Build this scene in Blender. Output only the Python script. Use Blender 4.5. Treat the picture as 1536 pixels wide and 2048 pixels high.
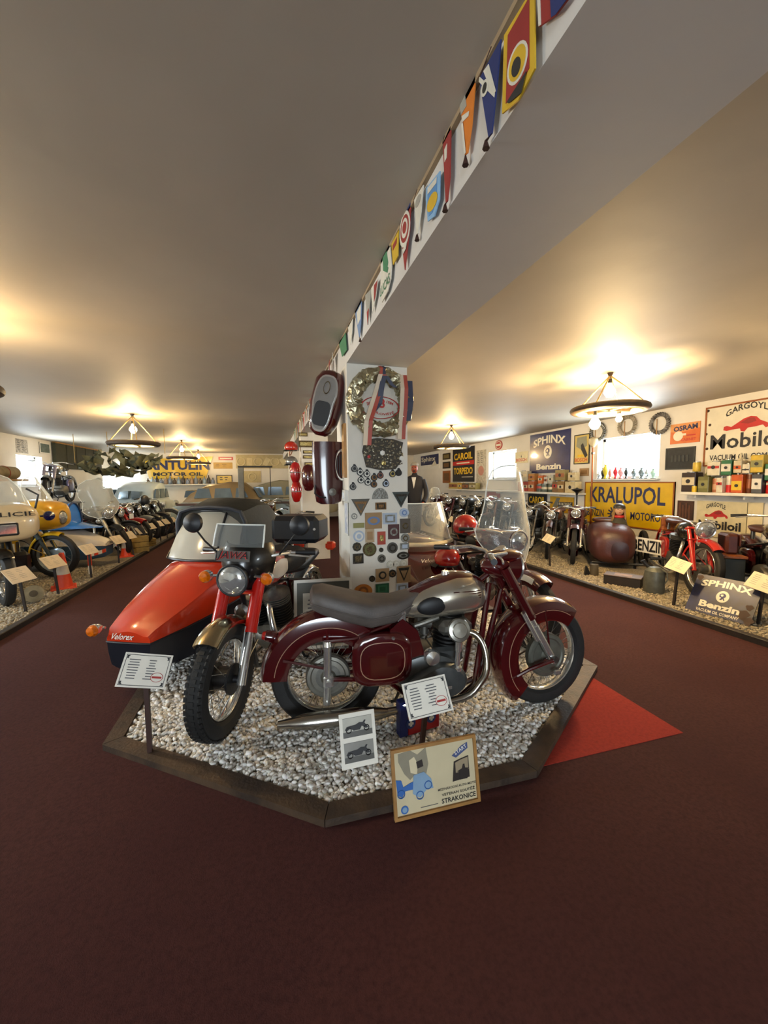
import bpy, bmesh, math, random
import numpy as np
from math import sin, cos, pi, radians, atan2, sqrt
from mathutils import Vector, Matrix
for o in list(bpy.data.objects): bpy.data.objects.remove(o)
SC = bpy.context.scene
C = SC.collection
random.seed(7)

# ------------------------------------------------------------------ camera
EYE = Vector((0, 0, 1.5)); FPX = 769.0
YAW, PITCH, ROLL = radians(16.692), radians(-4.641), radians(0.6)
_f = Vector((sin(YAW)*cos(PITCH), cos(YAW)*cos(PITCH), sin(PITCH)))
_r = _f.cross(Vector((0, 0, 1))).normalized(); _u = _r.cross(_f)
CR = cos(ROLL)*_r - sin(ROLL)*_u; CU = cos(ROLL)*_u + sin(ROLL)*_r
cam_d = bpy.data.cameras.new('camera'); cam = bpy.data.objects.new('camera', cam_d); C.objects.link(cam)
cam_d.sensor_fit = 'HORIZONTAL'; cam_d.sensor_width = 36.0; cam_d.lens = 36.0*FPX/1536.0
cam_d.clip_start = 0.02; cam_d.clip_end = 200
cam.matrix_world = Matrix(((CR.x, CU.x, -_f.x, EYE.x), (CR.y, CU.y, -_f.y, EYE.y), (CR.z, CU.z, -_f.z, EYE.z), (0, 0, 0, 1)))
SC.camera = cam
# a pixel gives a direction; the distance comes from the plane the thing touches
def ray(u, v): return (u-768.0)/FPX*CR - (v-1024.0)/FPX*CU + _f
def at_z(u, v, z): d = ray(u, v); return EYE + d*((z-EYE.z)/d.z)
def at_y(u, v, y): d = ray(u, v); return EYE + d*(y/d.y)
def at_x(u, v, x): d = ray(u, v); return EYE + d*(x/d.x)

# ------------------------------------------------------------------ light and exposure
SC.view_settings.view_transform = 'Standard'; SC.view_settings.look = 'None'
SC.view_settings.exposure = 0.18; SC.view_settings.gamma = 1.0; SC.view_settings.use_curve_mapping = False
W = bpy.data.worlds.new('overcast_sky'); SC.world = W; W.use_nodes = True
bg = W.node_tree.nodes['Background']; bg.inputs[0].default_value = (0.80, 0.90, 1.0, 1); bg.inputs[1].default_value = 2.2
def area_light(name, loc, normal, up, w, h, power, col):
    l = bpy.data.lights.new(name, 'AREA'); l.shape = 'RECTANGLE'; l.size = w; l.size_y = h
    l.energy = power; l.color = col
    o = bpy.data.objects.new(name, l); C.objects.link(o)
    n = Vector(normal).normalized(); z = -n; y = Vector(up); x = y.cross(z)
    o.matrix_world = Matrix(((x.x, y.x, z.x, loc[0]), (x.y, y.y, z.y, loc[1]), (x.z, y.z, z.z, loc[2]), (0, 0, 0, 1)))
    return o
DAY = (0.80, 0.91, 1.0)
WARM = (1.0, 0.70, 0.34)
LAMP_W = 82.0
# daylight entering through the openings of the room
area_light('daylight_entrance', (-1.2, -5.9, 1.25), (0, 1, 0.0), (0, 0, 1), 2.8, 2.0, 275, DAY)

# ------------------------------------------------------------------ materials
MATS = {}
def lin(c):
    c = c/255.0
    return c/12.92 if c <= 0.04045 else ((c+0.055)/1.055)**2.4
def rgb(h):
    if isinstance(h, (tuple, list)): return tuple(h)+(1.0,) if len(h) == 3 else tuple(h)
    return (lin(int(h[0:2], 16)), lin(int(h[2:4], 16)), lin(int(h[4:6], 16)), 1.0)
def M(name, col, rough=0.5, metal=0.0, var=0.12, scale=12.0, bump=0.0, bscale=80.0, coat=0.0, trans=0.0, alpha=1.0, emit=0.0, ecol=None, col2=None, spec=None, sheen=0.0):
    """procedural material: principled shader whose colour wanders with noise between col and col2"""
    if name in MATS: return MATS[name]
    m = bpy.data.materials.new(name); m.use_nodes = True; nt = m.node_tree; N = nt.nodes; L = nt.links
    b = N['Principled BSDF']; c = rgb(col)
    c2 = rgb(col2) if col2 else tuple(x*(1-var) for x in c[:3])+(1,)
    tc = N.new('ShaderNodeTexCoord'); nz = N.new('ShaderNodeTexNoise'); nz.inputs['Scale'].default_value = scale; nz.inputs['Detail'].default_value = 4
    mx = N.new('ShaderNodeMix'); mx.data_type = 'RGBA'; mx.inputs[6].default_value = c; mx.inputs[7].default_value = c2
    L.new(tc.outputs['Object'], nz.inputs['Vector'])
    rp = N.new('ShaderNodeMapRange'); rp.inputs[1].default_value = 0.35; rp.inputs[2].default_value = 0.65
    L.new(nz.outputs['Fac'], rp.inputs[0]); L.new(rp.outputs[0], mx.inputs[0]); L.new(mx.outputs[2], b.inputs['Base Color'])
    b.inputs['Roughness'].default_value = rough; b.inputs['Metallic'].default_value = metal
    b.inputs['Coat Weight'].default_value = coat; b.inputs['Coat Roughness'].default_value = 0.06
    b.inputs['Transmission Weight'].default_value = trans; b.inputs['Alpha'].default_value = alpha
    if spec is not None: b.inputs['Specular IOR Level'].default_value = spec
    if emit: b.inputs['Emission Color'].default_value = rgb(ecol or col); b.inputs['Emission Strength'].default_value = emit
    if bump:
        n2 = N.new('ShaderNodeTexNoise'); n2.inputs['Scale'].default_value = bscale; n2.inputs['Detail'].default_value = 5
        bp = N.new('ShaderNodeBump'); bp.inputs['Strength'].default_value = bump; bp.inputs['Distance'].default_value = 0.01
        L.new(tc.outputs['Object'], n2.inputs['Vector']); L.new(n2.outputs['Fac'], bp.inputs['Height']); L.new(bp.outputs[0], b.inputs['Normal'])
    MATS[name] = m; return m
def glassy(name, tint, alpha, rough=0.04):
    """thin clear sheet: mostly see-through with a glossy skin"""
    if name in MATS: return MATS[name]
    m = bpy.data.materials.new(name); m.use_nodes = True; nt = m.node_tree; N = nt.nodes; L = nt.links
    for n in list(N): N.remove(n)
    out = N.new('ShaderNodeOutputMaterial'); mix = N.new('ShaderNodeMixShader'); tr = N.new('ShaderNodeBsdfTransparent'); pr = N.new('ShaderNodeBsdfPrincipled')
    lw = N.new('ShaderNodeLayerWeight'); lw.inputs[0].default_value = 0.35
    mr = N.new('ShaderNodeMapRange'); mr.inputs[3].default_value = alpha; mr.inputs[4].default_value = min(1, alpha+0.55)
    nz = N.new('ShaderNodeTexNoise'); nz.inputs['Scale'].default_value = 9; tc = N.new('ShaderNodeTexCoord'); L.new(tc.outputs['Object'], nz.inputs['Vector'])
    r2 = N.new('ShaderNodeMapRange'); r2.inputs[3].default_value = rough; r2.inputs[4].default_value = rough+0.08; L.new(nz.outputs['Fac'], r2.inputs[0]); L.new(r2.outputs[0], pr.inputs['Roughness'])
    pr.inputs['Base Color'].default_value = rgb(tint); tr.inputs[0].default_value = (0.97, 0.97, 0.96, 1)
    L.new(lw.outputs['Facing'], mr.inputs[0]); L.new(mr.outputs[0], mix.inputs[0]); L.new(tr.outputs[0], mix.inputs[1]); L.new(pr.outputs[0], mix.inputs[2]); L.new(mix.outputs[0], out.inputs[0])
    MATS[name] = m; return m

# ------------------------------------------------------------------ mesh collector
class G:
    def __init__(s): s.v = []; s.f = []
    def add(s, vs, fs):
        b = len(s.v); s.v += [Vector(p) for p in vs]; s.f += [tuple(i+b for i in f) for f in fs]; return s
    def xf(s, m, start=0):
        for i in range(start, len(s.v)): s.v[i] = m @ s.v[i]
        return s
    def box(s, c, d, rot=None, ch=0.0):
        x, y, z = d[0]/2, d[1]/2, d[2]/2
        if ch:
            ch = min(ch, x*.9, y*.9, z*.9)
            vs = []
            for sx in (-1, 1):
                for sy in (-1, 1):
                    for sz in (-1, 1): vs += [(sx*(x-ch), sy*(y-ch), sz*z), (sx*(x-ch), sy*y, sz*(z-ch)), (sx*x, sy*(y-ch), sz*(z-ch))]
            bm = bmesh.new()
            for p in vs: bm.verts.new(p)
            r = bmesh.ops.convex_hull(bm, input=bm.verts); bm.verts.ensure_lookup_table(); bm.verts.index_update()
            fs = [tuple(v.index for v in f.verts) for f in bm.faces]; vs = [v.co.copy() for v in bm.verts]; bm.free()
        else:
            vs = [(-x, -y, -z), (x, -y, -z), (x, y, -z), (-x, y, -z), (-x, -y, z), (x, -y, z), (x, y, z), (-x, y, z)]
            fs = [(0, 3, 2, 1), (4, 5, 6, 7), (0, 1, 5, 4), (1, 2, 6, 5), (2, 3, 7, 6), (3, 0, 4, 7)]
        cv = Vector(c)
        if rot is not None: vs = [rot @ Vector(p) for p in vs]
        return s.add([Vector(p)+cv for p in vs], fs)
    def cyl(s, p0, p1, r0, r1=None, n=12, caps=True):
        r1 = r0 if r1 is None else r1
        p0, p1 = Vector(p0), Vector(p1); a = (p1-p0).normalized()
        t = Vector((0, 0, 1)) if abs(a.z) < .9 else Vector((1, 0, 0))
        u = a.cross(t).normalized(); w = a.cross(u)
        vs = [p0+(u*cos(2*pi*i/n)+w*sin(2*pi*i/n))*r0 for i in range(n)]+[p1+(u*cos(2*pi*i/n)+w*sin(2*pi*i/n))*r1 for i in range(n)]
        fs = [(i, i+n, (i+1) % n+n, (i+1) % n) for i in range(n)]
        if caps: fs += [tuple(range(n)), tuple(range(2*n-1, n-1, -1))]
        return s.add(vs, fs)
    def tube(s, pts, r, n=8, closed=False, flat=1.0):
        pts = [Vector(p) for p in pts]; k = len(pts); rs = r if isinstance(r, (list, tuple)) else [r]*k
        b = len(s.v); prev = None; rings = []
        for i in range(k):
            if closed: t = pts[(i+1) % k]-pts[i-1]
            else: t = pts[min(i+1, k-1)]-pts[max(i-1, 0)]
            t.normalize()
            if prev is None:
                h = Vector((0, 0, 1)) if abs(t.z) < .9 else Vector((0, 1, 0)); u = t.cross(h).normalized()
            else: u = (prev - t*prev.dot(t)).normalized()
            prev = u; w = t.cross(u)
            rings.append([pts[i]+(u*cos(2*pi*j/n)+w*sin(2*pi*j/n)*flat)*rs[i] for j in range(n)])
        vs = [p for g in rings for p in g]; fs = []
        for i in range(k if closed else k-1):
            a, c = i*n, ((i+1) % k)*n
            fs += [(a+j, a+(j+1) % n, c+(j+1) % n, c+j) for j in range(n)]
        if not closed: fs += [tuple(range(n-1, -1, -1)), tuple(range((k-1)*n, k*n))]
        return s.add(vs, fs)
    def lathe(s, prof, p, axis, n=20):
        p = Vector(p); a = Vector(axis).normalized(); t = Vector((0, 0, 1)) if abs(a.z) < .9 else Vector((1, 0, 0))
        u = a.cross(t).normalized(); w = a.cross(u); vs = []; fs = []; k = len(prof)
        for (r, h) in prof:
            vs += [p+a*h+(u*cos(2*pi*j/n)+w*sin(2*pi*j/n))*max(r, 1e-4) for j in range(n)]
        for i in range(k-1):
            fs += [(i*n+j, (i+1)*n+j, (i+1)*n+(j+1) % n, i*n+(j+1) % n) for j in range(n)]
        if prof[0][0] > 1e-3: fs.append(tuple(range(n)))
        if prof[-1][0] > 1e-3: fs.append(tuple(range(k*n-1, (k-1)*n-1, -1)))
        return s.add(vs, fs)
    def torus(s, c, axis, R, r, n=32, m=10, flat=1.0, sq=1.0):
        c = Vector(c); a = Vector(axis).normalized(); t = Vector((0, 0, 1)) if abs(a.z) < .9 else Vector((1, 0, 0))
        u = a.cross(t).normalized(); w = a.cross(u); vs = []; fs = []
        def sp(x): return math.copysign(abs(x)**sq, x)
        for i in range(n):
            d = u*cos(2*pi*i/n)+w*sin(2*pi*i/n)
            vs += [c+d*(R+r*sp(cos(2*pi*j/m)))+a*(r*flat*sp(sin(2*pi*j/m))) for j in range(m)]
        for i in range(n):
            e = ((i+1) % n)*m
            fs += [(i*m+j, e+j, e+(j+1) % m, i*m+(j+1) % m) for j in range(m)]
        return s.add(vs, fs)
    def ell(s, c, r, nu=16, nv=10, rot=None, zmin=-1.0):
        vs = []; fs = []; c = Vector(c)
        p0 = math.acos(max(-1, min(1, 1.0))); p1 = math.acos(zmin)
        for i in range(nv+1):
            ph = p0+(p1-p0)*i/nv
            for j in range(nu):
                q = Vector((r[0]*sin(ph)*cos(2*pi*j/nu), r[1]*sin(ph)*sin(2*pi*j/nu), r[2]*cos(ph)))
                vs.append(c+(rot @ q if rot is not None else q))
        for i in range(nv):
            fs += [(i*nu+j, (i+1)*nu+j, (i+1)*nu+(j+1) % nu, i*nu+(j+1) % nu) for j in range(nu)]
        if zmin > -1: fs.append(tuple(range(nv*nu, (nv+1)*nu)))
        return s.add(vs, fs)
    def loft(s, loops, caps=True, closed=True):
        n = len(loops[0]); vs = [p for l in loops for p in l]; fs = []
        for i in range(len(loops)-1):
            a, b = i*n, (i+1)*n
            for j in range(n if closed else n-1): fs.append((a+j, a+(j+1) % n, b+(j+1) % n, b+j))
        if caps and closed: fs += [tuple(range(n-1, -1, -1)), tuple(range((len(loops)-1)*n, len(loops)*n))]
        return s.add(vs, fs)
    def prism(s, poly, a, b, fn):
        """2-D outline extruded from depth a to b; fn(x, y, d) places a point"""
        n = len(poly); vs = [fn(x, y, a) for x, y in poly]+[fn(x, y, b) for x, y in poly]
        fs = [(i, (i+1) % n, (i+1) % n+n, i+n) for i in range(n)]+[tuple(range(n-1, -1, -1)), tuple(range(n, 2*n))]
        return s.add(vs, fs)
def build(name, g, mat, parent=None, smooth=34):
    me = bpy.data.meshes.new(name); me.from_pydata([tuple(p) for p in g.v], [], g.f); me.update()
    bm = bmesh.new(); bm.from_mesh(me); bmesh.ops.remove_doubles(bm, verts=bm.verts, dist=1e-5); bmesh.ops.recalc_face_normals(bm, faces=bm.faces); bm.to_mesh(me); bm.free()
    if smooth:
        me.polygons.foreach_set('use_smooth', [True]*len(me.polygons)); me.set_sharp_from_angle(angle=radians(smooth))
    me.materials.append(mat)
    o = bpy.data.objects.new(name, me); C.objects.link(o)
    if parent is not None: o.parent = parent
    return o
def tag(o, label, cat, group=None):
    o['label'] = label; o['category'] = cat
    if group: o['group'] = group
    return o
def struct(o, label=None, cat=None):
    o['kind'] = 'structure'
    if label: o['label'] = label
    if cat: o['category'] = cat
    return o
def thing(name, label, cat, loc=(0, 0, 0), rz=0.0, group=None, rot=None):
    o = bpy.data.objects.new(name, None); C.objects.link(o); o.empty_display_size = .1
    if rot is not None: o.matrix_world = Matrix.Translation(loc) @ rot.to_4x4()
    else: o.location = loc; o.rotation_euler = (0, 0, rz)
    return tag(o, label, cat, group)
def copy_tree(o, parent=None):
    c = o.copy(); C.objects.link(c); c.parent = parent
    for ch in o.children: copy_tree(ch, c)
    return c
_tc = {}
def text_geo(s, bold=0.0, spacing=1.0):
    """flat lettering outline, unit cap height about 0.7, centred on the origin"""
    k = (s, bold, spacing)
    if k not in _tc:
        cu = bpy.data.curves.new('t', 'FONT'); cu.body = s; cu.offset = bold; cu.space_character = spacing; cu.resolution_u = 2
        cu.align_x = 'CENTER'; cu.fill_mode = 'FRONT'
        ob = bpy.data.objects.new('t', cu); me = bpy.data.meshes.new_from_object(ob)
        vs = [v.co.copy() for v in me.vertices]; fs = [tuple(p.vertices) for p in me.polygons]
        bpy.data.objects.remove(ob); bpy.data.curves.remove(cu); bpy.data.meshes.remove(me)
        _tc[k] = (vs, fs)
    return _tc[k]
def lettering(parent, s, x, y, w, h, mat, z=0.004, bold=0.0, arch=0.0, slant=0.0, spacing=1.0, name='lettering', tilt=0.0, curve=0.0):
    """letters fitted in a w x h box centred at x, y of the parent's face (x right, y up, z out)"""
    vs, fs = text_geo(s, bold, spacing)
    x0 = min(v.x for v in vs); x1 = max(v.x for v in vs); y0 = min(v.y for v in vs); y1 = max(v.y for v in vs)
    out = []
    for v in vs:
        a = (v.x-x0)/(x1-x0)-.5; b = (v.y-y0)/max(1e-6, y1-y0)-.5
        px = a*w+b*h*slant; py = b*h
        if curve:
            th = a*curve; Rr = w/curve; px = (Rr+py)*sin(th); py = (Rr+py)*cos(th)-Rr
        py += arch*(1-4*a*a)
        if tilt: px, py = px*cos(tilt)-py*sin(tilt), px*sin(tilt)+py*cos(tilt)
        out.append((x+px, y+py, z))
    g = G(); g.v = [Vector(p) for p in out]; g.f = fs
    me = bpy.data.meshes.new(name); me.from_pydata(out, [], fs); me.materials.append(mat)
    o = bpy.data.objects.new(name, me); C.objects.link(o); o.parent = parent
    return o
def shape(parent, name, poly, mat, z=0.003, t=0.001):
    return build(name, G().prism(poly, z-t, z, lambda a, b, d: (a, b, d)), mat, parent, 0)
def circ(cx, cy, rx, ry=None, n=24): ry = rx if ry is None else ry; return [(cx+rx*cos(2*pi*i/n), cy+ry*sin(2*pi*i/n)) for i in range(n)]
def rect(cx, cy, w, h): return [(cx-w/2, cy-h/2), (cx+w/2, cy-h/2), (cx+w/2, cy+h/2), (cx-w/2, cy+h/2)]
def frame3(right, up):
    r = Vector(right).normalized(); u = Vector(up).normalized(); n = r.cross(u); return Matrix(((r.x, u.x, n.x), (r.y, u.y, n.y), (r.z, u.z, n.z)))
RWALL = frame3((0, -1, 0), (0, 0, 1)); LWALL = frame3((0, 1, 0), (0, 0, 1)); BWALL = frame3((1, 0, 0), (0, 0, 1))

# common materials
chrome = M('chrome', 'e6e7e4', .16, .88, .08, 30); steel = M('brushed_steel', '8c8c88', .35, 1.0, .2, 40); dull = M('dull_alloy', '77756e', .48, .85, .25, 30)
rubber = M('tyre_rubber', '161514', .72, 0, .3, 30, .15, 200); blackp = M('black_paint', '0b0b0d', .28, 0, .2, 10, coat=.4); blackm = M('black_plastic', '131417', .5, 0, .2, 30)
castiron = M('black_cast_iron', '1b1a19', .55, .3, .3, 60, .2, 150); maroon = M('maroon_enamel', '45090d', .16, 0, .18, 5, coat=1.0); dmaroon = M('dark_maroon_enamel', '3c0b10', .22, 0, .2, 6, coat=.7)
redp = M('bright_red_enamel', 'a8140f', .2, 0, .15, 6, coat=.9); orangered = M('orange_red_enamel', 'c43414', .2, 0, .1, 4, coat=.9); cream = M('cream_paint', 'd8cdb0', .4, 0, .15)
whitep = M('white_paint', 'dcd8cc', .45, 0, .08); blacktext = M('black_print', '17161a', .5); redtext = M('red_print', 'b02a26', .5)
glasslens = M('lamp_glass', 'cfd3d2', .08, .75, .25, 60); amber = M('amber_lens', 'd96a08', .15, 0, .3, 60, coat=.8); redlens = M('red_lens', 'a51510', .15, 0, .2, 60, coat=.8)
vinyl = M('grey_vinyl', '5a524d', .5, 0, .3, 9, .12, 140); blackvinyl = M('black_vinyl', '1a1a1b', .45, 0, .3, 9, .1, 140); tan = M('tan_leather', '8a4a1e', .5, 0, .35, 12, .2, 60)
perspex = glassy('clear_perspex', 'd9dcd6', .10); glass = glassy('window_glass', 'cfd8dc', .06); tinted = glassy('smoky_perspex', '777b7a', .35)
wood = M('kerb_timber', '2e2219', .62, 0, .45, 7, .35, 60, col2='4c3927'); darkwood = M('dark_timber', '241a14', .65, 0, .4, 9, .3, 70); pinewood = M('light_wood', 'a97a3e', .5, 0, .3, 10)
plaster = M('white_plaster', 'd9d3c6', .75, 0, .06, 3, .2, 25); paper = M('card_paper', 'e6e2d6', .6, 0, .05); paperold = M('aged_card', 'd6c7a4', .6, 0, .08)
yellowp = M('yellow_enamel', 'd3ac0c', .3, 0, .14, 5, coat=.4); bluee = M('navy_enamel', '232a5c', .25, 0, .25, 6, coat=.6); whitee = M('cream_enamel', 'd9d2bc', .3, 0, .12, 5, coat=.4); rede = M('red_enamel_print', 'b5201a', .35, 0, .15)
olive = M('olive_cloth', '4a4a30', .8, 0, .35, 8, .3, 50); greyp = M('grey_paint', '6c706e', .5, 0, .15); rope = M('hemp_rope', 'b99a58', .8, 0, .3, 40); brownl = M('brown_leather', '4a2416', .45, 0, .4, 7, .15, 60)
gold = M('gold_foil', 'b8a468', .28, .9, .3, 40, .4, 60); bronze = M('bronze_relief', '5c4e34', .42, .8, .4, 60, .5, 90); pewter = M('pewter_relief', '86847c', .4, .8, .35, 60, .5, 90); greenp = M('green_enamel', '1e5a3c', .35, 0, .2); bluep = M('sky_blue_enamel', '2a6bc0', .22, 0, .12, 5, coat=.8); palebl = M('pale_blue_paint', 'c2d3da', .35, 0, .1, 3, coat=.4)
beigep = M('beige_paint', 'a39a7c', .4, 0, .15, 3, coat=.3); ochre = M('ochre_yellow_paint', 'b8860f', .3, 0, .2, 6, coat=.5); coneor = M('cone_orange', 'cf3d12', .45); yelpr = M('yellow_print', 'd8b020', .5); navyprint = M('navy_print', '20264e', .5); pinl = M('cream_pinstripe', 'ab876c', .4)
# ================================================================== the room
XL, XR, YB, YF, ZC = -5.35, 6.1, 15.8, -6.0, 2.6      # walls, back wall, wall behind the photographer, ceiling
PX0, PX1, PY0, PY1, ZB = .595, 1.078, 2.924, 3.40, 2.385   # the pillar and the beam's soffit
def quad_obj(name, pts, mat): return build(name, G().add(pts, [tuple(range(len(pts)))]), mat, None, 0)
ZF = .052                                                   # carpet level
# carpet: worn dark red needle felt
def carpet(name, a, b, c):
    m = M(name, a, .92, 0, .3, 1.3, .35, 260, col2=b); nt = m.node_tree; N = nt.nodes; L = nt.links; bs = N['Principled BSDF']
    n = N.new('ShaderNodeTexNoise'); n.inputs['Scale'].default_value = 55; n.inputs['Detail'].default_value = 6; n.inputs['Roughness'].default_value = .7
    tc = N['Texture Coordinate']; L.new(tc.outputs['Object'], n.inputs['Vector'])
    r = N.new('ShaderNodeMapRange'); r.inputs[1].default_value = .42; r.inputs[2].default_value = .7; L.new(n.outputs['Fac'], r.inputs[0])
    mx = N.new('ShaderNodeMix'); mx.data_type = 'RGBA'; mx.inputs[7].default_value = rgb(c)
    old = [l for l in L if l.to_socket == bs.inputs['Base Color']][0].from_socket
    L.new(old, mx.inputs[6]); L.new(r.outputs[0], mx.inputs[0]); L.new(mx.outputs[2], bs.inputs['Base Color']); bs.inputs['Specular IOR Level'].default_value = .15
    return m
carp = carpet('dark_red_carpet', '412424', '482a28', '351e1e')
carp2 = carpet('bright_red_carpet', '8c3029', '943429', '7c2a24')
floor = struct(build('floor', G().box(((XL+XR)/2, (YB+YF)/2, ZF-.05), (XR-XL+.4, YB-YF+.4, .1)), carp, None, 0))
tri = [at_z(1197, 1362, ZF+.003), at_z(1366, 1465, ZF+.003), at_z(1085, 1532, ZF+.003)]
tri[0] = tri[0]+(tri[0]-tri[1])*.3; tri[2] = tri[2]+(tri[2]-tri[1])*.15
po = build('carpet_patch', G().add([p-Vector((0, 0, .0)) for p in tri]+[p-Vector((0, 0, .003)) for p in tri], [(0, 1, 2), (0, 3, 4, 1), (1, 4, 5, 2), (2, 5, 3, 0)]), carp2, floor, 0)
ceilm = M('ceiling_plaster', 'b4ab9c', .62, 0, .06, 2.0, .25, 5.0)
ceil = struct(build('ceiling', G().box(((XL+XR)/2, (YB+YF)/2, ZC+.05), (XR-XL+.4, YB-YF+.4, .1)), ceilm, None, 0))
beam = struct(build('trim_1', G().box(((PX0+PX1)/2, (YB+YF)/2, (ZB+ZC)/2), (PX1-PX0, YB-YF, ZC-ZB)), M('beam_paint', 'cac6c0', .6, 0, .05, 3, .1, 12), None, 0), 'long white ceiling beam hung with pennants', 'beam')
build('beam_edge_strip', G().box((PX0-.008, (YB+YF)/2, ZC-.008), (.016, YB-YF, .016)), M('edge_strip_tan', '9a8466', .6), beam, 0)  # thin tan strip along the beam's top edge, under the ceiling
def wall_with_holes(name, fn, a0, a1, z0, z1, holes, mat, t):
    """wall slab along a, holes = (a0, a1, z0, z1); fn(a, z, depth)"""
    g = G(); xs = sorted({a0, a1, *[h[0] for h in holes], *[h[1] for h in holes]})
    for i in range(len(xs)-1):
        m = (xs[i]+xs[i+1])/2; cuts = [(h[2], h[3]) for h in holes if h[0] < m < h[1]]; zz = z0
        for (c0, c1) in sorted(cuts)+[(z1, z1)]:
            if c0-zz > 1e-4: g.prism([(xs[i], zz), (xs[i+1], zz), (xs[i+1], c0), (xs[i], c0)], 0, t, fn)
            zz = c1
    return struct(build(name, g, mat, None, 0))
def pxr(u0, v0, u1, v1, x):   # pixel box on a wall x = const -> (ymin, ymax, zmin, zmax)
    a = at_x(u0, v0, x); b = at_x(u1, v1, x); return (min(a.y, b.y), max(a.y, b.y), min(a.z, b.z), max(a.z, b.z))
WIN_R = [pxr(1196, 879, 1317, 957, XR), pxr(978, 905, 1032, 958, XR), (-2.6, -1.6, 1.62, 2.18)]
WIN_L = [pxr(31, 909, 88, 972, XL), pxr(204, 940, 246, 975, XL), (2.2, 3.2, 1.55, 2.25), (5.2, 6.2, 1.55, 2.25)]
wall_with_holes('wall_right', lambda a, z, d: (XR+d, a, z), YF, YB, 0, ZC, WIN_R, plaster, .28)
wall_with_holes('wall_left', lambda a, z, d: (XL-d, a, z), YF, YB, 0, ZC, WIN_L, plaster, .28)
struct(build('wall_back', G().box(((XL+XR)/2, YB+.14, ZC/2), (XR-XL+.6, .28, ZC)), plaster, None, 0))
wall_with_holes('wall_front', lambda a, z, d: (a, YF-d, z), XL, XR, 0, ZC, [(-2.7, .3, 0, 2.3)], plaster, .28)
framem = M('window_frame_white', 'd7dadb', .45)
for i, (sgn, X, h) in enumerate([(1, XR, h) for h in WIN_R]+[(-1, XL, h) for h in WIN_L]):
    y0, y1, z0, z1 = h; xo = X+sgn*.17
    w = struct(build('window_%d' % (i+1), G().box((xo, (y0+y1)/2, (z0+z1)/2), (.006, y1-y0, z1-z0)), glass, None, 0))
    g = G(); t = .05
    for (yy, zz, dy, dz) in (((y0+y1)/2, z0+t/2, y1-y0, t), ((y0+y1)/2, z1-t/2, y1-y0, t), (y0+t/2, (z0+z1)/2, t, z1-z0), (y1-t/2, (z0+z1)/2, t, z1-z0)): g.box((xo, yy, zz), (.06, dy, dz))
    build('window_frame', g, framem, w, 0)
    build('window_sill', G().box((X+sgn*.06, (y0+y1)/2, z0-.012), (.26, y1-y0+.06, .024), None, .004), framem, w)
    area_light('daylight_window', (X+sgn*.24, (y0+y1)/2, (z0+z1)/2), (-sgn, 0, -.25), (0, 0, 1), (y1-y0)*.95, (z1-z0)*.95, (60 if sgn > 0 else 110)*(y1-y0)*(z1-z0)/.5, DAY)
# bright overcast yard seen through the windows
yard = M('bright_yard_haze', 'e8f0f4', .9, 0, .1, 2.0, emit=3.2, ecol='eef4ee')
for sgn, X in ((1, XR), (-1, XL)):
    o = quad_obj('sky_backdrop', [(X+sgn*1.6, YF, .0), (X+sgn*1.6, YB, .0), (X+sgn*1.6, YB, 4.0), (X+sgn*1.6, YF, 4.0)], yard); struct(o, 'pale overcast daylight outside the windows', 'sky')
# pillars
pil = struct(build('trim_2', G().box(((PX0+PX1)/2, (PY0+PY1)/2, ZB/2), (PX1-PX0, PY1-PY0, ZB)), plaster, None, 0), 'white square pillar covered with plaques and medals', 'pillar')
P2 = [(7.15, 7.63), (11.4, 11.88)]
for i, (a, b) in enumerate(P2):
    struct(build('trim_%d' % (i+3), G().box(((PX0+PX1)/2, (a+b)/2, ZB/2), (PX1-PX0, b-a, ZB)), plaster, None, 0), ['white pillar hung with red racing helmets and tanks', 'white pillar furthest down the hall'][i], 'pillar')
# ------------------------------------------------------------------ side platforms
gravel_m = M('fine_gravel', '9a9080', .85, 0, .5, 55, 1.0, 70, col2='6b6252')
def strip_platform(x0, x1, y0, y1, label):
    t = thing('display_platform', label, 'platform', (x0, (y0+y1)/2, 0))
    kx = x0 if abs(x0) < abs(x1) else x1
    o = build('kerb', G().box((kx-x0, 0, .055), (.07, y1-y0, .11), None, .006), darkwood, t)
    build('gravel_bed', G().box(((x0+x1)/2-x0, 0, .045), (abs(x1-x0), y1-y0, .09)), gravel_m, t, 0)
    return t
platR = strip_platform(4.05, XR-.001, -1.0, 14.0, 'long gravel display platform along the wall with oil signs')
platL = strip_platform(-2.47, XL+.001, 1.0, 12.7, 'long gravel display platform along the wall with police motorcycles')
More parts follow.
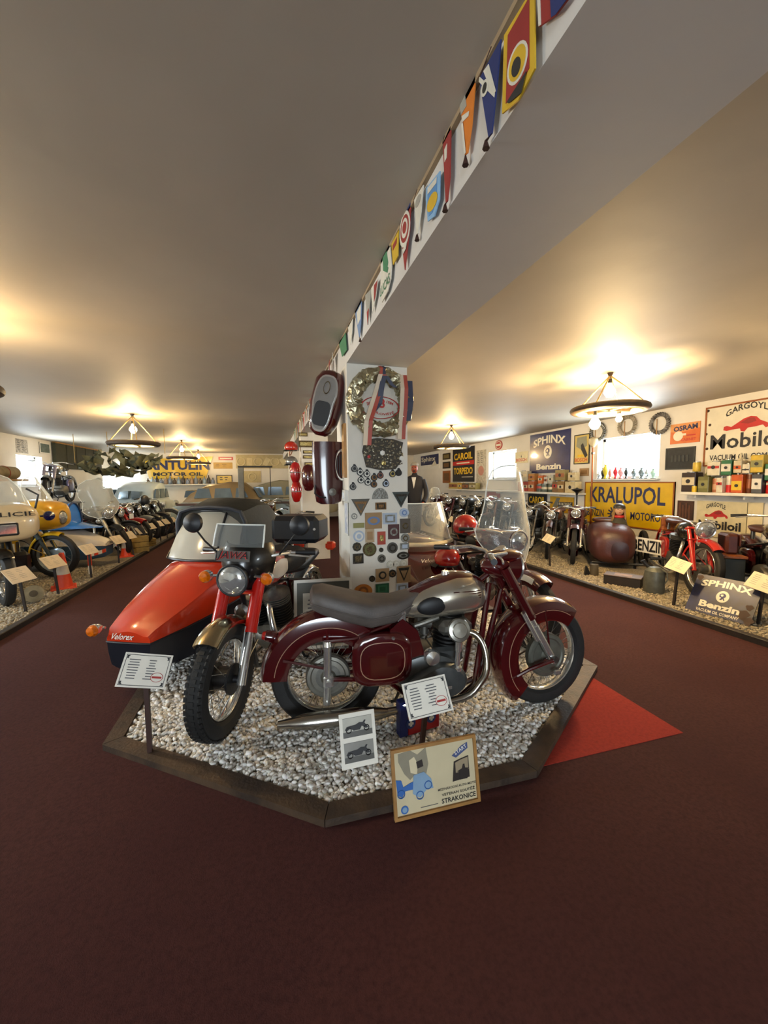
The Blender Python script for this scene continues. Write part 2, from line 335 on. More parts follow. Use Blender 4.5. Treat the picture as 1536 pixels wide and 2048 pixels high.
# pebble geometry
def ico(sub):
    bm = bmesh.new(); bmesh.ops.create_icosphere(bm, subdivisions=sub, radius=1.0); bm.verts.ensure_lookup_table()
    v = np.array([p.co[:] for p in bm.verts]); f = np.array([[q.index for q in p.verts] for p in bm.faces]); bm.free(); return v, f
def pebbles(name, pts, size, sub, mat, parent):
    rng = np.random.default_rng(3); V, Fc = ico(sub); n = len(pts); nv, nf = len(V), len(Fc)
    q = rng.normal(size=(n, 4)); q /= np.linalg.norm(q, axis=1)[:, None]; w, x, y, z = q.T
    Rm = np.stack([1-2*(y*y+z*z), 2*(x*y-z*w), 2*(x*z+y*w), 2*(x*y+z*w), 1-2*(x*x+z*z), 2*(y*z-x*w), 2*(x*z-y*w), 2*(y*z+x*w), 1-2*(x*x+y*y)], 1).reshape(n, 3, 3)
    sc = size*rng.uniform(.72, 1.3, (n, 1))*np.stack([np.ones(n)*1.12, rng.uniform(.62, .95, n), rng.uniform(.5, .75, n)], 1)
    base = V[None]*sc[:, None, :]*(1+.14*rng.normal(size=(n, nv, 1))*(1 if sub == 1 else .6)); P = np.einsum('nij,nvj->nvi', Rm, base); P[:, :, 2] *= .8; P += np.array(pts)[:, None, :]
    me = bpy.data.meshes.new(name); co = P.reshape(-1, 3).astype(np.float32); fi = (Fc[None]+np.arange(n)[:, None, None]*nv).reshape(-1).astype(np.int32)
    me.vertices.add(n*nv); me.vertices.foreach_set('co', co.ravel()); me.loops.add(n*nf*3); me.loops.foreach_set('vertex_index', fi)
    me.polygons.add(n*nf); me.polygons.foreach_set('loop_start', np.arange(0, n*nf*3, 3, dtype=np.int32)); me.polygons.foreach_set('use_smooth', np.ones(n*nf, bool)); me.update(calc_edges=True); me.validate()
    me.materials.append(mat); o = bpy.data.objects.new(name, me); C.objects.link(o); o.parent = parent; o['kind'] = 'stuff'; return o
def pebble_mat(name, cols):
    m = bpy.data.materials.new(name); m.use_nodes = True; N = m.node_tree.nodes; L = m.node_tree.links; b = N['Principled BSDF']
    g = N.new('ShaderNodeNewGeometry'); r = N.new('ShaderNodeValToRGB'); r.color_ramp.interpolation = 'LINEAR'
    while len(r.color_ramp.elements) < len(cols): r.color_ramp.elements.new(.5)
    for i, c in enumerate(cols): r.color_ramp.elements[i].position = i/(len(cols)-1); r.color_ramp.elements[i].color = rgb(c)
    nz = N.new('ShaderNodeTexNoise'); nz.inputs['Scale'].default_value = 90; tc = N.new('ShaderNodeTexCoord'); L.new(tc.outputs['Object'], nz.inputs['Vector'])
    mx = N.new('ShaderNodeMix'); mx.data_type = 'RGBA'; mx.blend_type = 'MULTIPLY'; mx.inputs[0].default_value = .2
    L.new(g.outputs['Random Per Island'], r.inputs[0]); L.new(r.outputs[0], mx.inputs[6]); L.new(nz.outputs['Color'], mx.inputs[7]); L.new(mx.outputs[2], b.inputs['Base Color']); b.inputs['Roughness'].default_value = .6
    return m
peb_m = pebble_mat('marble_pebbles', ['e0dcd4', 'f3f2ee', 'ccc9c2', 'f6f5f2', 'e6dfd2', 'efedea', 'd6d3ce', 'b4b0a8'])
peb_m2 = pebble_mat('yellow_brown_pebbles', ['8d8069', 'a79a80', '6f6656', 'b8ac92', '94866a'])
rng = np.random.default_rng(11)
def strip_peb(x0, x1, y0, y1, sp, z, size, parent, off):
    X, Y = np.meshgrid(np.arange(x0, x1, sp), np.arange(y0, y1, sp)); p = np.stack([X.ravel(), Y.ravel(), np.full(X.size, z)], 1); p[:, :2] += rng.uniform(-.5, .5, (len(p), 2))*sp; p[:, 2] += rng.uniform(-.006, .004, len(p)); p -= np.array(off)
    return pebbles('gravel', p, size, 1, peb_m2, parent)
strip_peb(4.1, 5.0, 2.0, 6.6, .03, .092, .017, platR, platR.location[:])
strip_peb(-3.5, -2.53, 3.4, 7.6, .032, .092, .017, platL, platL.location[:])
# ------------------------------------------------------------------ the octagonal island
ZG = .088                                                   # top of the pebbles on the island
OCT = [(-.912, 2.345), (.18, 1.512), (1.208, 1.476), (2.345, 2.228), (2.35, 4.2), (1.22, 5.0), (.17, 5.0), (-.912, 4.15)]
isl = thing('display_platform', 'octagonal timber-edged pebble platform around the plaque pillar', 'platform', (.7, 3.1, 0))
def L2(p, z): return Vector((p[0]-.7, p[1]-3.1, z))
cen = Vector((.7, 3.1))
def inset(i, d):                                            # corner moved inwards so the planks mitre
    p = Vector(OCT[i]); a = Vector(OCT[i-1]); b = Vector(OCT[(i+1) % 8]); e1 = (p-a).normalized(); e2 = (b-p).normalized()
    n1 = Vector((-e1.y, e1.x)); n2 = Vector((-e2.y, e2.x)); k = (n1+n2); return p+k*(d/(1+n1.dot(n2)))
for i in range(8):
    j = (i+1) % 8; lp = []
    for q, s in ((i, 1), (j, -1)):
        o, n = Vector(OCT[q]), inset(q, .088); e = (Vector(OCT[j])-Vector(OCT[i])).normalized()*.002*s
        o, n = o+e, n+e
        lp.append([L2(o, ZF), L2(o, .086), L2(n, .086), L2(n, ZF)])
    build('plank', G().loft(lp), wood, isl, 0)
build('gravel_bed', G().add([L2(inset(i, .08), .07) for i in range(8)]+[L2(inset(i, .08), ZF+.001) for i in range(8)], [tuple(range(8)), tuple(range(15, 7, -1))]+[(i, i+8, (i+1) % 8+8, (i+1) % 8) for i in range(8)]), gravel_m, isl, 0)
def inoct(p, d):
    for i in range(8):
        a, b = Vector(OCT[i]), Vector(OCT[(i+1) % 8]); e = (b-a).normalized()
        if (p[0]-a.x)*-e.y+(p[1]-a.y)*e.x < d: return False
    return not (PX0-.01 < p[0] < PX1+.01 and PY0-.01 < p[1] < PY1+.01)
def isl_points(y0, y1, sp, dz):
    pts = []
    y = y0
    while y < y1:
        x = -.9
        while x < 2.35:
            p = (x+random.uniform(-.5, .5)*sp, y+random.uniform(-.5, .5)*sp)
            if inoct(p, .1): pts.append((p[0]-.7, p[1]-3.1, ZG-.015+dz+random.uniform(-.005, .006)))
            x += sp
        y += sp
    return pts
pebbles('gravel', isl_points(1.4, 2.75, .0195, 0)+isl_points(1.4, 2.75, .05, .008), .0148, 2, peb_m, isl)
pebbles('gravel', isl_points(2.75, 5.0, .027, 0), .019, 1, peb_m, isl)
# ------------------------------------------------------------------ wagon-wheel lamps
bulbm = M('lit_bulb', 'ffe2a0', .4, emit=28, ecol=(1.0, .72, .36)); lampwood = M('lamp_ring_wood', '4a3a28', .6, 0, .3, 20); lampcream = M('lamp_ring_lining', 'c8b68a', .5)
def lamp(x, y, zr, R, label, power, low=False):
    t = thing('wheel_lamp', label, 'lamp', (x, y, ZC), 0, 'wagon wheel ceiling lamps'); h = zr-ZC
    build('ring', G().torus((0, 0, h), (0, 0, 1), R, .045, 36, 10, .8), lampwood, t)
    build('ring_lining', G().torus((0, 0, h-.012), (0, 0, 1), R-.035, .028, 36, 8, 1.0), lampcream, t)
    build('ceiling_hook', G().cyl((0, 0, 0), (0, 0, -.05), .03, .012, 12), lampwood, t)
    for k in range(4):
        a = k*pi/2+.4; build('rope', G().tube([(0, 0, -.03), (R*cos(a)*.5, R*sin(a)*.5, h*.5), (R*cos(a)*.97, R*sin(a)*.97, h+.03)], .008, 6), rope, t)
    build('cross_bar', G().box((0, 0, h), (2*R-.06, .04, .03)).box((0, 0, h), (.04, 2*R-.06, .03)), lampwood, t)
    spots = [(0, 0, h*.52)] if not low else [(0, 0, h*.52), (-.14, .04, h-.15), (.105, -.03, h-.10)]
    for k, (bx, by, bz) in enumerate(spots):
        r = .055 if k < 2 else .032
        b = build('bulb', G().lathe([(.0, -r*1.1), (r*.55, -r*.95), (r, -r*.2), (r*.95, r*.3), (r*.45, r*1.1), (.017, r*1.5), (.017, r*2.1)], (bx, by, bz), (0, 0, 1), 16), bulbm, t)
        build('socket', G().cyl((bx, by, bz+r*1.6), (bx, by, bz+r*2.4), .02, None, 10), blackm, t)
        l = bpy.data.lights.new('bulb_light', 'POINT'); l.energy = power*(1 if k == 0 else 1.1); l.color = WARM; l.shadow_soft_size = .06
        lo = bpy.data.objects.new('bulb_light', l); C.objects.link(lo); lo.parent = t; lo.location = (bx, by, bz-r*1.4 if k else bz-r*1.5)
    return t
lamp(3.46, 3.26, 2.225, .33, 'wagon wheel lamp with extra bulbs beneath, above the aisle by the yellow sign', LAMP_W, True)
lamp(3.56, 7.1, 2.17, .33, 'wagon wheel lamp over the far part of the right aisle', LAMP_W*1.2)
lamp(3.5, 11.1, 2.17, .33, 'wagon wheel lamp hidden behind the pillar line', LAMP_W*1.2)
lamp(-2.03, 3.15, 2.13, .33, 'wagon wheel lamp over the police motorcycles, ring just showing', LAMP_W)
lamp(-2.03, 7.1, 2.13, .33, 'wagon wheel lamp above the camouflage net', LAMP_W*1.2)
lamp(-2.1, 11.1, 2.14, .33, 'wagon wheel lamp in front of the large yellow oil banner', LAMP_W*1.2)
lamp(-2.2, 14.2, 2.15, .33, 'wagon wheel lamp furthest back by the yellow oil banner', LAMP_W)
# ================================================================== motorcycles
# local frame: x forward, y left, z up, origin on the ground under the rear axle
def sgn(v): return -1 if v < 0 else 1
def superloop(c, ry, rz, n=16, e=.75, axis='x', top=1.0):
    out = []
    for j in range(n):
        a = 2*pi*j/n; y = math.copysign(abs(cos(a))**e, cos(a))*ry; z = math.copysign(abs(sin(a))**e, sin(a))*rz*(top if sin(a) > 0 else 1)
        out.append(Vector((c[0], c[1]+y, c[2]+z)))
    return out
def wheel(parent, name, x, R, tw, S, rimm, hubm, hub=.06, hubw=.12, spokes=36, seg=36, tread=False, whitewall=False, drum=None, spm=None, y=0.0):
    c = Vector((x, y, R)); ax = (0, 1, 0)
    t = build(name, G().torus(c, ax, R-tw*.5, tw*.5, seg, 12, 1.0, .8).xf(S), rubber, parent)
    t['label'] = 'black rubber tyre'
    if tread:
        g = G(); n = 58
        for i in range(n):
            for k, off in ((-1, .5), (0, 0), (1, .5)):
                a = 2*pi*(i+off)/n; rot = Matrix.Rotation(-a, 3, 'Y'); d = rot @ Vector((1, 0, 0)); rr = R-.003-(.008 if k else 0)
                g.box(c+d*rr+Vector((0, k*tw*.31, 0)), (.012, tw*.26, .021), rot @ Matrix.Rotation(-k*.55, 3, 'Z') if k else rot)
        build('tread_block_ring', g.xf(S), rubber, t, 0)
    rr = R-tw*1.02
    build('rim', G().torus(c, ax, rr, .011, seg, 8, 2.6).xf(S), rimm, t)
    if whitewall: build('rim_stripe', G().torus(c, ax, rr+.012, .004, seg, 6, tw*9).xf(S), cream, t)
    g = G().lathe([(.012, -hubw*.75), (.02, -hubw*.7), (.022, -hubw*.52), (hub, -hubw*.5), (hub, -hubw*.4), (hub*.75, -hubw*.3), (hub*.75, hubw*.3), (hub, hubw*.4), (hub, hubw*.5), (.022, hubw*.52), (.02, hubw*.7), (.012, hubw*.75)], c, ax, 24)
    build('hub', g.xf(S), hubm, t)
    if drum:
        side, dr, dm = drum
        build('brake_drum', G().lathe([(dr, .0), (dr, .03), (dr*.93, .04), (dr*.8, .042), (dr*.74, .036), (dr*.35, .04), (.03, .055), (.02, .075), (.0, .075)], c+Vector((0, side*hubw*.2, 0)), (0, side, 0), 32).xf(S), dm, t)
    g = G()
    for i in range(spokes):
        a = 2*pi*i/spokes; s = 1 if i % 2 else -1; b = a+(.35 if (i//2) % 2 else -.35)
        g.cyl(c+Vector((cos(b)*hub*.85, s*hubw*.42, sin(b)*hub*.85)), c+Vector((cos(a)*rr, 0, sin(a)*rr)), .0018, None, 4, False)
    build('spokes', g.xf(S), spm or steel, t, 0)
    return t
def fender(parent, name, x, zc, Rf, w, a0, a1, depth, mat, S, seg=22, stripe=None, flare=0.0, tail=0.0):
    prof = []
    o = [(-depth, -.5), (-depth*.45, -.5), (-.012, -.45), (.006, -.25), (.012, 0), (.006, .25), (-.012, .45), (-depth*.45, .5), (-depth, .5)]
    prof = o+[(r-.004, q*.95) for r, q in reversed(o)]
    def pos(a, r, yy): return Vector((x+cos(a)*(Rf+r), yy, zc+sin(a)*(Rf+r)))
    loops = []; lines = []
    for i in range(seg+1):
        k = i/seg; a = radians(a0+(a1-a0)*k); e = 1-max(0, abs(k-.5)*2-.9)*2.5
        loops.append([pos(a, r+tail*max(0, k-.8)*.4, q*w*(.85+.15*e)) for r, q in prof])
        lines.append((a, e))
    f = build(name, G().loft(loops).xf(S), mat, parent, 50)
    if stripe:
        g = G()
        for s in (-1, 1): g.tube([pos(a, -depth*.5, s*(w*.5*(.85+.15*e)+.0005)) for a, e in lines[1:-1]], .0022, 5)
        build('pinstripe', g.xf(S), stripe, f, 0)
    return f
def sheet(loops, t=.004):
    """curved sheet with real thickness from rows of points (all rows the same length)"""
    out = []
    for r in loops:
        n = len(r); nn = []
        for i in range(n):
            a = r[min(i+1, n-1)]-r[max(i-1, 0)]; nn.append(a.cross(Vector((0, 0, 1))).normalized() if a.length > 1e-6 else Vector((1, 0, 0)))
        out.append(list(r)+[r[i]-nn[i]*t for i in range(n-1, -1, -1)])
    return G().loft(out)
def windscreen(parent, base, rows, mat, S, bend=.25, edge=None, rake=.25, name='windscreen', n=12):
    """rows: (height, half width); stands at base facing +x, curving back at the sides"""
    L = []
    for (z, hw) in rows:
        L.append([Vector((base[0]-rake*z-bend*(hw*cos(0)*((j/n*2-1)**2)), base[1]+hw*(j/n*2-1), base[2]+z)) for j in range(n+1)])
    w = build(name, sheet(L).xf(S), mat, parent, 60)
    rim = [r[0] for r in L]+list(L[-1][1:-1])+[r[-1] for r in reversed(L)]+list(reversed(L[0][1:-1]))
    build('screen_edge', G().tube(rim, .005, 6, True).xf(S), edge or MATS['clear_edge'], w)
    return w
M('clear_edge', 'e4e8e2', .15, 0, .1, coat=.5)
def moto(name, label, front, head, group=None, **k):
    g_ = lambda key, d: k.get(key, d)
    wb = g_('wb', 1.32); R = g_('R', .31); tw = g_('tw', .085); z0 = g_('z0', .09); hd = radians(head)
    body = g_('body', maroon); fm = g_('fender_mat', body); tm = g_('tank_mat', body); rim = g_('rim', chrome); forkm = g_('fork_mat', body); lowm = g_('lower_mat', chrome); seatm = g_('seat_mat', blackvinyl); engm = g_('eng_mat', dull); framem_ = g_('frame_mat', blackp)
    lod = g_('lod', 1); sp = 36 if lod > 1 else 16; seg = 44 if lod > 1 else 24
    org = Vector((front[0]-cos(hd)*wb, front[1]-sin(hd)*wb, z0))
    t = thing(name, label, g_('cat', 'motorcycle'), org, 0, group)
    t.rotation_euler = (radians(g_('lean', 0)), radians(g_('pitch', 0)), hd)
    I = Matrix.Identity(4)
    rk = radians(g_('rake', 27)); zt = g_('head_z', .86); Lf = (zt-R)/cos(rk); xt = wb-Lf*sin(rk)
    ax = Vector((-sin(rk), 0, cos(rk))); H = Vector((xt, 0, zt))
    S = Matrix.Translation(H) @ Matrix.Rotation(radians(g_('steer', 0)), 4, ax) @ Matrix.Translation(-H)
    A = Vector((wb, 0, R))
    # wheels
    wheel(t, 'rear_wheel', 0, R, tw*1.05, I, rim, g_('hub_mat', dull), g_('rear_hub', .07), .13, sp, seg, False, g_('rimstripe', False), g_('rear_drum', None))
    wheel(t, 'front_wheel', wb, R, tw, S, rim, g_('hub_mat', dull), g_('front_hub', .065), .12, sp, seg, g_('tread', False), g_('rimstripe', False), g_('front_drum', None))
    # frame
    fr = .017; g = G()
    sx, sz = g_('seat_x', .38), g_('seat_z', .70)
    g.cyl(H-ax*.16+Vector((-.02, 0, 0)), H+ax*.03+Vector((-.02, 0, 0)), .032, None, 14)
    g.tube([H-ax*.02, (xt-.25, 0, sz+.04), (sx, 0, sz-.06), (sx-.08, 0, .34)], fr, 10)
    g.tube([H-ax*.12, (xt-.02, 0, .5), (xt-.1, 0, .2), (xt-.28, 0, .13), (sx+.05, 0, .14), (sx-.06, 0, .24)], fr, 10)
    for s in (-1, 1):
        g.tube([(sx-.06, s*.02, .3), (.18, s*.085, .3), (0, s*.09, R)], .013, 8)
        g.tube([(sx+.05, s*.02, sz-.05), (.15, s*.09, sz-.12), (-.02, s*.095, sz-.12)], .012, 8)
    build('frame', g, framem_, t)
    if g_('plunger', False):
        for s in (-1, 1):
            p = build('suspension_unit', G().cyl((-.01, s*.105, R-.13), (.0, s*.105, R+.21), .022, None, 14).cyl((0, s*.105, R+.2), (0, s*.105, R+.225), .027, .02, 14).box((.0, s*.105, R), (.055, .05, .07), None, .01).cyl((0, s*.09, R), (0, s*.145, R), .016, .013, 12), chrome, t)
    else:
        for s in (-1, 1):
            build('shock_absorber', G().cyl((.02, s*.115, R), (.14, s*.1, sz-.06), .02, None, 10).cyl((.06, s*.113, R+.1), (.12, s*.103, sz-.1), .029, None, 10), g_('shock_mat', chrome), t)
    # engine
    ex = g_('eng_x', .62); ez = g_('eng_z', .30)
    g = G()
    for yy in (-1,):
        loops = []
        for (y, r) in ((-.125, .6), (-.115, .85), (-.07, 1), (.07, 1), (.115, .85), (.125, .6)):
            loops.append([Vector((ex-.06+cos(2*pi*j/20)*.235*r*(1 if cos(2*pi*j/20) < 0 else .85), y, ez+sin(2*pi*j/20)*.125*r)) for j in range(20)])
        g.loft(loops)
    g.box((ex+.05, 0, ez+.08), (.2, .18, .1), None, .02)
    e = build('engine', g, g_('case_mat', engm), t)
    ncyl = g_('ncyl', 1); cm = g_('cyl_mat', castiron); tilt = radians(g_('cyl_tilt', 8)); cax = Vector((sin(tilt), 0, cos(tilt))); ch = g_('cyl_h', .25); cr = g_('cyl_r', .095)
    for i in range(ncyl):
        yo = 0 if ncyl == 1 else (-.075 if i else .075); prof = [(cr*.7, 0)]
        for q in range(9): z = .03+q*ch*.085; prof += [(cr*.72, z), (cr*(1 if q else .9), z+.003), (cr*(1 if q else .9), z+.009), (cr*.72, z+.012)]
        prof += [(cr*.75, ch*.82)]
        cyo = build('cylinder', G().lathe(prof, Vector((ex+.07, yo, ez+.1)), cax, 20), cm, t, 40)
        prof = [(cr*.8, ch*.82)]
        for q in range(4): z = ch*.84+q*.016; prof += [(cr*.7, z), (cr*1.02, z+.003), (cr*1.02, z+.008), (cr*.7, z+.011)]
        prof += [(cr*.4, ch*.82+.085), (.012, ch*.82+.095), (.012, ch*.82+.12), (0, ch*.82+.12)]
        build('cylinder_head', G().lathe(prof, Vector((ex+.07, yo, ez+.1)), cax, 20), g_('head_mat', dull), cyo, 40)
    build('carburettor', G().cyl((ex-.03, -.02, ez+.26), (ex-.12, -.02, ez+.28), .03, .035, 12).cyl((ex-.07, -.02, ez+.2), (ex-.07, -.02, ez+.33), .022, None, 12), dull, t)
    # tank
    tk = g_('tank', None) or [(-.33, .02, .06, .035), (-.27, .015, .10, .075), (-.12, .015, .13, .105), (.02, .02, .145, .12), (.12, .025, .13, .11), (.18, .03, .075, .065), (.195, .03, .02, .02)]
    tx = g_('tank_x', xt-.24); tz = g_('tank_z', zt-.06)
    tank = build('fuel_tank', G().loft([superloop((tx+a, 0, tz+b), ry, rz, 18, .8) for a, b, ry, rz in tk]), tm, t, 60)
    build('filler_cap', G().cyl((tx+.02, 0, tz+.13), (tx+.02, 0, tz+.155), .028, .024, 16), chrome, tank)
    if g_('knee', True):
        for s in (-1, 1): build('knee_pad', G().ell((tx-.13, s*.128, tz+.0), (.105, .018, .055), 16, 8), blackm, tank)
    if k.get('panel'):
        for s in (-1, 1): build('tank_panel', G().ell((tx+.0, s*.132, tz+.02), (.15, .014, .062), 18, 8), k['panel'], tank)
    # seat
    if g_('seat', 'bench') == 'bench':
        z = sz+.04; sl = []
        for (x, top, hw, th) in g_('bench', [(-.16, .02, .05, .03), (-.14, .06, .1, .06), (.0, .07, .125, .075), (.2, .05, .135, .08), (.33, .035, .13, .075), (.48, .06, .09, .08), (.56, .05, .05, .05)]):
            sl.append(superloop((x+sx-.36, 0, z+top-th/2), hw, th*.62, 16, .55))
        se = build('seat', G().loft(sl), seatm, t, 50)
        if g_('piping', True): build('seat_piping', G().tube([(p[0].x, q*(abs(p[0].y)+.002), p[0].z-.01) for q in (1,) for p in sl]+[(p[0].x, -(abs(p[0].y)+.002), p[0].z-.01) for p in reversed(sl)], .004, 5), g_('piping_mat', seatm), se, 0)
    else:
        lp = []
        for (x, hw, th, dz) in ((-.14, .05, .02, .02), (-.12, .11, .03, .02), (-.02, .13, .04, .005), (.1, .1, .035, 0), (.2, .045, .03, .005), (.26, .03, .02, .01), (.275, .015, .01, .01)):
            lp.append(superloop((sx+x-.02, 0, sz+.1+dz), hw, th, 14, .8))
        se = build('saddle', G().loft(lp), g_('saddle_mat', seatm), t, 50)
        for s in (-1, 1): build('saddle_spring', G().cyl((sx-.1, s*.07, sz-.02), (sx-.1, s*.07, sz+.09), .022, None, 10), steel, se)
    # fork
    for s in (-1, 1):
        off = Vector((0, s*g_('fork_w', .095), 0))
        l = build('fork_leg', G().cyl(A+off, A+off+ax*(Lf*.62), .019, None, 14).cyl(A+off-ax*.03, A+off+ax*.24, .025, .023, 14).xf(S), lowm, t)
        u0 = g_('shroud0', .5)
        build('fork_shroud', G().cyl(A+off+ax*(Lf*u0), A+off+ax*(Lf*.99), g_('shroud_r', .031), None, 16).cyl(A+off+ax*(Lf*u0-.01), A+off+ax*(Lf*u0+.01), g_('shroud_r', .031)+.003, None, 16).xf(S), forkm, l)
    build('axle_bolt', G().cyl(A+Vector((0, -.125, 0)), A+Vector((0, .125, 0)), .013, None, 10).cyl(A+Vector((0, -.14, 0)), A+Vector((0, -.12, 0)), .019, None, 6).xf(S), steel, t)
    build('fork_yoke', G().box(H+ax*.01, (.07, .25, .03), Matrix.Rotation(-rk, 3, 'Y'), .01).box(H-ax*.14, (.07, .24, .025), Matrix.Rotation(-rk, 3, 'Y'), .01).xf(S), g_('yoke_mat', forkm), t)
    # fenders
    fd = g_('fender', 'deep')
    if fd == 'deep':
        fender(t, 'front_fender', wb, R, R+.028, tw+.075, g_('ff0', 58), g_('ff1', 222), g_('fdepth', .10), fm, S, 26, g_('stripe', None))
        fender(t, 'rear_fender', 0, R, R+.04, tw+.09, 42, g_('rf1', 178), g_('fdepth', .10)*1.1, fm, I, 26, g_('stripe', None), tail=.05)
    else:
        fender(t, 'front_fender', wb, R, R+.022, tw+.035, g_('ff0', 50), g_('ff1', 165), .035, fm, S, 20, g_('stripe', None))
        fender(t, 'rear_fender', 0, R, R+.035, tw+.05, 50, 165, .05, g_('rfender_mat', fm), I, 20, g_('stripe', None))
    gs = G()
    for s in (-1, 1):
        for an in ((95, 200) if fd == 'deep' else (110, 155)):
            gs.tube([A+Vector((0, s*.085, 0)), A+Vector((cos(radians(an))*(R-.03), s*(tw*.5+.035), sin(radians(an))*(R-.03)))], .006, 6)
    build('fender_stay', gs.xf(S), g_('stay_mat', fm), t)
    for s in (-1, 1): build('rear_stay', G().tube([(-R*.75, s*(tw*.5+.05), R+.13), (-.02, s*.1, R+.07), (0, s*.1, R+.1), (0, s*(tw*.5+.045), R*2-.03)], .008, 6), g_('stay_mat', fm), t)
    # tail lamp
    ta = radians(g_('tail_a', 38)); tp = Vector((-(R+.035)*cos(ta), 0, R+(R+.05)*sin(ta)))
    tl = build('tail_lamp', G().lathe([(.028, 0), (.035, .02), (.03, .06), (.0, .075)], tp, (-1, 0, .2), 14), g_('tail_mat', fm), t)
    build('tail_lens', G().lathe([(.026, .062), (.02, .078), (0, .084)], tp, (-1, 0, .2), 12), redlens, tl)
    # handlebar
    bw = g_('bar_w', .68)/2; br = g_('bar_rise', .06); hb = H+ax*.05
    pts = []
    for s in (-1, 1):
        p = [hb+Vector((.02, s*.04, 0)), hb+Vector((.02, s*.1, br*.6)), hb+Vector((-.03, s*.2, br)), hb+Vector((-g_('bar_back', .14), s*(bw-.13), br*.9)), hb+Vector((-g_('bar_back', .14)-.06, s*bw, br*.75))]
        pts = p if s == -1 else list(reversed(pts))+p
    bar = build('handlebar', G().tube(pts, .0115, 8).xf(S), g_('bar_mat', chrome), t)
    for i in (0, -1):
        a, b = pts[i], pts[1 if i == 0 else -2]; d = (b-a).normalized()
        build('grip', G().cyl(a-d*.02, a+d*.11, .017, .016, 10).xf(S), g_('grip_mat', blackm), bar)
        q = a+d*.15; build('lever', G().tube([q+Vector((.02, 0, -.005)), q-d*.02+Vector((.05, 0, -.005)), a+d*.05+Vector((.06, 0, -.01)), a+Vector((.055, 0, -.015))], .006, 6).box(q, (.03, .03, .026), None, .005).xf(S), chrome, bar)
    # head lamp
    hr = g_('hl_r', .085)
    if hr:
        hc = H+Vector((g_('hl_x', .13), 0, g_('hl_z', -.03))); nac = g_('nacelle', 1.0)
        h = build('headlamp', G().lathe([(.0, -hr*1.25*nac), (hr*.35, -hr*1.15*nac), (hr*.75, -hr*.75*nac), (hr*.95, -hr*.3), (hr, 0), (hr*1.0, .012)], hc, (1, 0, -.06), 24).xf(S), g_('hl_mat', body), t)
        build('headlamp_rim', G().torus(hc+Vector((.014, 0, 0)), (1, 0, -.06), hr*.97, .009, 28, 8).xf(S), chrome, h)
        build('headlamp_lens', G().lathe([(hr*.93, .012), (hr*.8, .026), (hr*.5, .038), (0, .044)], hc, (1, 0, -.06), 24).xf(S), glasslens, h)
    # exhaust
    for s in g_('exhaust', (-1,)):
        x0 = Vector((ex+.15, s*.03, ez+g_('ex_z', .29))); em = g_('ex_mat', chrome)
        pts = [x0, x0+Vector((.08, s*.03, -.01)), x0+Vector((.125, s*.06, -.08)), x0+Vector((.13, s*.09, -.2)), Vector((ex+.23, s*.145, ez-.07)), Vector((ex+.12, s*.155, ez-.145)), (ex-.2, s*.16, .145), (.28, s*.17, .14)]
        ep = build('exhaust_pipe', G().tube([Vector(p) for p in bez(pts)], .021, 12), em, t)
        build('muffler', G().lathe([(.022, 0), (.03, .04), (.043, .14), (.045, .38), (.04, .46), (.026, .53), (.018, .59), (0, .585)], (.32, s*.17, .14), (-1, 0, g_('muf_up', .03)), 16), em, ep)
    # side boxes, foot rests, chain guard, stand
    if g_('toolbox', True):
        for s in (-1, 1):
            lp = []
            for (y, q) in ((.095, 1.0), (.125, 1.0), (.137, .93), (.14, .8)):
                lp.append([Vector((sx-.1+math.copysign(abs(cos(a))**.6, cos(a))*.17*q, s*y, .42+math.copysign(abs(sin(a))**.6, sin(a))*.15*q)) for a in [2*pi*j/20 for j in range(20)]])
            tb = build('tool_box', G().loft(lp), body, t, 40)
            if k.get('stripe'): build('pinstripe', G().tube([Vector((sx-.1+math.copysign(abs(cos(a))**.7, cos(a))*.125, s*.141, .42+math.copysign(abs(sin(a))**.7, sin(a))*.105)) for a in [2*pi*j/24 for j in range(24)]], .0025, 5, True), k['stripe'], tb, 0)
    build('foot_rest', G().cyl((ex-.18, -.3, .27), (ex-.18, .3, .27), .014, None, 10).cyl((ex-.18, -.31, .27), (ex-.18, -.2, .27), .022, None, 10).cyl((ex-.18, .2, .27), (ex-.18, .31, .27), .022, None, 10), blackm, t)
    g = G().box((sx*.45, .1, R+.06), (sx*1.1, .025, .05), None, .01).box((sx*.45, .1, R-.07), (sx*1.1, .02, .03), None, .008)
    build('chain_guard', g, g_('guard_mat', body), t)
    g = G()
    g.tube([(sx+.0, -.15, .006), (sx+.02, -.13, .02), (sx+.06, -.08, .16), (sx+.06, .08, .16), (sx+.02, .13, .02), (sx+.0, .15, .006)], .01, 6)
    build('stand', g, blackm, t)
    return t, dict(S=S, H=H, A=A, ax=ax, xt=xt, zt=zt, wb=wb, R=R, tx=tx, tz=tz, ex=ex, ez=ez, sx=sx, sz=sz, Lf=Lf)
def bez(pts, n=4):
    """Catmull-Rom through the points"""
    P = [Vector(p) for p in pts]; P = [P[0]*2-P[1]]+P+[P[-1]*2-P[-2]]; out = []
    for i in range(1, len(P)-2):
        for j in range(n):
            t = j/n; a, b, c, d = P[i-1:i+3]
            out.append(.5*((2*b)+(c-a)*t+(2*a-5*b+4*c-d)*t*t+(3*b-a-3*c+d)*t*t*t))
    return out+[P[-2]]
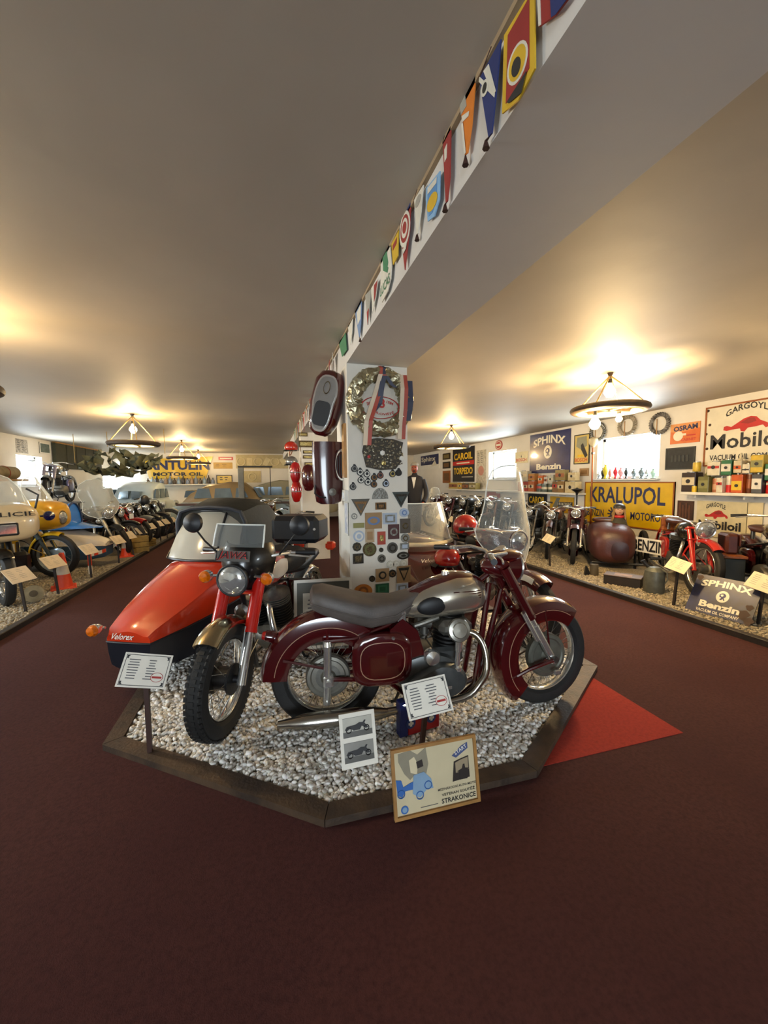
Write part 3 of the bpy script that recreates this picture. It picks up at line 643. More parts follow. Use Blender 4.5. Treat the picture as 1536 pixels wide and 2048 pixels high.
def sidecar(label, nose, head, top, low, trimm, z0=.09, canopy=False, name='sidecar', cat='sidecar', group=None, s=1.0, lettertext=None):
    """boat-shaped sidecar; nose = ground point under its front edge, x forward"""
    hd = radians(head); t = thing(name, label, cat, (nose[0], nose[1], z0), hd, group)
    sec = [(0, .165, .13, .31, .37), (-.04, .195, .10, .32, .41), (-.25, .26, .07, .335, .50), (-.5, .31, .06, .35, .60), (-.78, .345, .06, .37, .70), (-.86, .35, .06, .375, .715), (-1.35, .355, .07, .39, .72), (-1.7, .33, .13, .40, .70), (-1.95, .25, .24, .40, .60), (-2.02, .19, .30, .40, .52)]
    def up(x, hw, zb, zm, zt_):
        return [Vector((x*s, q*hw*s, z*s)) for q, z in ((-1, zm), (-.985, zm+(zt_-zm)*.5), (-.9, zt_-(zt_-zm)*.18), (-.72, zt_-.012), (-.3, zt_+.012), (0, zt_+.018), (.3, zt_+.012), (.72, zt_-.012), (.9, zt_-(zt_-zm)*.18), (.985, zm+(zt_-zm)*.5), (1, zm), (0, zm-.004))]
    def lo(x, hw, zb, zm, zt_):
        return [Vector((x*s, q*hw*s, z*s)) for q, z in ((-1, zm), (-.96, zb+.1), (-.85, zb+.02), (-.6, zb), (.6, zb), (.85, zb+.02), (.96, zb+.1), (1, zm), (0, zm))]
    b = build('body_shell', G().loft([up(*q) for q in sec]), top, t, 38)
    build('lower_tub', G().loft([lo(*q) for q in sec]), low, t, 40)
    rim = [Vector((q[0]*s, -q[1]*s*1.004, q[3]*s)) for q in reversed(sec)]+[Vector((.006*s, y*.165*s, .31*s)) for y in (-.5, 0, .5)]+[Vector((q[0]*s, q[1]*s*1.004, q[3]*s)) for q in sec]
    build('trim_strip', G().tube(rim, .007, 6), trimm, b)
    wheel(t, 'sidecar_wheel', -1.15*s, .28, .085, Matrix.Identity(4), chrome, dull, .06, .1, 16, 24, y=-.47*s)
    fw = fender(t, 'wheel_guard', -1.15*s, .28, .31, .14, 10, 170, .09, top, Matrix.Translation((0, -.47*s, 0)), 18)
    g = G()
    for xx in (-.45, -1.3): g.tube([(xx*s, .3*s, .14), (xx*s, .62, .2), (xx*s, .7, .3)], .016, 8)
    g.tube([(-.2*s, .2*s, .1), (-1.8*s, .2*s, .1)], .018, 8)
    build('chassis', g, blackm, t)
    return t
# ================================================================== the island's machines
# --- maroon single in profile
tk = [(-.30, -.055, .03, .018), (-.28, -.05, .06, .04), (-.2, -.03, .10, .075), (-.08, -.005, .135, .105), (.06, .02, .148, .12), (.16, .022, .138, .115), (.225, .015, .10, .085), (.255, .01, .05, .045), (.262, .01, .015, .012)]
hero, hp = moto('motorcycle', 'maroon motorcycle with chrome tank and grey bench seat, seen in profile on the pebbles', (1.63, 1.985), -6.9, None,
    wb=1.345, R=.32, tw=.088, z0=.085, body=maroon, tank=tk, tank_mat=M('tank_chrome', 'c9c2b2', .22, .85, .1, 8), tank_x=.69, tank_z=.72, seat_mat=vinyl, seat_z=.66, seat_x=.40, head_z=.90, rake=29, steer=7, plunger=True, lod=2, stripe=pinl,
    bench=[(-.13, .085, .06, .05), (-.115, .11, .11, .09), (-.06, .11, .135, .115), (.06, .075, .14, .125), (.2, .035, .14, .13), (.34, .03, .12, .11), (.5, .075, .075, .07), (.55, .09, .04, .035)],
    rear_drum=(-1, .125, M('drum_alloy', '8d8a80', .42, .8, .2, 20)), front_drum=(-1, .135, M('drum_grey', '6a6a60', .5, .6, .2, 20)), eng_x=.64, eng_z=.31, cyl_r=.092, cyl_h=.29, cyl_tilt=6, case_mat=M('case_grey', '606363', .36, .7, .25, 12), head_mat=dull, exhaust=(-1,), ex_z=.2, bar_w=.7, bar_rise=.05, hl_r=.092, hl_x=.12, hl_z=-.02, nacelle=1.9, shroud0=.46, lower_mat=chrome, ff0=50, ff1=226, fdepth=.125, knee=False, guard_mat=maroon, rimstripe=False, frame_mat=maroon, muf_up=.0, ex_mat=M('exhaust_chrome', 'b0aca2', .2, 1, .15, 10))
def hpart(n, g, m, par=None): return build(n, g, m, par or hero)
tankob = [c for c in hero.children if c.name.startswith('fuel_tank')][0]
tx, tz = hp['tx'], hp['tz']
for s in (-1, 1):
    hpart('knee_pad', G().ell((tx-.095, s*.122, tz-.012), (.095, .022, .052), 20, 10, Matrix.Rotation(-.12, 3, 'Y')), blackm, tankob)
hpart('tank_top_panel', G().loft([superloop((tx+a, 0, tz+b+.012), ry*.78, rz, 18, .8) for a, b, ry, rz in tk]), maroon, tankob)
for i in range(4): hpart('tank_flash', G().tube([(tx+.02+.02*i, -.1405+.0015*i, tz+.062-.014*i), (tx+.15, -.1405+.0015*i+.004, tz+.062-.014*i), (tx+.19, -.122, tz+.062-.014*i)], .003, 5), maroon, tankob)
# engine dress: round cover, bevel tower, big gearbox cover
cm = M('satin_alloy', 'a29f95', .34, .9, .2, 14)
hpart('cam_cover', G().lathe([(.065, 0), (.068, .014), (.062, .026), (.045, .03), (.04, .036), (0, .038)], (hp['ex']+.10, -.13, hp['ez']+.25), (0, -1, .25), 28), cm)
hpart('cam_box', G().box((hp['ex']+.09, -.06, hp['ez']+.26), (.2, .16, .09), None, .03), dull)
hpart('bevel_tower', G().cyl((hp['ex']+.09, -.14, hp['ez']+.03), (hp['ex']+.1, -.14, hp['ez']+.21), .014, None, 12).cyl((hp['ex']+.098, -.14, hp['ez']+.13), (hp['ex']+.1, -.14, hp['ez']+.22), .019, .021, 12).cyl((hp['ex']+.09, -.14, hp['ez']+.02), (hp['ex']+.09, -.14, hp['ez']+.04), .028, None, 12), chrome)
lp = []
for (y, q) in ((-.1, 1.0), (-.145, .98), (-.165, .86), (-.172, .6)):
    lp.append([Vector((hp['ex']-.0+(cos(a)*.20 if cos(a) < 0 else cos(a)*.165)*q-.01, y, .265+(sin(a) if sin(a) > -.2 else sin(a)*.9)*.115*q*(1 if cos(a) > 0 else 1-.45*abs(cos(a))))) for a in [2*pi*j/28 for j in range(28)]])
hpart('gearbox_cover', G().loft(lp), M('case_grey', '4b4d4e'))
hpart('cover_badge', G().box((hp['ex']+.02, -.174, .245), (.06, .006, .018), None, .003), chrome)
hpart('magneto_cover', G().lathe([(.05, 0), (.05, .03), (.04, .045), (0, .05)], (hp['ex']-.05, -.09, .40), (0, -1, .1), 20), chrome)
hpart('carburettor_pipe', G().tube([(hp['ex']-.0, -.07, .62), (hp['ex']-.08, -.08, .60), (hp['ex']-.14, -.07, .58)], .016, 10), dull)
hpart('down_tube', G().tube([(hp['xt']-.06, -.05, .80), (hp['xt']-.12, -.075, .45), (hp['xt']-.16, -.08, .2), (hp['xt']-.26, -.08, .12)], .017, 10).tube([(hp['xt']-.06, .05, .80), (hp['xt']-.12, .075, .45), (hp['xt']-.16, .08, .2), (hp['xt']-.26, .08, .12)], .017, 10), maroon)
hpart('side_box', G().loft([[Vector((x, -y, z)) for x, z in ((.33, .3), (.52, .3), (.55, .42), (.51, .56), (.42, .64), (.35, .58))] for y in (.06, .1, .105)]), maroon)
hpart('oil_filler', G().cyl((.42, -.075, .62), (.42, -.075, .67), .028, None, 14).cyl((.42, -.075, .665), (.42, -.075, .68), .033, None, 14), chrome)
hpart('box_latch', G().cyl((.36, -.135, .545), (.36, -.15, .545), .011, .007, 10), chrome)
hpart('kick_lever', G().tube([(hp['ex']-.22, -.15, .21), (hp['ex']-.24, -.2, .19), (hp['ex']-.16, -.21, .185)], .011, 8), chrome)
hpart('nacelle_top', G().ell((hp['xt']+.06, 0, hp['zt']+.045), (.13, .088, .05), 18, 8).xf(hp['S']), maroon)
hpart('fork_spring_cover', G().cyl(hp['A']+Vector((-.05, -.11, .02))+hp['ax']*.12, hp['A']+Vector((-.05, -.11, .02))+hp['ax']*.32, .016, None, 12).xf(hp['S']), chrome)
hpart('torque_arm', G().tube([hp['A']+Vector((0, -.13, 0)), hp['A']+Vector((-.16, -.1, -.05)), hp['A']+Vector((-.235, -.08, -.09))], .011, 8).xf(hp['S']), maroon)
hpart('brake_lever_arm', G().box(hp['A']+Vector((.03, -.11, -.09)), (.05, .02, .03), None, .006).xf(hp['S']), chrome)
hpart('dash_cluster', G().cyl(hp['H']+Vector((.05, 0, .06)), hp['H']+Vector((.03, 0, .095)), .042, .038, 18).xf(hp['S']), chrome)
# --- red machine with handlebar fairing, sidecar beside it
H2 = -115
b2, q2 = moto('motorcycle', 'red motorcycle with black handlebar fairing, round mirrors and amber indicators', (-.275, 2.26), H2, None, wb=1.33, R=.315, tw=.1, z0=.085, body=redp, fender='slim', fender_mat=M('fender_chrome', 'b9ac8e', .16, 1, .1, 8), rfender_mat=chrome, stay_mat=steel,
    fork_mat=M('red_fork_enamel', 'b81a12', .2, 0, .1, 5, coat=.9), lower_mat=chrome, shroud0=.42, shroud_r=.037, fork_w=.105, head_z=.87, rake=27, steer=3, tread=True, lod=2, hl_r=0, seat_mat=blackvinyl, seat_z=.70, ncyl=2, cyl_tilt=20, exhaust=(-1, 1), bar_w=.74, bar_rise=.05, bar_back=.12, knee=False, toolbox=True, front_hub=.085, hub_mat=M('black_hub', '202022', .4, .5), panel=M('white_tank_panel', 'cfcac4', .25, 0, .1, coat=.6), ff0=55, ff1=150)
def bp(n, g, m, par=None, sm=34): return build(n, g, m, par or b2, sm)
S2, Hh = q2['S'], q2['H']
# handlebar fairing
hx, hz = Hh.x+.10, Hh.z+.02
rows = [(-.15, .09, -.02), (-.11, .14, .0), (-.03, .165, .03), (.05, .18, .03), (.12, .165, .0), (.15, .15, -.02)]
lp = []
for (z, hw, fx) in rows:
    lp.append([Vector((hx+fx-.30*(abs(y/hw)**2.2)*hw/.17*.55, y, hz+z)) for y in [hw*(j/14*2-1) for j in range(15)]]+[Vector((hx+fx-.012-.30*(abs(y/hw)**2.2)*hw/.17*.55, y, hz+z)) for y in [hw*(1-j/14*2) for j in range(15)]])
fa = bp('fairing', G().loft(lp).xf(S2), blackp, None, 50)
hl = bp('headlamp', G().lathe([(.0, -.1), (.06, -.08), (.088, -.02), (.092, .012)], (hx+.055, 0, hz-.045), (1, 0, -.03), 28).xf(S2), blackp)
bp('headlamp_rim', G().torus((hx+.067, 0, hz-.045), (1, 0, -.03), .09, .007, 30, 8).xf(S2), blackm, hl)
bp('headlamp_lens', G().lathe([(.086, .012), (.075, .024), (.045, .034), (0, .038)], (hx+.055, 0, hz-.045), (1, 0, -.03), 28).xf(S2), glasslens, hl)
rw = [[Vector((hx+.0-.35*z-.5*y*y, y, hz+.14+z)) for y in [(.155-.06*max(0, z-.05))*(j/12*2-1) for j in range(13)]] for z in (0, .05, .1, .13)]
bp('fly_screen', sheet(rw).xf(S2), tinted, fa, 60)
bp('screen_edge', G().tube([r[0] for r in rw]+rw[-1][1:-1]+[r[-1] for r in reversed(rw)], .005, 6).xf(S2), M('clear_edge', 'e4e8e2'), fa)
# lettering on the fairing's brow
def place_on(root, M4, name='badge'):
    e = bpy.data.objects.new(name, None); C.objects.link(e); e.parent = root; e.matrix_local = M4; return e
def face_plate(root, name, center, right, up, w, h, mat, t=.004, S=None):
    m = frame3(right, up).to_4x4(); m.translation = Vector(center)
    if S is not None: m = S @ m
    o = build(name, G().box((0, 0, -t/2), (w, h, t)), mat, root, 0); o.matrix_local = m; return o
pl = face_plate(b2, 'name_panel', (hx+.048, 0, hz+.095), (0, 1, 0), (-.22, 0, 1), .2, .062, M('grey_panel', '56534f', .4), S=S2)
lettering(pl, 'JAWA', 0, 0, .19, .055, M('jawa_red', 'c42323', .4), .003, .05, slant=.35)
lettering(pl, 'JAWA', 0, 0, .19, .055, M('jawa_black', '0d0d0f', .4), .0042, .012, slant=.35)
for s in (-1, 1):
    i = bp('indicator', G().lathe([(.015, -.05), (.034, -.03), (.037, .0), (.037, .008)], (hx+.02, s*.19, hz-.04), (1, 0, 0), 18).cyl((hx-.03, s*.09, hz-.04), (hx-.005, s*.17, hz-.04), .009, None, 8).xf(S2), chrome)
    bp('indicator_lens', G().lathe([(.036, .0), (.036, .012), (.026, .026), (0, .03)], (hx+.02, s*.19, hz-.04), (1, 0, 0), 18).xf(S2), amber, i)
    mi = bp('mirror', G().tube([Hh+Vector((-.05, s*.2, .09)), Hh+Vector((-.02, s*.27, .17)), Hh+Vector((-.02, s*.335, .25))], .006, 6).xf(S2), blackm)
    bp('mirror_head', G().lathe([(0, .04), (.03, .036), (.058, .018), (.064, 0), (.06, -.006), (0, -.006)], Hh+Vector((-.02, s*.345, .285)), (1, 0, .1), 22).xf(S2), blackm, mi)
bp('horn', G().lathe([(.045, 0), (.05, .02), (.03, .035), (0, .035)], (q2['xt']+.04, .0, .62), (1, 0, 0), 16), steel)
bp('horn_red_badge', G().ell((q2['xt']+.1, 0, .79), (.02, .02, .02), 10, 8).xf(S2), redp)
bp('seat_roll', G().loft([superloop((x, 0, .83), w, h, 16, .6) for x, w, h in ((.35, .13, .06), (.38, .16, .085), (.55, .17, .09), (.7, .15, .07), (.74, .12, .05))]), blackvinyl)
bp('luggage_case', G().box((-.12, -.07, .99), (.34, .44, .24), None, .04).box((-.12, -.07, .885), (.3, .2, .04)), M('case_black', '17191d', .4, 0, .2, 8))
bp('case_lock', G().cyl((.052, .12, 1.0), (.058, .12, 1.0), .012, None, 10), chrome)
for s in (-1, 1):
    i = bp('rear_indicator', G().box((-.3, s*.16, .8), (.09, .09, .08), None, .02), orangered)
    bp('rear_indicator_lens', G().ell((-.34, s*.16, .8), (.03, .035, .035), 10, 8), amber, i)
sc = sidecar('orange-red sidecar with black tub, windscreen and black folding hood', (-.945, 2.93), H2, orangered, M('navy_black_tub', '12161f', .35, 0, .2, 6), M('dark_trim', '15161a', .4), z0=.11)
def sp_(n, g, m, par=None, sm=34): return build(n, g, m, par or sc, sm)
# windscreen frame and soft top
base = [Vector((-.86+.10*(1-abs(q)**2), q*.345, .715-.0*abs(q))) for q in [j/12*2-1 for j in range(13)]]
topr = [Vector((-1.10+.07*(1-abs(q)**2), q*.29, 1.13-.05*abs(q)**3)) for q in [j/12*2-1 for j in range(13)]]
mid = [(a+b)/2+Vector((.03, 0, 0)) for a, b in zip(base, topr)]
ws = sp_('windscreen', sheet([base, mid, topr]), glassy('hazy_perspex', 'b9bab2', .42, .12), None, 60)
sp_('screen_edge', G().tube(base+list(reversed(topr)), .012, 8, True), M('dark_trim', '15161a'), ws)
sp_('screen_pillar', G().tube([base[9], mid[9], topr[9]], .012, 8), M('dark_trim', '15161a'), ws)
L = []
for (x, hw, z0_, zt_) in ((-1.03, .33, .86, 1.16), (-1.12, .36, .74, 1.20), (-1.3, .37, .72, 1.24), (-1.55, .36, .72, 1.22), (-1.75, .33, .70, 1.12), (-1.88, .28, .68, .95), (-1.95, .22, .64, .78)):
    L.append([Vector((x, q*hw, z)) for q, z in ((-1, z0_), (-1, z0_+(zt_-z0_)*.55), (-.88, z0_+(zt_-z0_)*.86), (-.55, zt_-.01), (0, zt_), (.55, zt_-.01), (.88, z0_+(zt_-z0_)*.86), (1, z0_+(zt_-z0_)*.55), (1, z0_), (0, z0_))])
hood = sp_('folding_hood', G().loft(L), M('hood_cloth', '26261f', .75, 0, .3, 7, .35, 22), None, 45)
sp_('hood_band', G().tube([Vector((p.x+.02, p.y*1.02, p.z+.004)) for p in L[0][:9]], .02, 8), M('hood_blue_black', '1c222c', .6), hood)
for s in (-1, 1):
    i = sp_('marker_lamp', G().lathe([(.012, -.06), (.03, -.035), (.042, 0), (.042, .01)], (.03, -.225, .40), (1, 0, 0), 18).tube([(-.02, -.19, .40), (-.02, -.225, .40)], .008, 6), chrome) if s < 0 else None
    if i: sp_('marker_lens', G().lathe([(.04, .01), (.04, .02), (.03, .036), (0, .042)], (.03, -.225, .40), (1, 0, 0), 18), amber, i)
npl = face_plate(sc, 'name_badge', (.004, -.03, .355), (0, 1, 0), (-.25, 0, 1), .01, .01, orangered)
lettering(npl, 'Velorex', 0, 0, .17, .04, whitep, .012, .01, slant=.5)
# --- second maroon machine with tall clear screen, maroon sidecar behind the pillar
b3, q3 = moto('motorcycle', 'maroon motorcycle with tall clear windscreen, steered towards the aisle, beside the pillar', (2.05, 2.66), -86, None, wb=1.33, R=.31, tw=.085, z0=.085, body=maroon, steer=6, lod=2, plunger=True, hl_r=.095, hl_x=.13, nacelle=2.3, hl_z=.0, head_z=.88, seat='solo', saddle_mat=blackvinyl, stripe=pinl, bar_rise=.04, tank_mat=maroon)
windscreen(b3, (q3['xt']+.17, 0, .70), [(0, .13), (.04, .2), (.1, .26), (.18, .31), (.26, .325), (.33, .30), (.4, .265), (.5, .24), (.6, .225), (.7, .205), (.78, .17), (.82, .11), (.84, .03)], perspex, q3['S'], bend=.55, rake=.16)
build('fork_brace_chrome', G().tube([q3['A']+Vector((-.02, -.11, .1)), q3['A']+Vector((-.16, -.12, .38))], .02, 8).xf(q3['S']), chrome, b3)
# white number plate along the front fender
pl = []
for i in range(9):
    a = radians(70+i*8); pl.append([q3['A']+Vector((cos(a)*r, y, sin(a)*r)) for r, y in ((.275, -.085), (.325, -.085), (.325, -.082), (.275, -.082))])
build('number_plate', G().loft(pl).xf(q3['S']), whitep, b3)
sc3 = sidecar('maroon sidecar with clear screen beside the plaque pillar', (1.47, 2.80), -90, maroon, dmaroon, chrome, z0=.12, s=1.08)
wz = [[Vector((-.72-.3*z+.08*(1-(q)**2)-.1*q*q, q*(.34-.12*z), .75+z)) for q in [j/12*2-1 for j in range(13)]] for z in (0, .12, .25, .36, .40)]
w3 = build('windscreen', sheet(wz), perspex, sc3, 60); build('screen_edge', G().tube([r[0] for r in wz]+wz[-1][1:-1]+[r[-1] for r in reversed(wz)], .006, 6), M('clear_edge', 'e4e8e2'), w3)
build('padded_rim', G().tube([Vector((-.72-.1*q*q+.09*(1-q*q), q*.35, .755)) for q in [j/12*2-1 for j in range(13)]], .022, 8), cream, sc3)
n3 = face_plate(sc3, 'name_badge', (-.42, -.06, .635), (0, 1, 0.0), (-.93, 0, .37), .01, .01, maroon); lettering(n3, 'Velorex', 0, 0, .2, .06, whitep, .012, .01, slant=.5)
# helmets
def helmet(label, loc, rz, mat, band=None, r=.115, group=None, name='helmet'):
    t = thing(name, label, 'helmet', loc, rz, group)
    sh = build('shell', G().ell((0, 0, r*.55), (r*1.12, r, r*1.02), 24, 14, None, -.55), mat, t, 60)
    build('rim_band', G().torus((0, 0, r*.02), (0, 0, 1), r*.94, .008, 28, 6), band or blackm, t)
    build('peak', G().loft([[Vector((r*cos(a)*k, r*sin(a)*k*.92, r*.16+d)) for a in [(-.9+1.8*j/10) for j in range(11)]]+[Vector((r*cos(a)*k, r*sin(a)*k*.92, r*.13+d)) for a in [(.9-1.8*j/10) for j in range(11)]] for k, d in ((1.02, 0), (1.4, -.02))]), band or blackm, t, 60)
    build('chin_strap', G().tube([(0, -r*.9, 0), (.02, -r*.75, -r*.5), (.03, 0, -r*.8), (.02, r*.75, -r*.5), (0, r*.9, 0)], .009, 6, False, .4), tan, t)
    return t
helmet('round red helmet resting on the maroon sidecar cowl', (1.53, 3.13, .735), 2.6, redp, r=.105)
helmet('red helmet with black band on the saddle behind the tall clear screen', (1.97, 3.6, .945), -1.4, redp, blackm, r=.125)
b4, q4 = moto('motorcycle', 'black motorcycle with orange indicator standing behind the red one', (.16, 5.25), -104, None, z0=ZF, body=blackp, fender='slim', fender_mat=blackp, hl_r=.085, hl_mat=blackp, bar_rise=.1, head_z=.88, exhaust=(-1, 1), seat_mat=blackvinyl)
for s_ in (-1, 1): build('indicator', G().ell(q4['H']+Vector((.08, s_*.2, .0)), (.03, .035, .035), 12, 8).cyl(q4['H']+Vector((.06, s_*.08, 0)), q4['H']+Vector((.07, s_*.18, 0)), .008, None, 6), amber, b4)
# ================================================================== cards, frames, pillar and beam decoration
def face(F):                                                # F: horizontal direction the face looks towards
    return Vector((-F.y, F.x, 0))
def dirv(deg): return Vector((cos(radians(deg)), sin(radians(deg)), 0))
def plate(name, label, cat, fr, center, w, h, mat, t=.012, group=None, ch=0.0):
    o = build(name, G().box((0, 0, t/2), (w, h, t), None, ch), mat, None, 0)
    m = fr.to_4x4(); m.translation = Vector(center); o.matrix_world = m
    o['hw'] = 0; del o['hw']
    return tag(o, label, cat, group)
def border(o, w, h, b, t, mat, name='frame'):
    g = G()
    for (x, y, dx, dy) in ((0, h/2-b/2, w, b), (0, -h/2+b/2, w, b), (-w/2+b/2, 0, b, h-2*b), (w/2-b/2, 0, b, h-2*b)): g.box((x, y, t/2), (dx, dy, t))
    return build(name, g, mat, o, 0)
def printlines(o, x0, y0, w, h, n, mat, z, cols=2, seed=1):
    r = random.Random(seed); g = G()
    for i in range(n):
        y = y0-h*i/n
        g.box((x0+w*.14, y, z), (w*r.uniform(.2, .28), h/n*.32, .0008)); g.box((x0+w*.42+w*.16, y, z), (w*r.uniform(.12, .32), h/n*.32, .0008))
    p = build('print_lines', g, mat, o, 0); p['kind'] = 'stuff'; return p
greyprint = M('grey_print', '55555a', .6)
def info_sign(label, foot, center, w, h, facing, tilt, group=None, detail=0, postm=None, z0=.09, spin=0.0, cardm=None):
    t = thing('info_sign', label, 'sign', (foot[0], foot[1], z0), 0, group)
    F = dirv(facing); r = face(F); up = Vector((0, 0, 1))*cos(radians(tilt))-F*sin(radians(tilt)); c = Vector(center)-Vector((foot[0], foot[1], z0))
    if spin: r, up = r*cos(spin)+up*sin(spin), up*cos(spin)-r*sin(spin)
    n = r.cross(up)
    build('post', G().box((0, 0, .0), (.022, .022, .02)).loft([[Vector(p)+q for q in (Vector((-.011, -.011, 0)), Vector((.011, -.011, 0)), Vector((.011, .011, 0)), Vector((-.011, .011, 0)))] for p in ((0, 0, 0), c-n*.012)]), postm or M('post_brown', '3a1d12', .55), t, 0)
    m = frame3(r, up).to_4x4(); m.translation = c
    cd = build('card', G().box((0, 0, -.004), (w, h, .008)), cardm or paper, t, 0); cd.matrix_local = m
    if detail:
        g = G()
        for (x, y, dx, dy) in ((0, h*.44, w*.92, .0025), (0, -h*.44, w*.92, .0025), (-w*.45, 0, .0025, h*.88), (w*.45, 0, .0025, h*.88)): g.box((x, y, .0006), (dx, dy, .001))
        build('border_line', g, blacktext, cd, 0)
        for sx in (-1, 1):
            for sy in (-1, 1): shape(cd, 'corner_ornament', [(sx*w*.44, sy*h*.42), (sx*w*.38, sy*h*.42), (sx*w*.41, sy*h*.37), (sx*w*.40, sy*h*.33), (sx*w*.44, sy*h*.33)], blacktext, .0012)
        printlines(cd, -w*.38, h*.3, w*.85, h*.62, 8, greyprint, .0007, seed=len(label))
        for rr, mm, zz in ((1, redtext, .0012), (.9, paper, .0016)): shape(cd, 'stamp', circ(w*.28, -h*.18, w*.13*rr, h*.14*rr), mm, zz)
        shape(cd, 'stamp_band', rect(w*.28, -h*.18, w*.2, h*.06), redtext, .002)
    else:
        printlines(cd, -w*.42, h*.34, w*.9, h*.7, 6, M('pale_print', 'a79f8e', .6), .0007, seed=len(label))
    return t
c1 = at_y(855, 1394, 1.72); info_sign('white specification card on a post in front of the chrome tanked maroon motorcycle', (c1.x, 1.80), c1, .232, .17, -98, 30, detail=1, spin=.13)
c2 = at_y(290, 1341, 2.2); info_sign('white specification card on a brown post beside the orange-red sidecar', (-.645, 2.205), c2, .225, .165, -83, 30, detail=1, spin=-.26)
# framed rally print leaning on the kerb
def leaning(name, label, cat, bl, br, ztop, lean, hgt, t, mat, group=None):
    bl, br = Vector(bl), Vector(br); r = (br-bl).normalized(); F = Vector((r.y, -r.x, 0)).normalized()
    up = (Vector((0, 0, 1))*cos(lean)-F*sin(lean)); up = (up-r*up.dot(r)).normalized(); w = (br-bl).length
    return plate(name, label, cat, frame3(r, up), (bl+br)/2+up*hgt/2, w, hgt, mat, t), w
fp, w = leaning('framed_picture', 'wood-framed rally print leaning against the platform kerb', 'picture', at_z(788, 1640, ZF+.001), at_z(958, 1598, ZF+.001), 0, .2, .285, .008, M('poster_cream', 'c9bb98', .5, 0, .06))
h = .285
border(fp, w, h, .013, .018, pinewood)
ph = shape(fp, 'print_photo', [(w*.19, h*-.14), (w*.40, h*-.12), (w*.40, h*.2), (w*.32, h*.18), (w*.22, h*.15)], M('sepia_dark', '2a211b', .5), .0095)
shape(fp, 'print_photo_sky', [(w*.235, h*-.02), (w*.39, h*.0), (w*.39, h*.18), (w*.3, h*.16), (w*.235, h*.13)], M('sepia_light', '9c8c70', .5), .0105)
shape(fp, 'print_rider', [(w*.28, h*-.13), (w*.28, h*-.02), (w*.25, h*.0), (w*.31, h*.03), (w*.325, h*.09), (w*.345, h*.09), (w*.35, h*.03), (w*.39, h*.02), (w*.37, h*-.03), (w*.37, h*-.13)], M('sepia_dark', '2a211b'), .0112)
shape(fp, 'print_flag', [(w*.2, h*.24), (w*.25, h*.2), (w*.4, h*.31), (w*.4, h*.40), (w*.32, h*.36)], M('flag_blue', '44527e', .5), .0095)
lettering(fp, 'START', w*.31, h*.31, w*.16, h*.055, paper, .0105, .01, tilt=.42)
for k, (pts, mm) in enumerate([([(-.42, .42), (-.28, .44), (-.2, .36), (-.1, .44), (-.08, .2), (-.12, .02), (-.22, .1), (-.3, .02), (-.36, .12), (-.42, .3)], M('sketch_grey', '8d8570', .6)), ([(-.3, .3), (-.24, .34), (-.2, .22), (-.22, .08), (-.29, .12)], paperold), ([(-.22, .26), (-.15, .28), (-.14, .18), (-.21, .16)], M('sepia_dark', '2a211b')), ([(-.46, .06), (-.4, .04), (-.38, -.06), (-.3, -.02), (-.24, .0), (-.26, -.12), (-.36, -.12), (-.4, -.2), (-.45, -.16)], M('sketch_blue', '2f62a8', .6)), ([(-.26, .08), (-.14, .1), (-.06, -.02), (-.04, -.16), (-.12, -.16), (-.2, -.26), (-.28, -.18)], M('sketch_pale_blue', '7f9db8', .6))]):
    shape(fp, 'print_sketch', [(a*w, b*h) for a, b in pts], mm, .009+.0004*k)
for cx, cy in ((-.41, -.15), (-.2, -.22), (-.1, -.1)): build('print_wheel', G().torus((cx*w, cy*h, .0115), (0, 0, 1), .016, .002, 20, 4), M('sketch_blue', '2f62a8'), fp)
shape(fp, 'print_seal', circ(-w*.38, -h*.38, .017), M('sketch_blue', '2f62a8'), .0095); shape(fp, 'print_seal_face', circ(-w*.38, -h*.38, .011), M('sketch_pale_blue', '7f9db8'), .0102)
lettering(fp, 'MEZINÁRODNÍ AUTO-MOTO', w*.24, -h*.21, w*.46, h*.042, blacktext, .0095, .01)
lettering(fp, 'VETERAN SOUTĚŽ', w*.25, -h*.29, w*.4, h*.05, blacktext, .0095, .015)
lettering(fp, 'STRAKONICE', w*.25, -h*.385, w*.41, h*.07, blacktext, .0095, .02)
build('print_caption', G().box((-w*.1, -h*.4, .0095), (w*.2, .002, .001)), greyprint, fp, 0)
# two-photograph card
pc, w = leaning('photo_card', 'white card with two old black and white motorcycle photographs', 'photograph', at_z(684, 1541, .094), at_z(756, 1525, .094), 0, .30, .25, .004, paper); h = .25
for i, (cy, m1) in enumerate(((.235, M('photo_bright', 'b9b7ac', .3)), (-.22, M('photo_grey', '8f8e88', .3)))):
    shape(pc, 'photograph', rect(.0, cy*h, w*.82, h*.36), M('photo_dark', '5b5a56', .3), .0048); shape(pc, 'photograph_sky', rect(0, cy*h+h*.05, w*.82, h*.25), m1, .0054)
    for sx in (-1, 1): build('photo_wheel', G().torus((sx*w*.25, cy*h-.012, .006), (0, 0, 1), .0125, .0022, 18, 4), blacktext, pc)
    shape(pc, 'photo_motorcycle', [(a*w, cy*h+b) for a, b in ((-.36, -.008), (-.3, .006), (-.05, .01), (.05, .018), (.15, .016), (.2, .026), (.24, .024), (.2, .012), (.3, -.012), (.22, -.014), (.12, .0), (.06, -.016), (-.12, -.016), (-.2, -.004), (-.3, -.014))], blacktext, .0066)
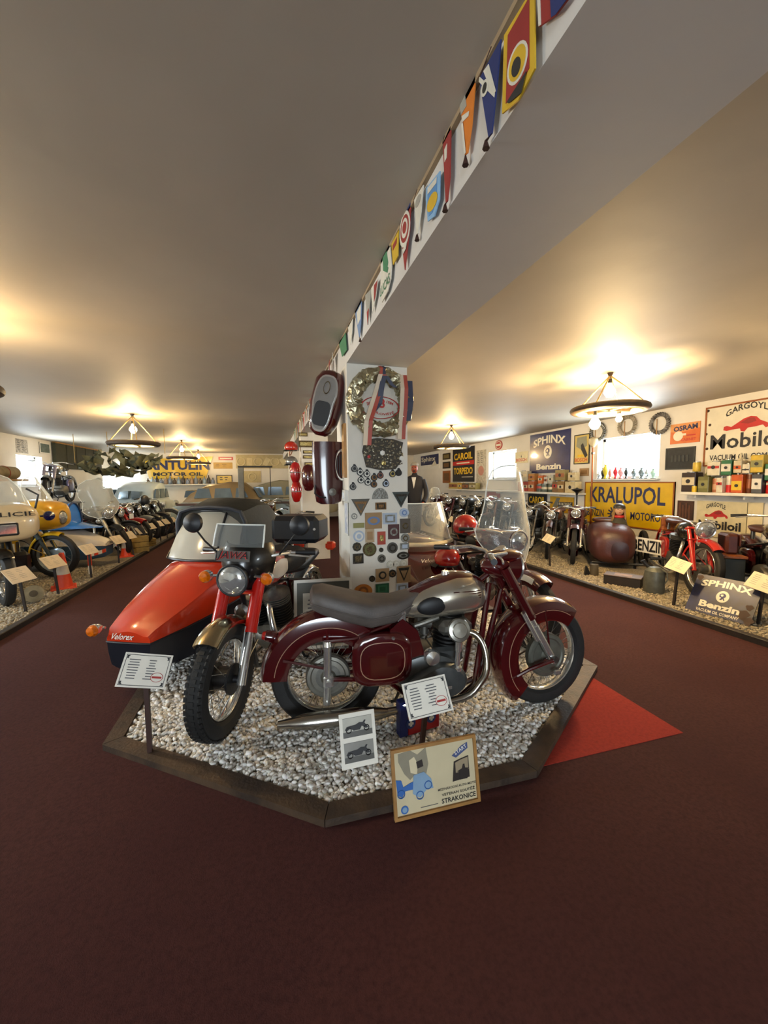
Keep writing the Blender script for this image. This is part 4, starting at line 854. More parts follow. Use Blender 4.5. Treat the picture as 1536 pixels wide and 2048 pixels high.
# red and blue tin behind the card
tb = at_z(848, 1482, .094); tin = thing('oil_tin', 'red and blue oil tin behind the white specification card', 'tin', (tb.x, 1.93, .093), .12)
build('tin_front', G().box((.03, 0, .10), (.2, .05, .2), None, .004), M('tin_red', 'a3181c', .35, 0, .15), tin); build('tin_side', G().box((-.095, 0, .10), (.05, .052, .2), None, .004), M('tin_blue', '1f2a66', .35, 0, .15), tin)
for i, x in enumerate((-.055, .075)): build('tin_roundel', G().cyl((x, -.026, .07), (x, -.028, .07), .03, None, 20), M('tin_navy', '263a74', .4), tin); build('tin_star', G().box((x, -.03, .07), (.03, .003, .012)).box((x, -.03, .07), (.012, .003, .03)), paper, tin, 0)
build('tin_cap', G().cyl((.05, 0, .2), (.05, 0, .225), .018, None, 14), chrome, tin)
# framed certificate leaning on the pillar behind the seat
fc, w = leaning('framed_picture', 'white-framed grey certificate leaning against the pillar foot', 'picture', at_y(588, 1300, 2.86), at_y(704, 1288, 2.86), 0, .1, .52, .006, M('mount_grey', '55554c', .5)); h = .52
border(fc, w, h, .022, .02, whitep); shape(fc, 'certificate', rect(0, -.03, w*.7, h*.72), M('certificate_paper', 'c9c6b8', .5), .0075); printlines(fc, -w*.28, h*.2, w*.56, h*.4, 7, greyprint, .009)
# ------------------------------------------------------------------ pillar front: plaques
def pz(x, y): return 560+x/4.0967, 700+y/4.096
tanm = M('tan_board', '9a7a52', .6); maroonb = M('maroon_board', '4a2524', .5); bluen = M('blue_enamel_badge', '5f7aa8', .4); copper = M('copper_plate', '7d5a34', .42, .6, .3, 40, .3, 80); darkb = M('dark_bronze', '38332a', .45, .7, .3, 60, .5, 80); palebl2 = M('pale_blue_badge', 'a8b4c4', .4); orangeb = M('orange_medal', 'b06a1c', .45)
def plaque(kind, x, y, w_, h_, mat, label, inner=None, group=None, fx=None):
    c = at_y(*pz(x, y), PY0-.001); k = at_y(*pz(x+w_/2, y), PY0-.001); j = at_y(*pz(x, y+h_/2), PY0-.001); w = abs(k.x-c.x)*2; h = abs(c.z-j.z)*2
    poly = {'rect': rect(0, 0, w, h), 'circle': circ(0, 0, w/2, h/2, 28), 'tri': [(-w/2, h/2), (0, -h/2), (w/2, h/2)], 'oct': circ(0, 0, w/2, h/2, 8), 'dome': [(w/2*cos(a), -h/2+h*sin(a)) for a in [pi*i/16 for i in range(17)]], 'drop': [(w*.5*cos(a), -h*.1+h*.4*sin(a)) for a in [2*pi*i/20 for i in range(5, 26)]][1:-1]+[(w*.1, h*.5), (-w*.1, h*.5)], 'oval2': circ(0, 0, w/2, h/2, 24)}[kind]
    if kind == 'drop': poly = [(w*.12, h*.5), (-w*.12, h*.5)]+[(w*.5*cos(a), -h*.1+h*.4*sin(a)) for a in [pi*.62+2*pi*i/22*.88 for i in range(21)]]
    t = .008
    o = build('plaque' if kind != 'drop' else 'badge', G().prism(poly, 0, t, lambda a, b, d: (a, b, d)), mat, None, 0); m = BWALL.to_4x4(); m.translation = c; o.matrix_world = m; tag(o, label, 'plaque' if kind != 'drop' else 'badge', group)
    if inner:
        ik, im, s = inner; q = {'circle': circ(0, -h*.08 if kind == 'drop' else 0, min(w, h)/2*s, None, 24), 'rect': rect(0, 0, w*s, h*s), 'tri': [(-w/2*s, h/2*s), (0, -h/2*s), (w/2*s, h/2*s)], 'oval': circ(0, 0, w/2*s, h/2*s*.7, 24)}[ik]
        shape(o, 'relief', q, im, t+.004, .004)
        if s > .6 or ik == 'circle':
            for e in (.6, .3): shape(o, 'relief_centre', [(a*e*(.7 if e < .5 else 1), b*e) for a, b in q], mat, t+.004+.002*(1 if e > .5 else 2), .002)
    return o
PL = [('tri', 660, 1290, 150, 140, M('tri_frame', '4f4a3e', .5), 'downward triangular dark plaque over the blue-centred square', ('tri', copper, .7)), ('tri', 990, 1226, 140, 128, M('tri_green', '353e3a', .5), 'downward triangular greenish plaque near the pillar edge', ('tri', darkb, .7)),
 ('dome', 820, 1175, 130, 90, pewter, 'half-round pewter badge below the medal fobs', None), ('rect', 825, 1278, 88, 58, copper, 'small copper rectangle plaque under the half-round badge', ('rect', darkb, .75)), ('circle', 607, 1362, 50, 50, pewter, 'tiny ring medal at the pillar corner', ('circle', whitep, .6)),
 ('rect', 765, 1398, 136, 132, tanm, 'tan square plaque with a blue shield', ('oval', bluen, .75)), ('rect', 900, 1380, 115, 90, palebl2, 'pale silver rectangular plaque with raised border', ('rect', pewter, .7)), ('circle', 1016, 1332, 76, 72, palebl2, 'round pale blue medal near the pillar edge', ('circle', bluen, .6)),
 ('rect', 645, 1437, 90, 40, M('olive_plate', '8a854a', .5), 'narrow olive yellow name plate', None), ('rect', 1024, 1440, 82, 118, M('grey_brown_plate', '5a524a', .45, .5), 'upright grey-brown plaque at the pillar edge', ('circle', bronze, .6)), ('rect', 930, 1488, 90, 120, maroonb, 'upright maroon plaque with a round medal', ('circle', pewter, .7)),
 ('circle', 645, 1525, 92, 92, palebl2, 'round light blue and white medal', ('circle', whitep, .72)), ('rect', 735, 1520, 72, 110, M('beige_plate', 'b39a78', .6), 'plain beige upright plaque', ('rect', tanm, .6)), ('rect', 830, 1540, 66, 106, M('red_plate', 'a8402c', .45), 'small red upright plaque with gilt letters', ('rect', gold, .45)), ('circle', 1025, 1540, 70, 76, pewter, 'round pewter medal under the grey-brown plaque', ('circle', bronze, .6)),
 ('oct', 630, 1612, 74, 76, darkb, 'dark eight-sided plaque above the dark square', ('circle', bronze, .6)), ('circle', 733, 1632, 112, 116, bronze, 'largest round bronze medal on the pillar', ('circle', M('green_bronze', '6a6a42', .42, .7, .3, 50), .75)), ('circle', 828, 1637, 36, 36, darkb, 'tiny dark coin between two medals', None), ('circle', 920, 1620, 86, 90, M('slate_medal', '57544e', .45, .6), 'slate grey round medal', ('circle', darkb, .7)), ('rect', 1020, 1607, 72, 52, pewter, 'small pewter rectangle plaque at the pillar edge', ('rect', palebl2, .6)),
 ('rect', 640, 1708, 86, 82, darkb, 'dark square plaque near the pillar corner', ('rect', bronze, .6)), ('circle', 832, 1708, 66, 68, M('grey_medal', '6a665c', .45, .6), 'grey round medal above the row of white coins', ('circle', darkb, .65)), ('oval2', 1008, 1683, 100, 62, darkb, 'dark double-lobed oval badge', ('oval', pewter, .7)),
 ('circle', 903, 1756, 58, 58, M('clear_coin', 'c9c5b4', .35), 'pale coin in a row of three on the pillar', ('circle', whitep, .6)), ('circle', 952, 1752, 56, 56, M('clear_coin', 'c9c5b4'), 'pale coin in a row of three on the pillar', ('circle', whitep, .6)), ('circle', 1012, 1746, 58, 58, M('clear_coin', 'c9c5b4'), 'pale coin in a row of three on the pillar', ('circle', whitep, .6)),
 ('rect', 838, 1843, 110, 106, tanm, 'brown square board with a dark round medal', ('circle', darkb, .6)), ('oct', 920, 1830, 64, 66, darkb, 'small dark octagonal plaque', ('circle', copper, .55)), ('rect', 1012, 1836, 112, 136, tanm, 'brown board with a dark downward triangle', ('tri', darkb, .8)), ('circle', 754, 1873, 48, 50, darkb, 'small round dark medal beside the brown board', ('circle', bronze, .6)),
 ('circle', 680, 1978, 150, 120, orangeb, 'big round orange wooden medal low on the pillar', ('circle', M('orange_dark', '7d4714', .5), .7)), ('rect', 838, 1953, 108, 80, greenp, 'plain dark green rectangular plaque', ('rect', M('green_two', '2a6b4a', .4), .7)), ('rect', 1000, 1947, 94, 64, palebl2, 'pale green-grey plaque beside the dark green one', ('rect', pewter, .7))]
for p in PL: plaque(*p[:7], inner=p[7], group='three pale coins' if 'pale coin' in p[6] else None)
DR = [(608, 968, pewter, 'dark'), (655, 997, whitep, 'white ringed'), (710, 1010, whitep, 'white ringed'), (770, 1040, copper, 'copper'), (820, 1022, M('rose_copper', '8a5a4a', .4, .6), 'rose copper'), (920, 1010, gold, 'gilt'), (970, 1000, darkb, 'dark'), (662, 1060, whitep, 'white ringed'), (718, 1078, whitep, 'white ringed'), (768, 1095, copper, 'copper'), (866, 1090, palebl2, 'pale blue'), (597, 1115, pewter, 'dark')]
for x, y, mm, nm in DR: plaque('drop', x, y, 54, 66, blackm, 'small %s medal fob hanging below the pin cloth' % nm, inner=('circle', mm, .75), group='medal fobs on the pillar')
# pin cloth
pcx = at_y(*pz(845, 855), PY0-.001); pin = build('pin_cloth', G().prism([(-.17, .02), (-.15, .11), (-.05, .125), (.08, .12), (.165, .095), (.15, .03), (.17, -.03), (.1, -.115), (-.02, -.125), (-.14, -.1)], 0, .01, lambda a, b, d: (a, b, d)), M('pin_cloth', '3f382c', .7), None, 0); m = BWALL.to_4x4(); m.translation = pcx; pin.matrix_world = m
tag(pin, 'dark cloth crowded with small metal lapel pins below the gold wreath', 'pin board')
g = G(); rr = random.Random(5)
for i in range(230):
    a, b = rr.uniform(-.155, .16), rr.uniform(-.11, .11)
    if abs(b) > .12-abs(a)*.25: continue
    r = rr.uniform(.004, .009); g.lathe([(r, 0), (r, .004), (r*.6, .006), (0, .006)], (a, b, .01), (0, 0, 1), 8)
pp = build('lapel_pins', g, M('pin_metal', 'a39c86', .3, .8, .5, 80), pin); pp['kind'] = 'stuff'
for a, b, mm, s in ((-.01, .01, whitep, .013), (.0, -.07, gold, .012), (.15, -.03, whitep, .013), (-.12, -.02, redtext, .008)): build('large_pin', G().lathe([(s*1.6, 0), (s*1.6, .006), (0, .01)], (a, b, .012), (0, 0, 1), 6), mm, pin)
# gold wreath with sash and ribbons
wc = at_y(*pz(822, 428), PY0-.06); wr = thing('winner_wreath', 'gold foil winner wreath with tricolour ribbons on the pillar', 'wreath', wc, rot=BWALL)
rr = random.Random(3); g = G().torus((0, 0, 0), (0, 0, 1), .205, .058, 64, 14, .9)
for i in range(len(g.v)): v = g.v[i]; g.v[i] = v+Vector((rr.uniform(-1, 1), rr.uniform(-1, 1), rr.uniform(-1, 1)))*.013
build('foil_ring', g, M('pale_gold_foil', 'b9b193', .3, .9, .3, 40, .4, 60), wr, 0)
cl = build('white_cloth', G().ell((0, 0, -.02), (.165, .165, .03), 32, 8), M('white_cloth', 'c9c2b4', .8, 0, .1, 6, .3, 20), wr)
e = build('red_oval', G().torus((0, 0, 0), (0, 0, 1), 1, .035, 40, 6).xf(Matrix.Translation((-.006, -.043, .018)) @ Matrix.Diagonal((.15, .082, .12, 1))), redtext, wr)
lettering(wr, '3', .01, -.012, .04, .07, redtext, .022, .03); lettering(wr, '1984', .07, -.005, .055, .022, redtext, .022, .02, tilt=-.3); lettering(wr, 'ZBRASLAV', -.075, -.01, .08, .022, redtext, .022, .02, tilt=.3); lettering(wr, 'JÍLOVIŠTĚ', .025, -.092, .16, .026, redtext, .022, .02, curve=-.9)
def ribbon(pts, w, mats, name='ribbon'):
    ws = [w]*len(pts)
    for k, mm in enumerate(mats):
        lp = []
        for i, p in enumerate(pts):
            o = (k-len(mats)/2)*w/len(mats); lp.append([Vector((p[0]+o, p[1], p[2])), Vector((p[0]+o+w/len(mats), p[1], p[2]+.006)), Vector((p[0]+o+w/len(mats), p[1], p[2]+.003)), Vector((p[0]+o, p[1], p[2]-.003))])
        build(name, G().loft(lp), mm, wr, 0)
orr = M('ribbon_red', 'a8402a', .55, 0, .2, 6); bll = M('ribbon_blue', '2c2f45', .55, 0, .2, 6); whr = M('ribbon_white', 'cbb69a', .55, 0, .1, 6)
ribbon([(.0, .262, .02), (.005, .24, .06), (.0, .19, .062), (-.005, .16, .06)], .045, [orr, bll])
ribbon([(.0, .19, .066), (-.03, .08, .05), (-.07, -.04, .05), (-.11, -.15, .06), (-.115, -.25, .05), (-.12, -.33, .045)], .062, [whr, orr])
ribbon([(.01, .18, .067), (-.01, .08, .06), (-.02, -.02, .045), (-.07, -.08, .045)], .04, [bll])
ribbon([(.03, .18, .062), (.07, .12, .066), (.1, .1, .066)], .03, [bll])
ribbon([(.165, .2, .05), (.172, .1, .062), (.165, -.05, .06), (.155, -.18, .05), (.15, -.28, .05)], .06, [whr, orr])
ribbon([(.215, .16, .05), (.22, .0, .06), (.2, -.14, .05)], .05, [bll])
# ------------------------------------------------------------------ pillar left face: tank, maroon shield, boards
tk_ = at_y(652, 815, 3.08); TT = thing('wall_tank', 'maroon and chrome motorcycle fuel tank hung upright on the pillar side', 'fuel tank', (PX0-.005, 3.09, tk_.z), 0)
RT = Matrix.Rotation(radians(-20), 3, 'Z') @ Matrix.Rotation(radians(14), 3, 'Y')
def tank_up(q, ry, rz): return [RT @ Vector((-.13+math.copysign(abs(cos(a))**.75, cos(a))*ry, math.copysign(abs(sin(a))**.75, sin(a))*rz, q)) for a in [2*pi*j/20 for j in range(20)]]
build('tank_body', G().loft([tank_up(*v) for v in ((.26, .04, .05), (.24, .09, .085), (.18, .125, .105), (.0, .13, .11), (-.14, .115, .10), (-.22, .085, .08), (-.25, .04, .04))]), maroon, TT, 60)
def tank_face(k, poly, d, th): return G().prism(poly, d, d+th, lambda a, b, c: RT @ Vector((-.13+a, -c, b)))
pp_ = [(.085*math.copysign(abs(cos(a))**.7, cos(a))*(1 if sin(a) > 0 else .85), .215*math.copysign(abs(sin(a))**.7, sin(a))-.01) for a in [2*pi*j/28 for j in range(28)]]
build('chrome_panel', tank_face(0, [(a*1.08, b*1.02) for a, b in pp_], .092, .018), chrome, TT); build('grey_panel', tank_face(0, [(a*.93, b*.95) for a, b in pp_], .1, .014), M('panel_silver', '8f8b86', .3, .7), TT)
build('knee_pad', tank_face(0, [(.062*math.copysign(abs(cos(a))**.5, cos(a)), .095*math.copysign(abs(sin(a))**.5, sin(a))-.09) for a in [2*pi*j/20 for j in range(20)]], .11, .014), blackm, TT)
build('tank_badge', G().torus((0, 0, 0), (0, 1, 0), .03, .003, 24, 5).xf(RT.to_4x4() @ Matrix.Translation((-.13, -.117, .11)) @ Matrix.Diagonal((.8, 1, 1.5, 1))), M('bronze_relief', '5c4e34'), TT)
lg = thing('leg_shield', 'tall maroon leg shield panel with slotted chrome grille hung on the pillar side', 'panel', (PX0-.004, 3.18, at_y(655, 945, 3.18).z))
build('shield_panel', G().loft([[Vector((-.05+.19*cos(a)*k-.06, .02-.05*sin(a), z)) for a in [pi*j/12 for j in range(13)]] for z, k in ((-.26, .35), (-.24, .55), (-.1, .66), (.15, .68), (.25, .66))]), dmaroon, lg, 50)
gr = build('grille', G().torus((0, 0, 0), (0, 1, 0), .07, .006, 26, 6).xf(Matrix.Translation((-.01, -.05, .06)) @ Matrix.Diagonal((.7, 1, 1.7, 1))), chrome, lg)
for i in range(5): build('grille_slot', G().box((-.045+i*.016, -.048, .06), (.006, .006, .17-abs(i-2)*.02)), blackm, gr, 0)
build('shield_knob', G().lathe([(.02, 0), (.032, .012), (.03, .03), (0, .038)], (-.09, -.03, -.16), (0, -1, 0), 16), dull, lg); build('shield_hook', G().tube([(-.22, 0, -.1), (-.23, -.02, -.17), (-.19, -.03, -.2), (-.14, -.03, -.205)], .007, 6), blackm, lg)
pb = at_y(689, 900, PY0-.002); plate('wood_strip_board', 'pale wooden strip fixed to the pillar corner', 'board', LWALL.copy() if False else frame3((0, -1, 0), (0, 0, 1)), (PX0-.001, PY0+.10, pb.z), .09, .42, pinewood, .02)
sw = plate('light_switch', 'white switch box on the pillar side', 'switch', frame3((0, -1, 0), (0, 0, 1)), (PX0-.001, PY0+.06, at_x(690, 990, PX0).z), .1, .085, whitep, .03); build('rocker', G().box((0, 0, .033), (.04, .05, .01), None, .003), framem, sw)
ps = plate('poster', 'narrow blue and white picture sheet on the pillar side', 'poster', frame3((0, -1, 0), (0, 0, 1)), (PX0-.001, PY0+.09, at_x(690, 1035, PX0).z), .14, .26, M('bluish_print', '98a0b8', .5, 0, .5, 30, col2='cfd0cf'), .004); border(ps, .14, .26, .008, .007, whitep)
# ------------------------------------------------------------------ pennants on the beam
def Z1(p): return (560+p[0]/2.4, p[1]/2.4)
def pennant(outline, mat, label, inner=(), off=.012, tassel=None, group=None, text=None):
    P = [at_x(*Z1(p), PX0-off) for p in outline]; c = Vector((PX0-off, sum(p.y for p in P)/len(P), max(p.z for p in P)))
    def loc(p): q = at_x(*Z1(p), PX0-off); return (-(q.y-c.y), q.z-c.z)
    o = build('pennant', G().prism([loc(p) for p in outline], 0, .004, lambda a, b, d: (a, b, d)), mat, None, 0); m = RWALL.to_4x4(); m.translation = c; o.matrix_world = m; tag(o, label, 'pennant', group)
    for k, (poly, im) in enumerate(inner): shape(o, 'pennant_print', [loc(p) for p in poly], im, .0052+.0006*k)
    if tassel:
        a = loc(tassel); b = loc(outline[-1]); build('tassel', G().tube([(b[0], b[1], .002), (a[0], a[1]+.02, .002), (a[0], a[1], .002)], [.002, .004, .01], 6), M('tassel_brown', '3a1c12', .8), o)
        top = loc(outline[0]); build('cord', G().tube([(top[0], top[1], .004), (0, .02, .004)], .002, 5), M('tassel_brown', '3a1c12'), o)
    if text: lettering(o, text[0], *loc(text[1]), text[2], text[3], text[4], .007, .01)
    return o
pr = M('pennant_red', '8f2620', .7); py_ = M('pennant_yellow', 'c9a320', .7); pb_ = M('pennant_navy', '1d2a63', .7); pw = M('pennant_white', 'cfcabb', .7); po_ = M('pennant_orange', 'cf7416', .7); plb = M('pennant_light_blue', '7fa8cc', .7); pg = M('pennant_green', '3f7a52', .7); pk = M('pennant_black', '23221f', .7); pgr = M('pennant_grey', '9a978c', .7)
def ring(cx, cy, rx, ry, n=20, sk=0.0): return [(cx+rx*cos(2*pi*i/n)+sk*ry*sin(2*pi*i/n), cy+ry*sin(2*pi*i/n)) for i in range(n)]
pennant([(1242, -40), (1250, 130), (1330, 75), (1440, -70)], pr, 'red, white and blue pennant, topmost on the beam', [([(1242, -40), (1250, 130), (1262, 122), (1256, -60)], pw), ([(1305, -50), (1312, 88), (1335, 72), (1440, -70)], pb_)])
pennant([(1082, 172), (1228, -70), (1230, 330), (1150, 482), (1072, 548)], py_, 'yellow bordered red pennant with a round yellow emblem', [([(1102, 172), (1205, -10), (1205, 330), (1140, 455), (1092, 500)], pr), (ring(1150, 305, 42, 110, 20, -.25), pw), (ring(1150, 305, 34, 92, 20, -.25), py_), (ring(1145, 325, 20, 50, 16, -.2), pk), ([(1100, 495), (1195, 345), (1170, 450), (1110, 500)], pk)])
pennant([(962, 380), (1066, 190), (1045, 420), (1022, 640), (1006, 660)], pb_, 'navy blue pennant crossed by white lines', [([(965, 370), (1040, 440), (1036, 470), (962, 395)], pw), ([(985, 345), (1010, 310), (1045, 440), (1030, 460)], pw), (ring(992, 425, 16, 44, 14, -.2), pw), (ring(992, 425, 9, 28, 12, -.2), pk)], tassel=(992, 715))
pennant([(870, 490), (947, 330), (925, 600), (905, 735), (893, 745)], po_, 'orange pennant with a grey and white panel', [([(866, 470), (892, 435), (902, 510), (875, 555)], pgr), ([(880, 560), (915, 535), (912, 560), (882, 590)], pw), ([(878, 600), (886, 590), (900, 735), (893, 745)], pw)], tassel=(893, 795))
pennant([(786, 690), (824, 605), (820, 850), (808, 965), (800, 975)], pr, 'narrow dark red pennant with white mark', [([(795, 720), (808, 690), (806, 760), (796, 780)], pw)], tassel=(795, 1015))
pennant([(706, 905), (772, 822), (769, 960), (745, 1040), (714, 1064), (704, 960)], plb, 'light blue shield pennant with yellow sun', [([(716, 905), (760, 850), (758, 960), (738, 1020), (720, 1040), (714, 960)], M('pennant_blue_two', '5588bb', .7)), (ring(737, 970, 20, 50, 16, -.3), py_), ([(716, 905), (760, 850), (758, 880), (716, 935)], pw)])
pennant([(648, 960), (692, 888), (680, 1020), (666, 1120), (660, 1125)], pw, 'small white triangular pennant with grey emblem', [(ring(668, 965, 10, 34, 14, -.3), pgr)], tassel=(660, 1155))
pennant([(575, 1052), (633, 938), (626, 1100), (603, 1297)], pr, 'red and white striped pennant with blue top', [([(577, 1048), (633, 940), (631, 985), (590, 1060)], pb_)]+[(ring(605, 1100-i*2, 24-i*5, 90-i*20, 18, -.1), pw if i % 2 == 0 else pr) for i in range(4)]+[([(596, 1200), (616, 1170), (612, 1195), (600, 1220)], pw)])
pennant([(538, 1172), (573, 1100), (569, 1230), (546, 1272)], py_, 'small yellow pennant with dark lettering', [([(545, 1180), (566, 1140), (564, 1170), (546, 1205)], pr)])
pennant([(487, 1250), (500, 1190), (516, 1163), (532, 1185), (540, 1275), (535, 1340), (520, 1400), (493, 1452), (485, 1400)], pw, 'white shield pennant with green lion and lettering', [([(497, 1240), (516, 1205), (524, 1260), (518, 1300), (500, 1290)], pg), ([(500, 1260), (525, 1285), (520, 1310), (500, 1300)], pg)], text=('LUCAS', (508, 1370), .16, .045, pg))
pennant([(440, 1385), (474, 1338), (462, 1430), (446, 1505)], pw, 'white and dark red pennant beside the lion shield', [([(455, 1370), (472, 1345), (462, 1425), (455, 1450)], pr)])
pennant([(412, 1418), (442, 1385), (432, 1480), (424, 1560)], pgr, 'pale grey pennant with a red tip', [([(420, 1500), (431, 1480), (424, 1560)], pr)])
pennant([(360, 1485), (396, 1412), (390, 1560), (385, 1615), (382, 1620)], M('pennant_blue_grey', '6f86a8', .7), 'blue-grey pennant with black lettering', [([(372, 1500), (392, 1460), (390, 1530), (376, 1560)], pw)], tassel=(386, 1640))
pennant([(328, 1565), (352, 1525), (348, 1600), (340, 1655)], pw, 'cream pennant before the green one', [])
pennant([(284, 1645), (316, 1598), (322, 1680), (300, 1712)], pg, 'mid green shield pennant near the wreath pillar', [])
cols = [pw, pr, pgr, py_, pw, pg, plb, pr, pw, po_, pgr, pr, pw, py_]; names = ['white', 'red', 'grey', 'yellow', 'white', 'green', 'light blue', 'red', 'white', 'orange', 'grey', 'red', 'white', 'yellow']
y = 3.35
for i in range(20):
    k = i % len(cols); o = build('pennant', G().prism([(-.07, 0), (.07, 0), (0, -.2-.05*(i % 3))], 0, .004, lambda a, b, d: (a, b, d)), cols[k], None, 0); m = RWALL.to_4x4() @ Matrix.Rotation((-.2+.1*(i % 4)), 4, 'Y'); m.translation = (PX0-.03, y, ZC-.03); o.matrix_world = m
    tag(o, 'small %s triangular pennant on the beam beyond the wreath pillar' % names[k], 'pennant', 'small pennants beyond the wreath pillar'); shape(o, 'pennant_print', [(-.03, -.03), (.03, -.03), (0, -.1)], cols[(k+3) % len(cols)], .0055)
    y += .2+.06*(i % 3)
# ================================================================== right-hand wall: enamel signs, shelves, tins
def wsign(label, uL, tL, bL, uR, tR, bR, mat, name='enamel_sign', cat='sign', X=None, t=.014, fr=None, off=0.0, group=None, wall='R'):
    if wall == 'R': A = [at_x(u, v, XR-off) for u, v in ((uL, tL), (uL, bL), (uR, tR), (uR, bR))]; fr = RWALL; w = abs(A[0].y-A[2].y)
    elif wall == 'L': A = [at_x(u, v, XL+off) for u, v in ((uL, tL), (uL, bL), (uR, tR), (uR, bR))]; fr = LWALL; w = abs(A[0].y-A[2].y)
    else: A = [at_y(u, v, YB-off) for u, v in ((uL, tL), (uL, bL), (uR, tR), (uR, bR))]; fr = BWALL; w = abs(A[0].x-A[2].x)
    zt = (A[0].z+A[2].z)/2; zb = (A[1].z+A[3].z)/2; h = zt-zb; c = sum(A, Vector())/4; c.z = (zt+zb)/2
    o = plate(name, label, cat, fr, c, w, h, mat, t, group); return o, w, h
def sphinx_emblem(o, cx, cy, r, z, face=whitee, ink=bluee):
    shape(o, 'roundel', circ(cx, cy, r*.86, r), face, z+.001); shape(o, 'sphinx_profile', [(cx+a*r, cy+b*r) for a, b in ((-.3, -.62), (-.1, -.2), (-.42, -.1), (-.4, .1), (-.5, .16), (-.34, .42), (-.1, .6), (.2, .55), (.42, .3), (.4, .0), (.22, -.2), (.42, -.6), (.28, -.64), (.1, -.35), (-.02, -.6))], ink, z+.0024)
    shape(o, 'sphinx_face', [(cx+a*r, cy+b*r) for a, b in ((-.28, .08), (-.26, .3), (.0, .4), (.1, .15), (-.05, -.02))], face, z+.0034)
def dragon(o, cx, cy, w, h, z, mat):
    shape(o, 'red_gargoyle', [(cx+a*w, cy+b*h) for a, b in ((-.5, -.3), (-.49, -.05), (-.42, .0), (-.32, -.12), (-.2, .1), (-.05, .38), (.1, .5), (.22, .42), (.3, .15), (.45, -.08), (.5, -.35), (.42, -.42), (.36, -.2), (.2, -.28), (.05, -.3), (-.02, -.55), (-.1, -.5), (-.12, -.3), (-.3, -.32), (-.42, -.38))], mat, z)
    shape(o, 'gargoyle_wing', [(cx+a*w, cy+b*h) for a, b in ((-.12, .1), (.06, .4), (.18, .36), (.22, .1), (.05, -.02))], M('dark_red_print', '8c1a16', .4), z+.0012)
def text(o, s, x, y, w, h, mat, t=.014, **k): return lettering(o, s, x, y, w, h, mat, t+.0015, **k)
# large navy petrol sign
o, w, h = wsign('large navy enamel SPHINX Benzin sign on the wall', 1061, 870, 944, 1141.5, 858, 948, bluee, t=.02)
text(o, 'SPHINX', 0, h*.24, w*.8, h*.2, whitee, .02, bold=.03, arch=h*.09); sphinx_emblem(o, -.02*w, h*.02, h*.165, .02); text(o, 'Benzin', .0, -h*.34, w*.62, h*.15, whitee, .02, bold=.04)
# yellow spark plug sign, small copper plate
o, w, h = wsign('yellow enamel sign showing a dark spark plug', 1149, 870, 929, 1180, 867, 927, M('straw_enamel', 'c8b060', .35), t=.012); border(o, w, h, .02, .015, blackm); shape(o, 'grey_figure', [(-w*.3, h*.4), (w*.3, h*.42), (w*.35, h*.1), (0, -h*.02), (-w*.35, h*.1)], M('sign_grey', '8a8a72', .4), .0135); shape(o, 'spark_plug', [(-w*.05, h*.14), (w*.08, h*.2), (w*.4, -h*.22), (w*.25, -h*.3), (-w*.02, -h*.02)], blacktext, .0145); text(o, 'BOSCH', -w*.02, -h*.36, w*.8, h*.13, M('orange_print', 'c8501a', .4), .012, bold=.03); shape(o, 'yellow_band', rect(0, -h*.22, w*.5, h*.08), yelpr, .0135)
o, w, h = wsign('small tan card beneath the spark plug sign', 1160, 937, 952, 1178, 936, 952, tanm, 'wall_card', 'card'); shape(o, 'print', rect(0, 0, w*.7, h*.5), M('dark_tan', '7d5a30', .5), .016)
# KRALUPOL
o, w, h = wsign('large yellow KRALUPOL petrol and motor oil sign under the window', 1171, 964, 1046, 1350, 963, 1062, yellowp, t=.025); border(o, w, h, .02, .03, M('rust_edge', '8a4a18', .6))
text(o, 'KRALUPOL', 0, h*.2, w*.85, h*.38, navyprint, .025, bold=.02); text(o, 'BENZIN', -w*.345, -h*.24, w*.22, h*.17, navyprint, .025, bold=.02); text(o, 'MOTOROIL', w*.26, -h*.24, w*.36, h*.17, navyprint, .025, bold=.02)
g = G()
for i in range(12): a = 2*pi*i/12; g.box((-w*.11+cos(a)*h*.13, -h*.24+sin(a)*h*.13, .0265), (h*.09, h*.035, .002), Matrix.Rotation(a, 3, 'Z'))
build('cog_emblem', g.torus((-w*.11, -h*.24, .0265), (0, 0, 1), h*.08, h*.02, 20, 4, .1), navyprint, o, 0)
# OSRAM, black plate
o, w, h = wsign('orange OSRAM lamp sign beside the tyre wreaths', 1342, 849, 888.5, 1401, 843, 884, M('osram_orange', 'c9611c', .35), t=.012); shape(o, 'yellow_sky', [(-w*.5, h*.12), (-w*.2, h*.05), (w*.5, h*.2), (w*.5, h*.5), (-w*.5, h*.5)], M('osram_upper', 'd08a4a', .4), .013)
text(o, 'OSRAM', w*.02, h*.27, w*.82, h*.26, navyprint, .0125, bold=.04, tilt=.06); shape(o, 'bulb_picture', circ(-w*.22, -h*.12, w*.17, h*.24), whitee, .0138); shape(o, 'bulb_base', rect(-w*.02, -h*.06, w*.14, h*.1), whitee, .0142); shape(o, 'red_line', rect(w*.22, -h*.12, w*.3, h*.06), rede, .0138); text(o, 'CABINET', w*.14, -h*.32, w*.5, h*.14, rede, .0125, bold=.02)
o, w, h = wsign('black embossed metal plate under the orange lamp sign', 1332, 897, 940, 1391, 892.5, 938, M('black_relief', '2a2c2e', .5, .4, .3, 20), t=.012); border(o, w, h, .02, .016, M('black_raised', '3a3c3c', .5, .4), 'raised_edge')
for i_ in range(5): build('raised_bar', G().box((-w*.26+i_*w*.13, 0, .014), (w*.07, h*.3, .008), None, .002), M('black_raised', '3a3c3c'), o)
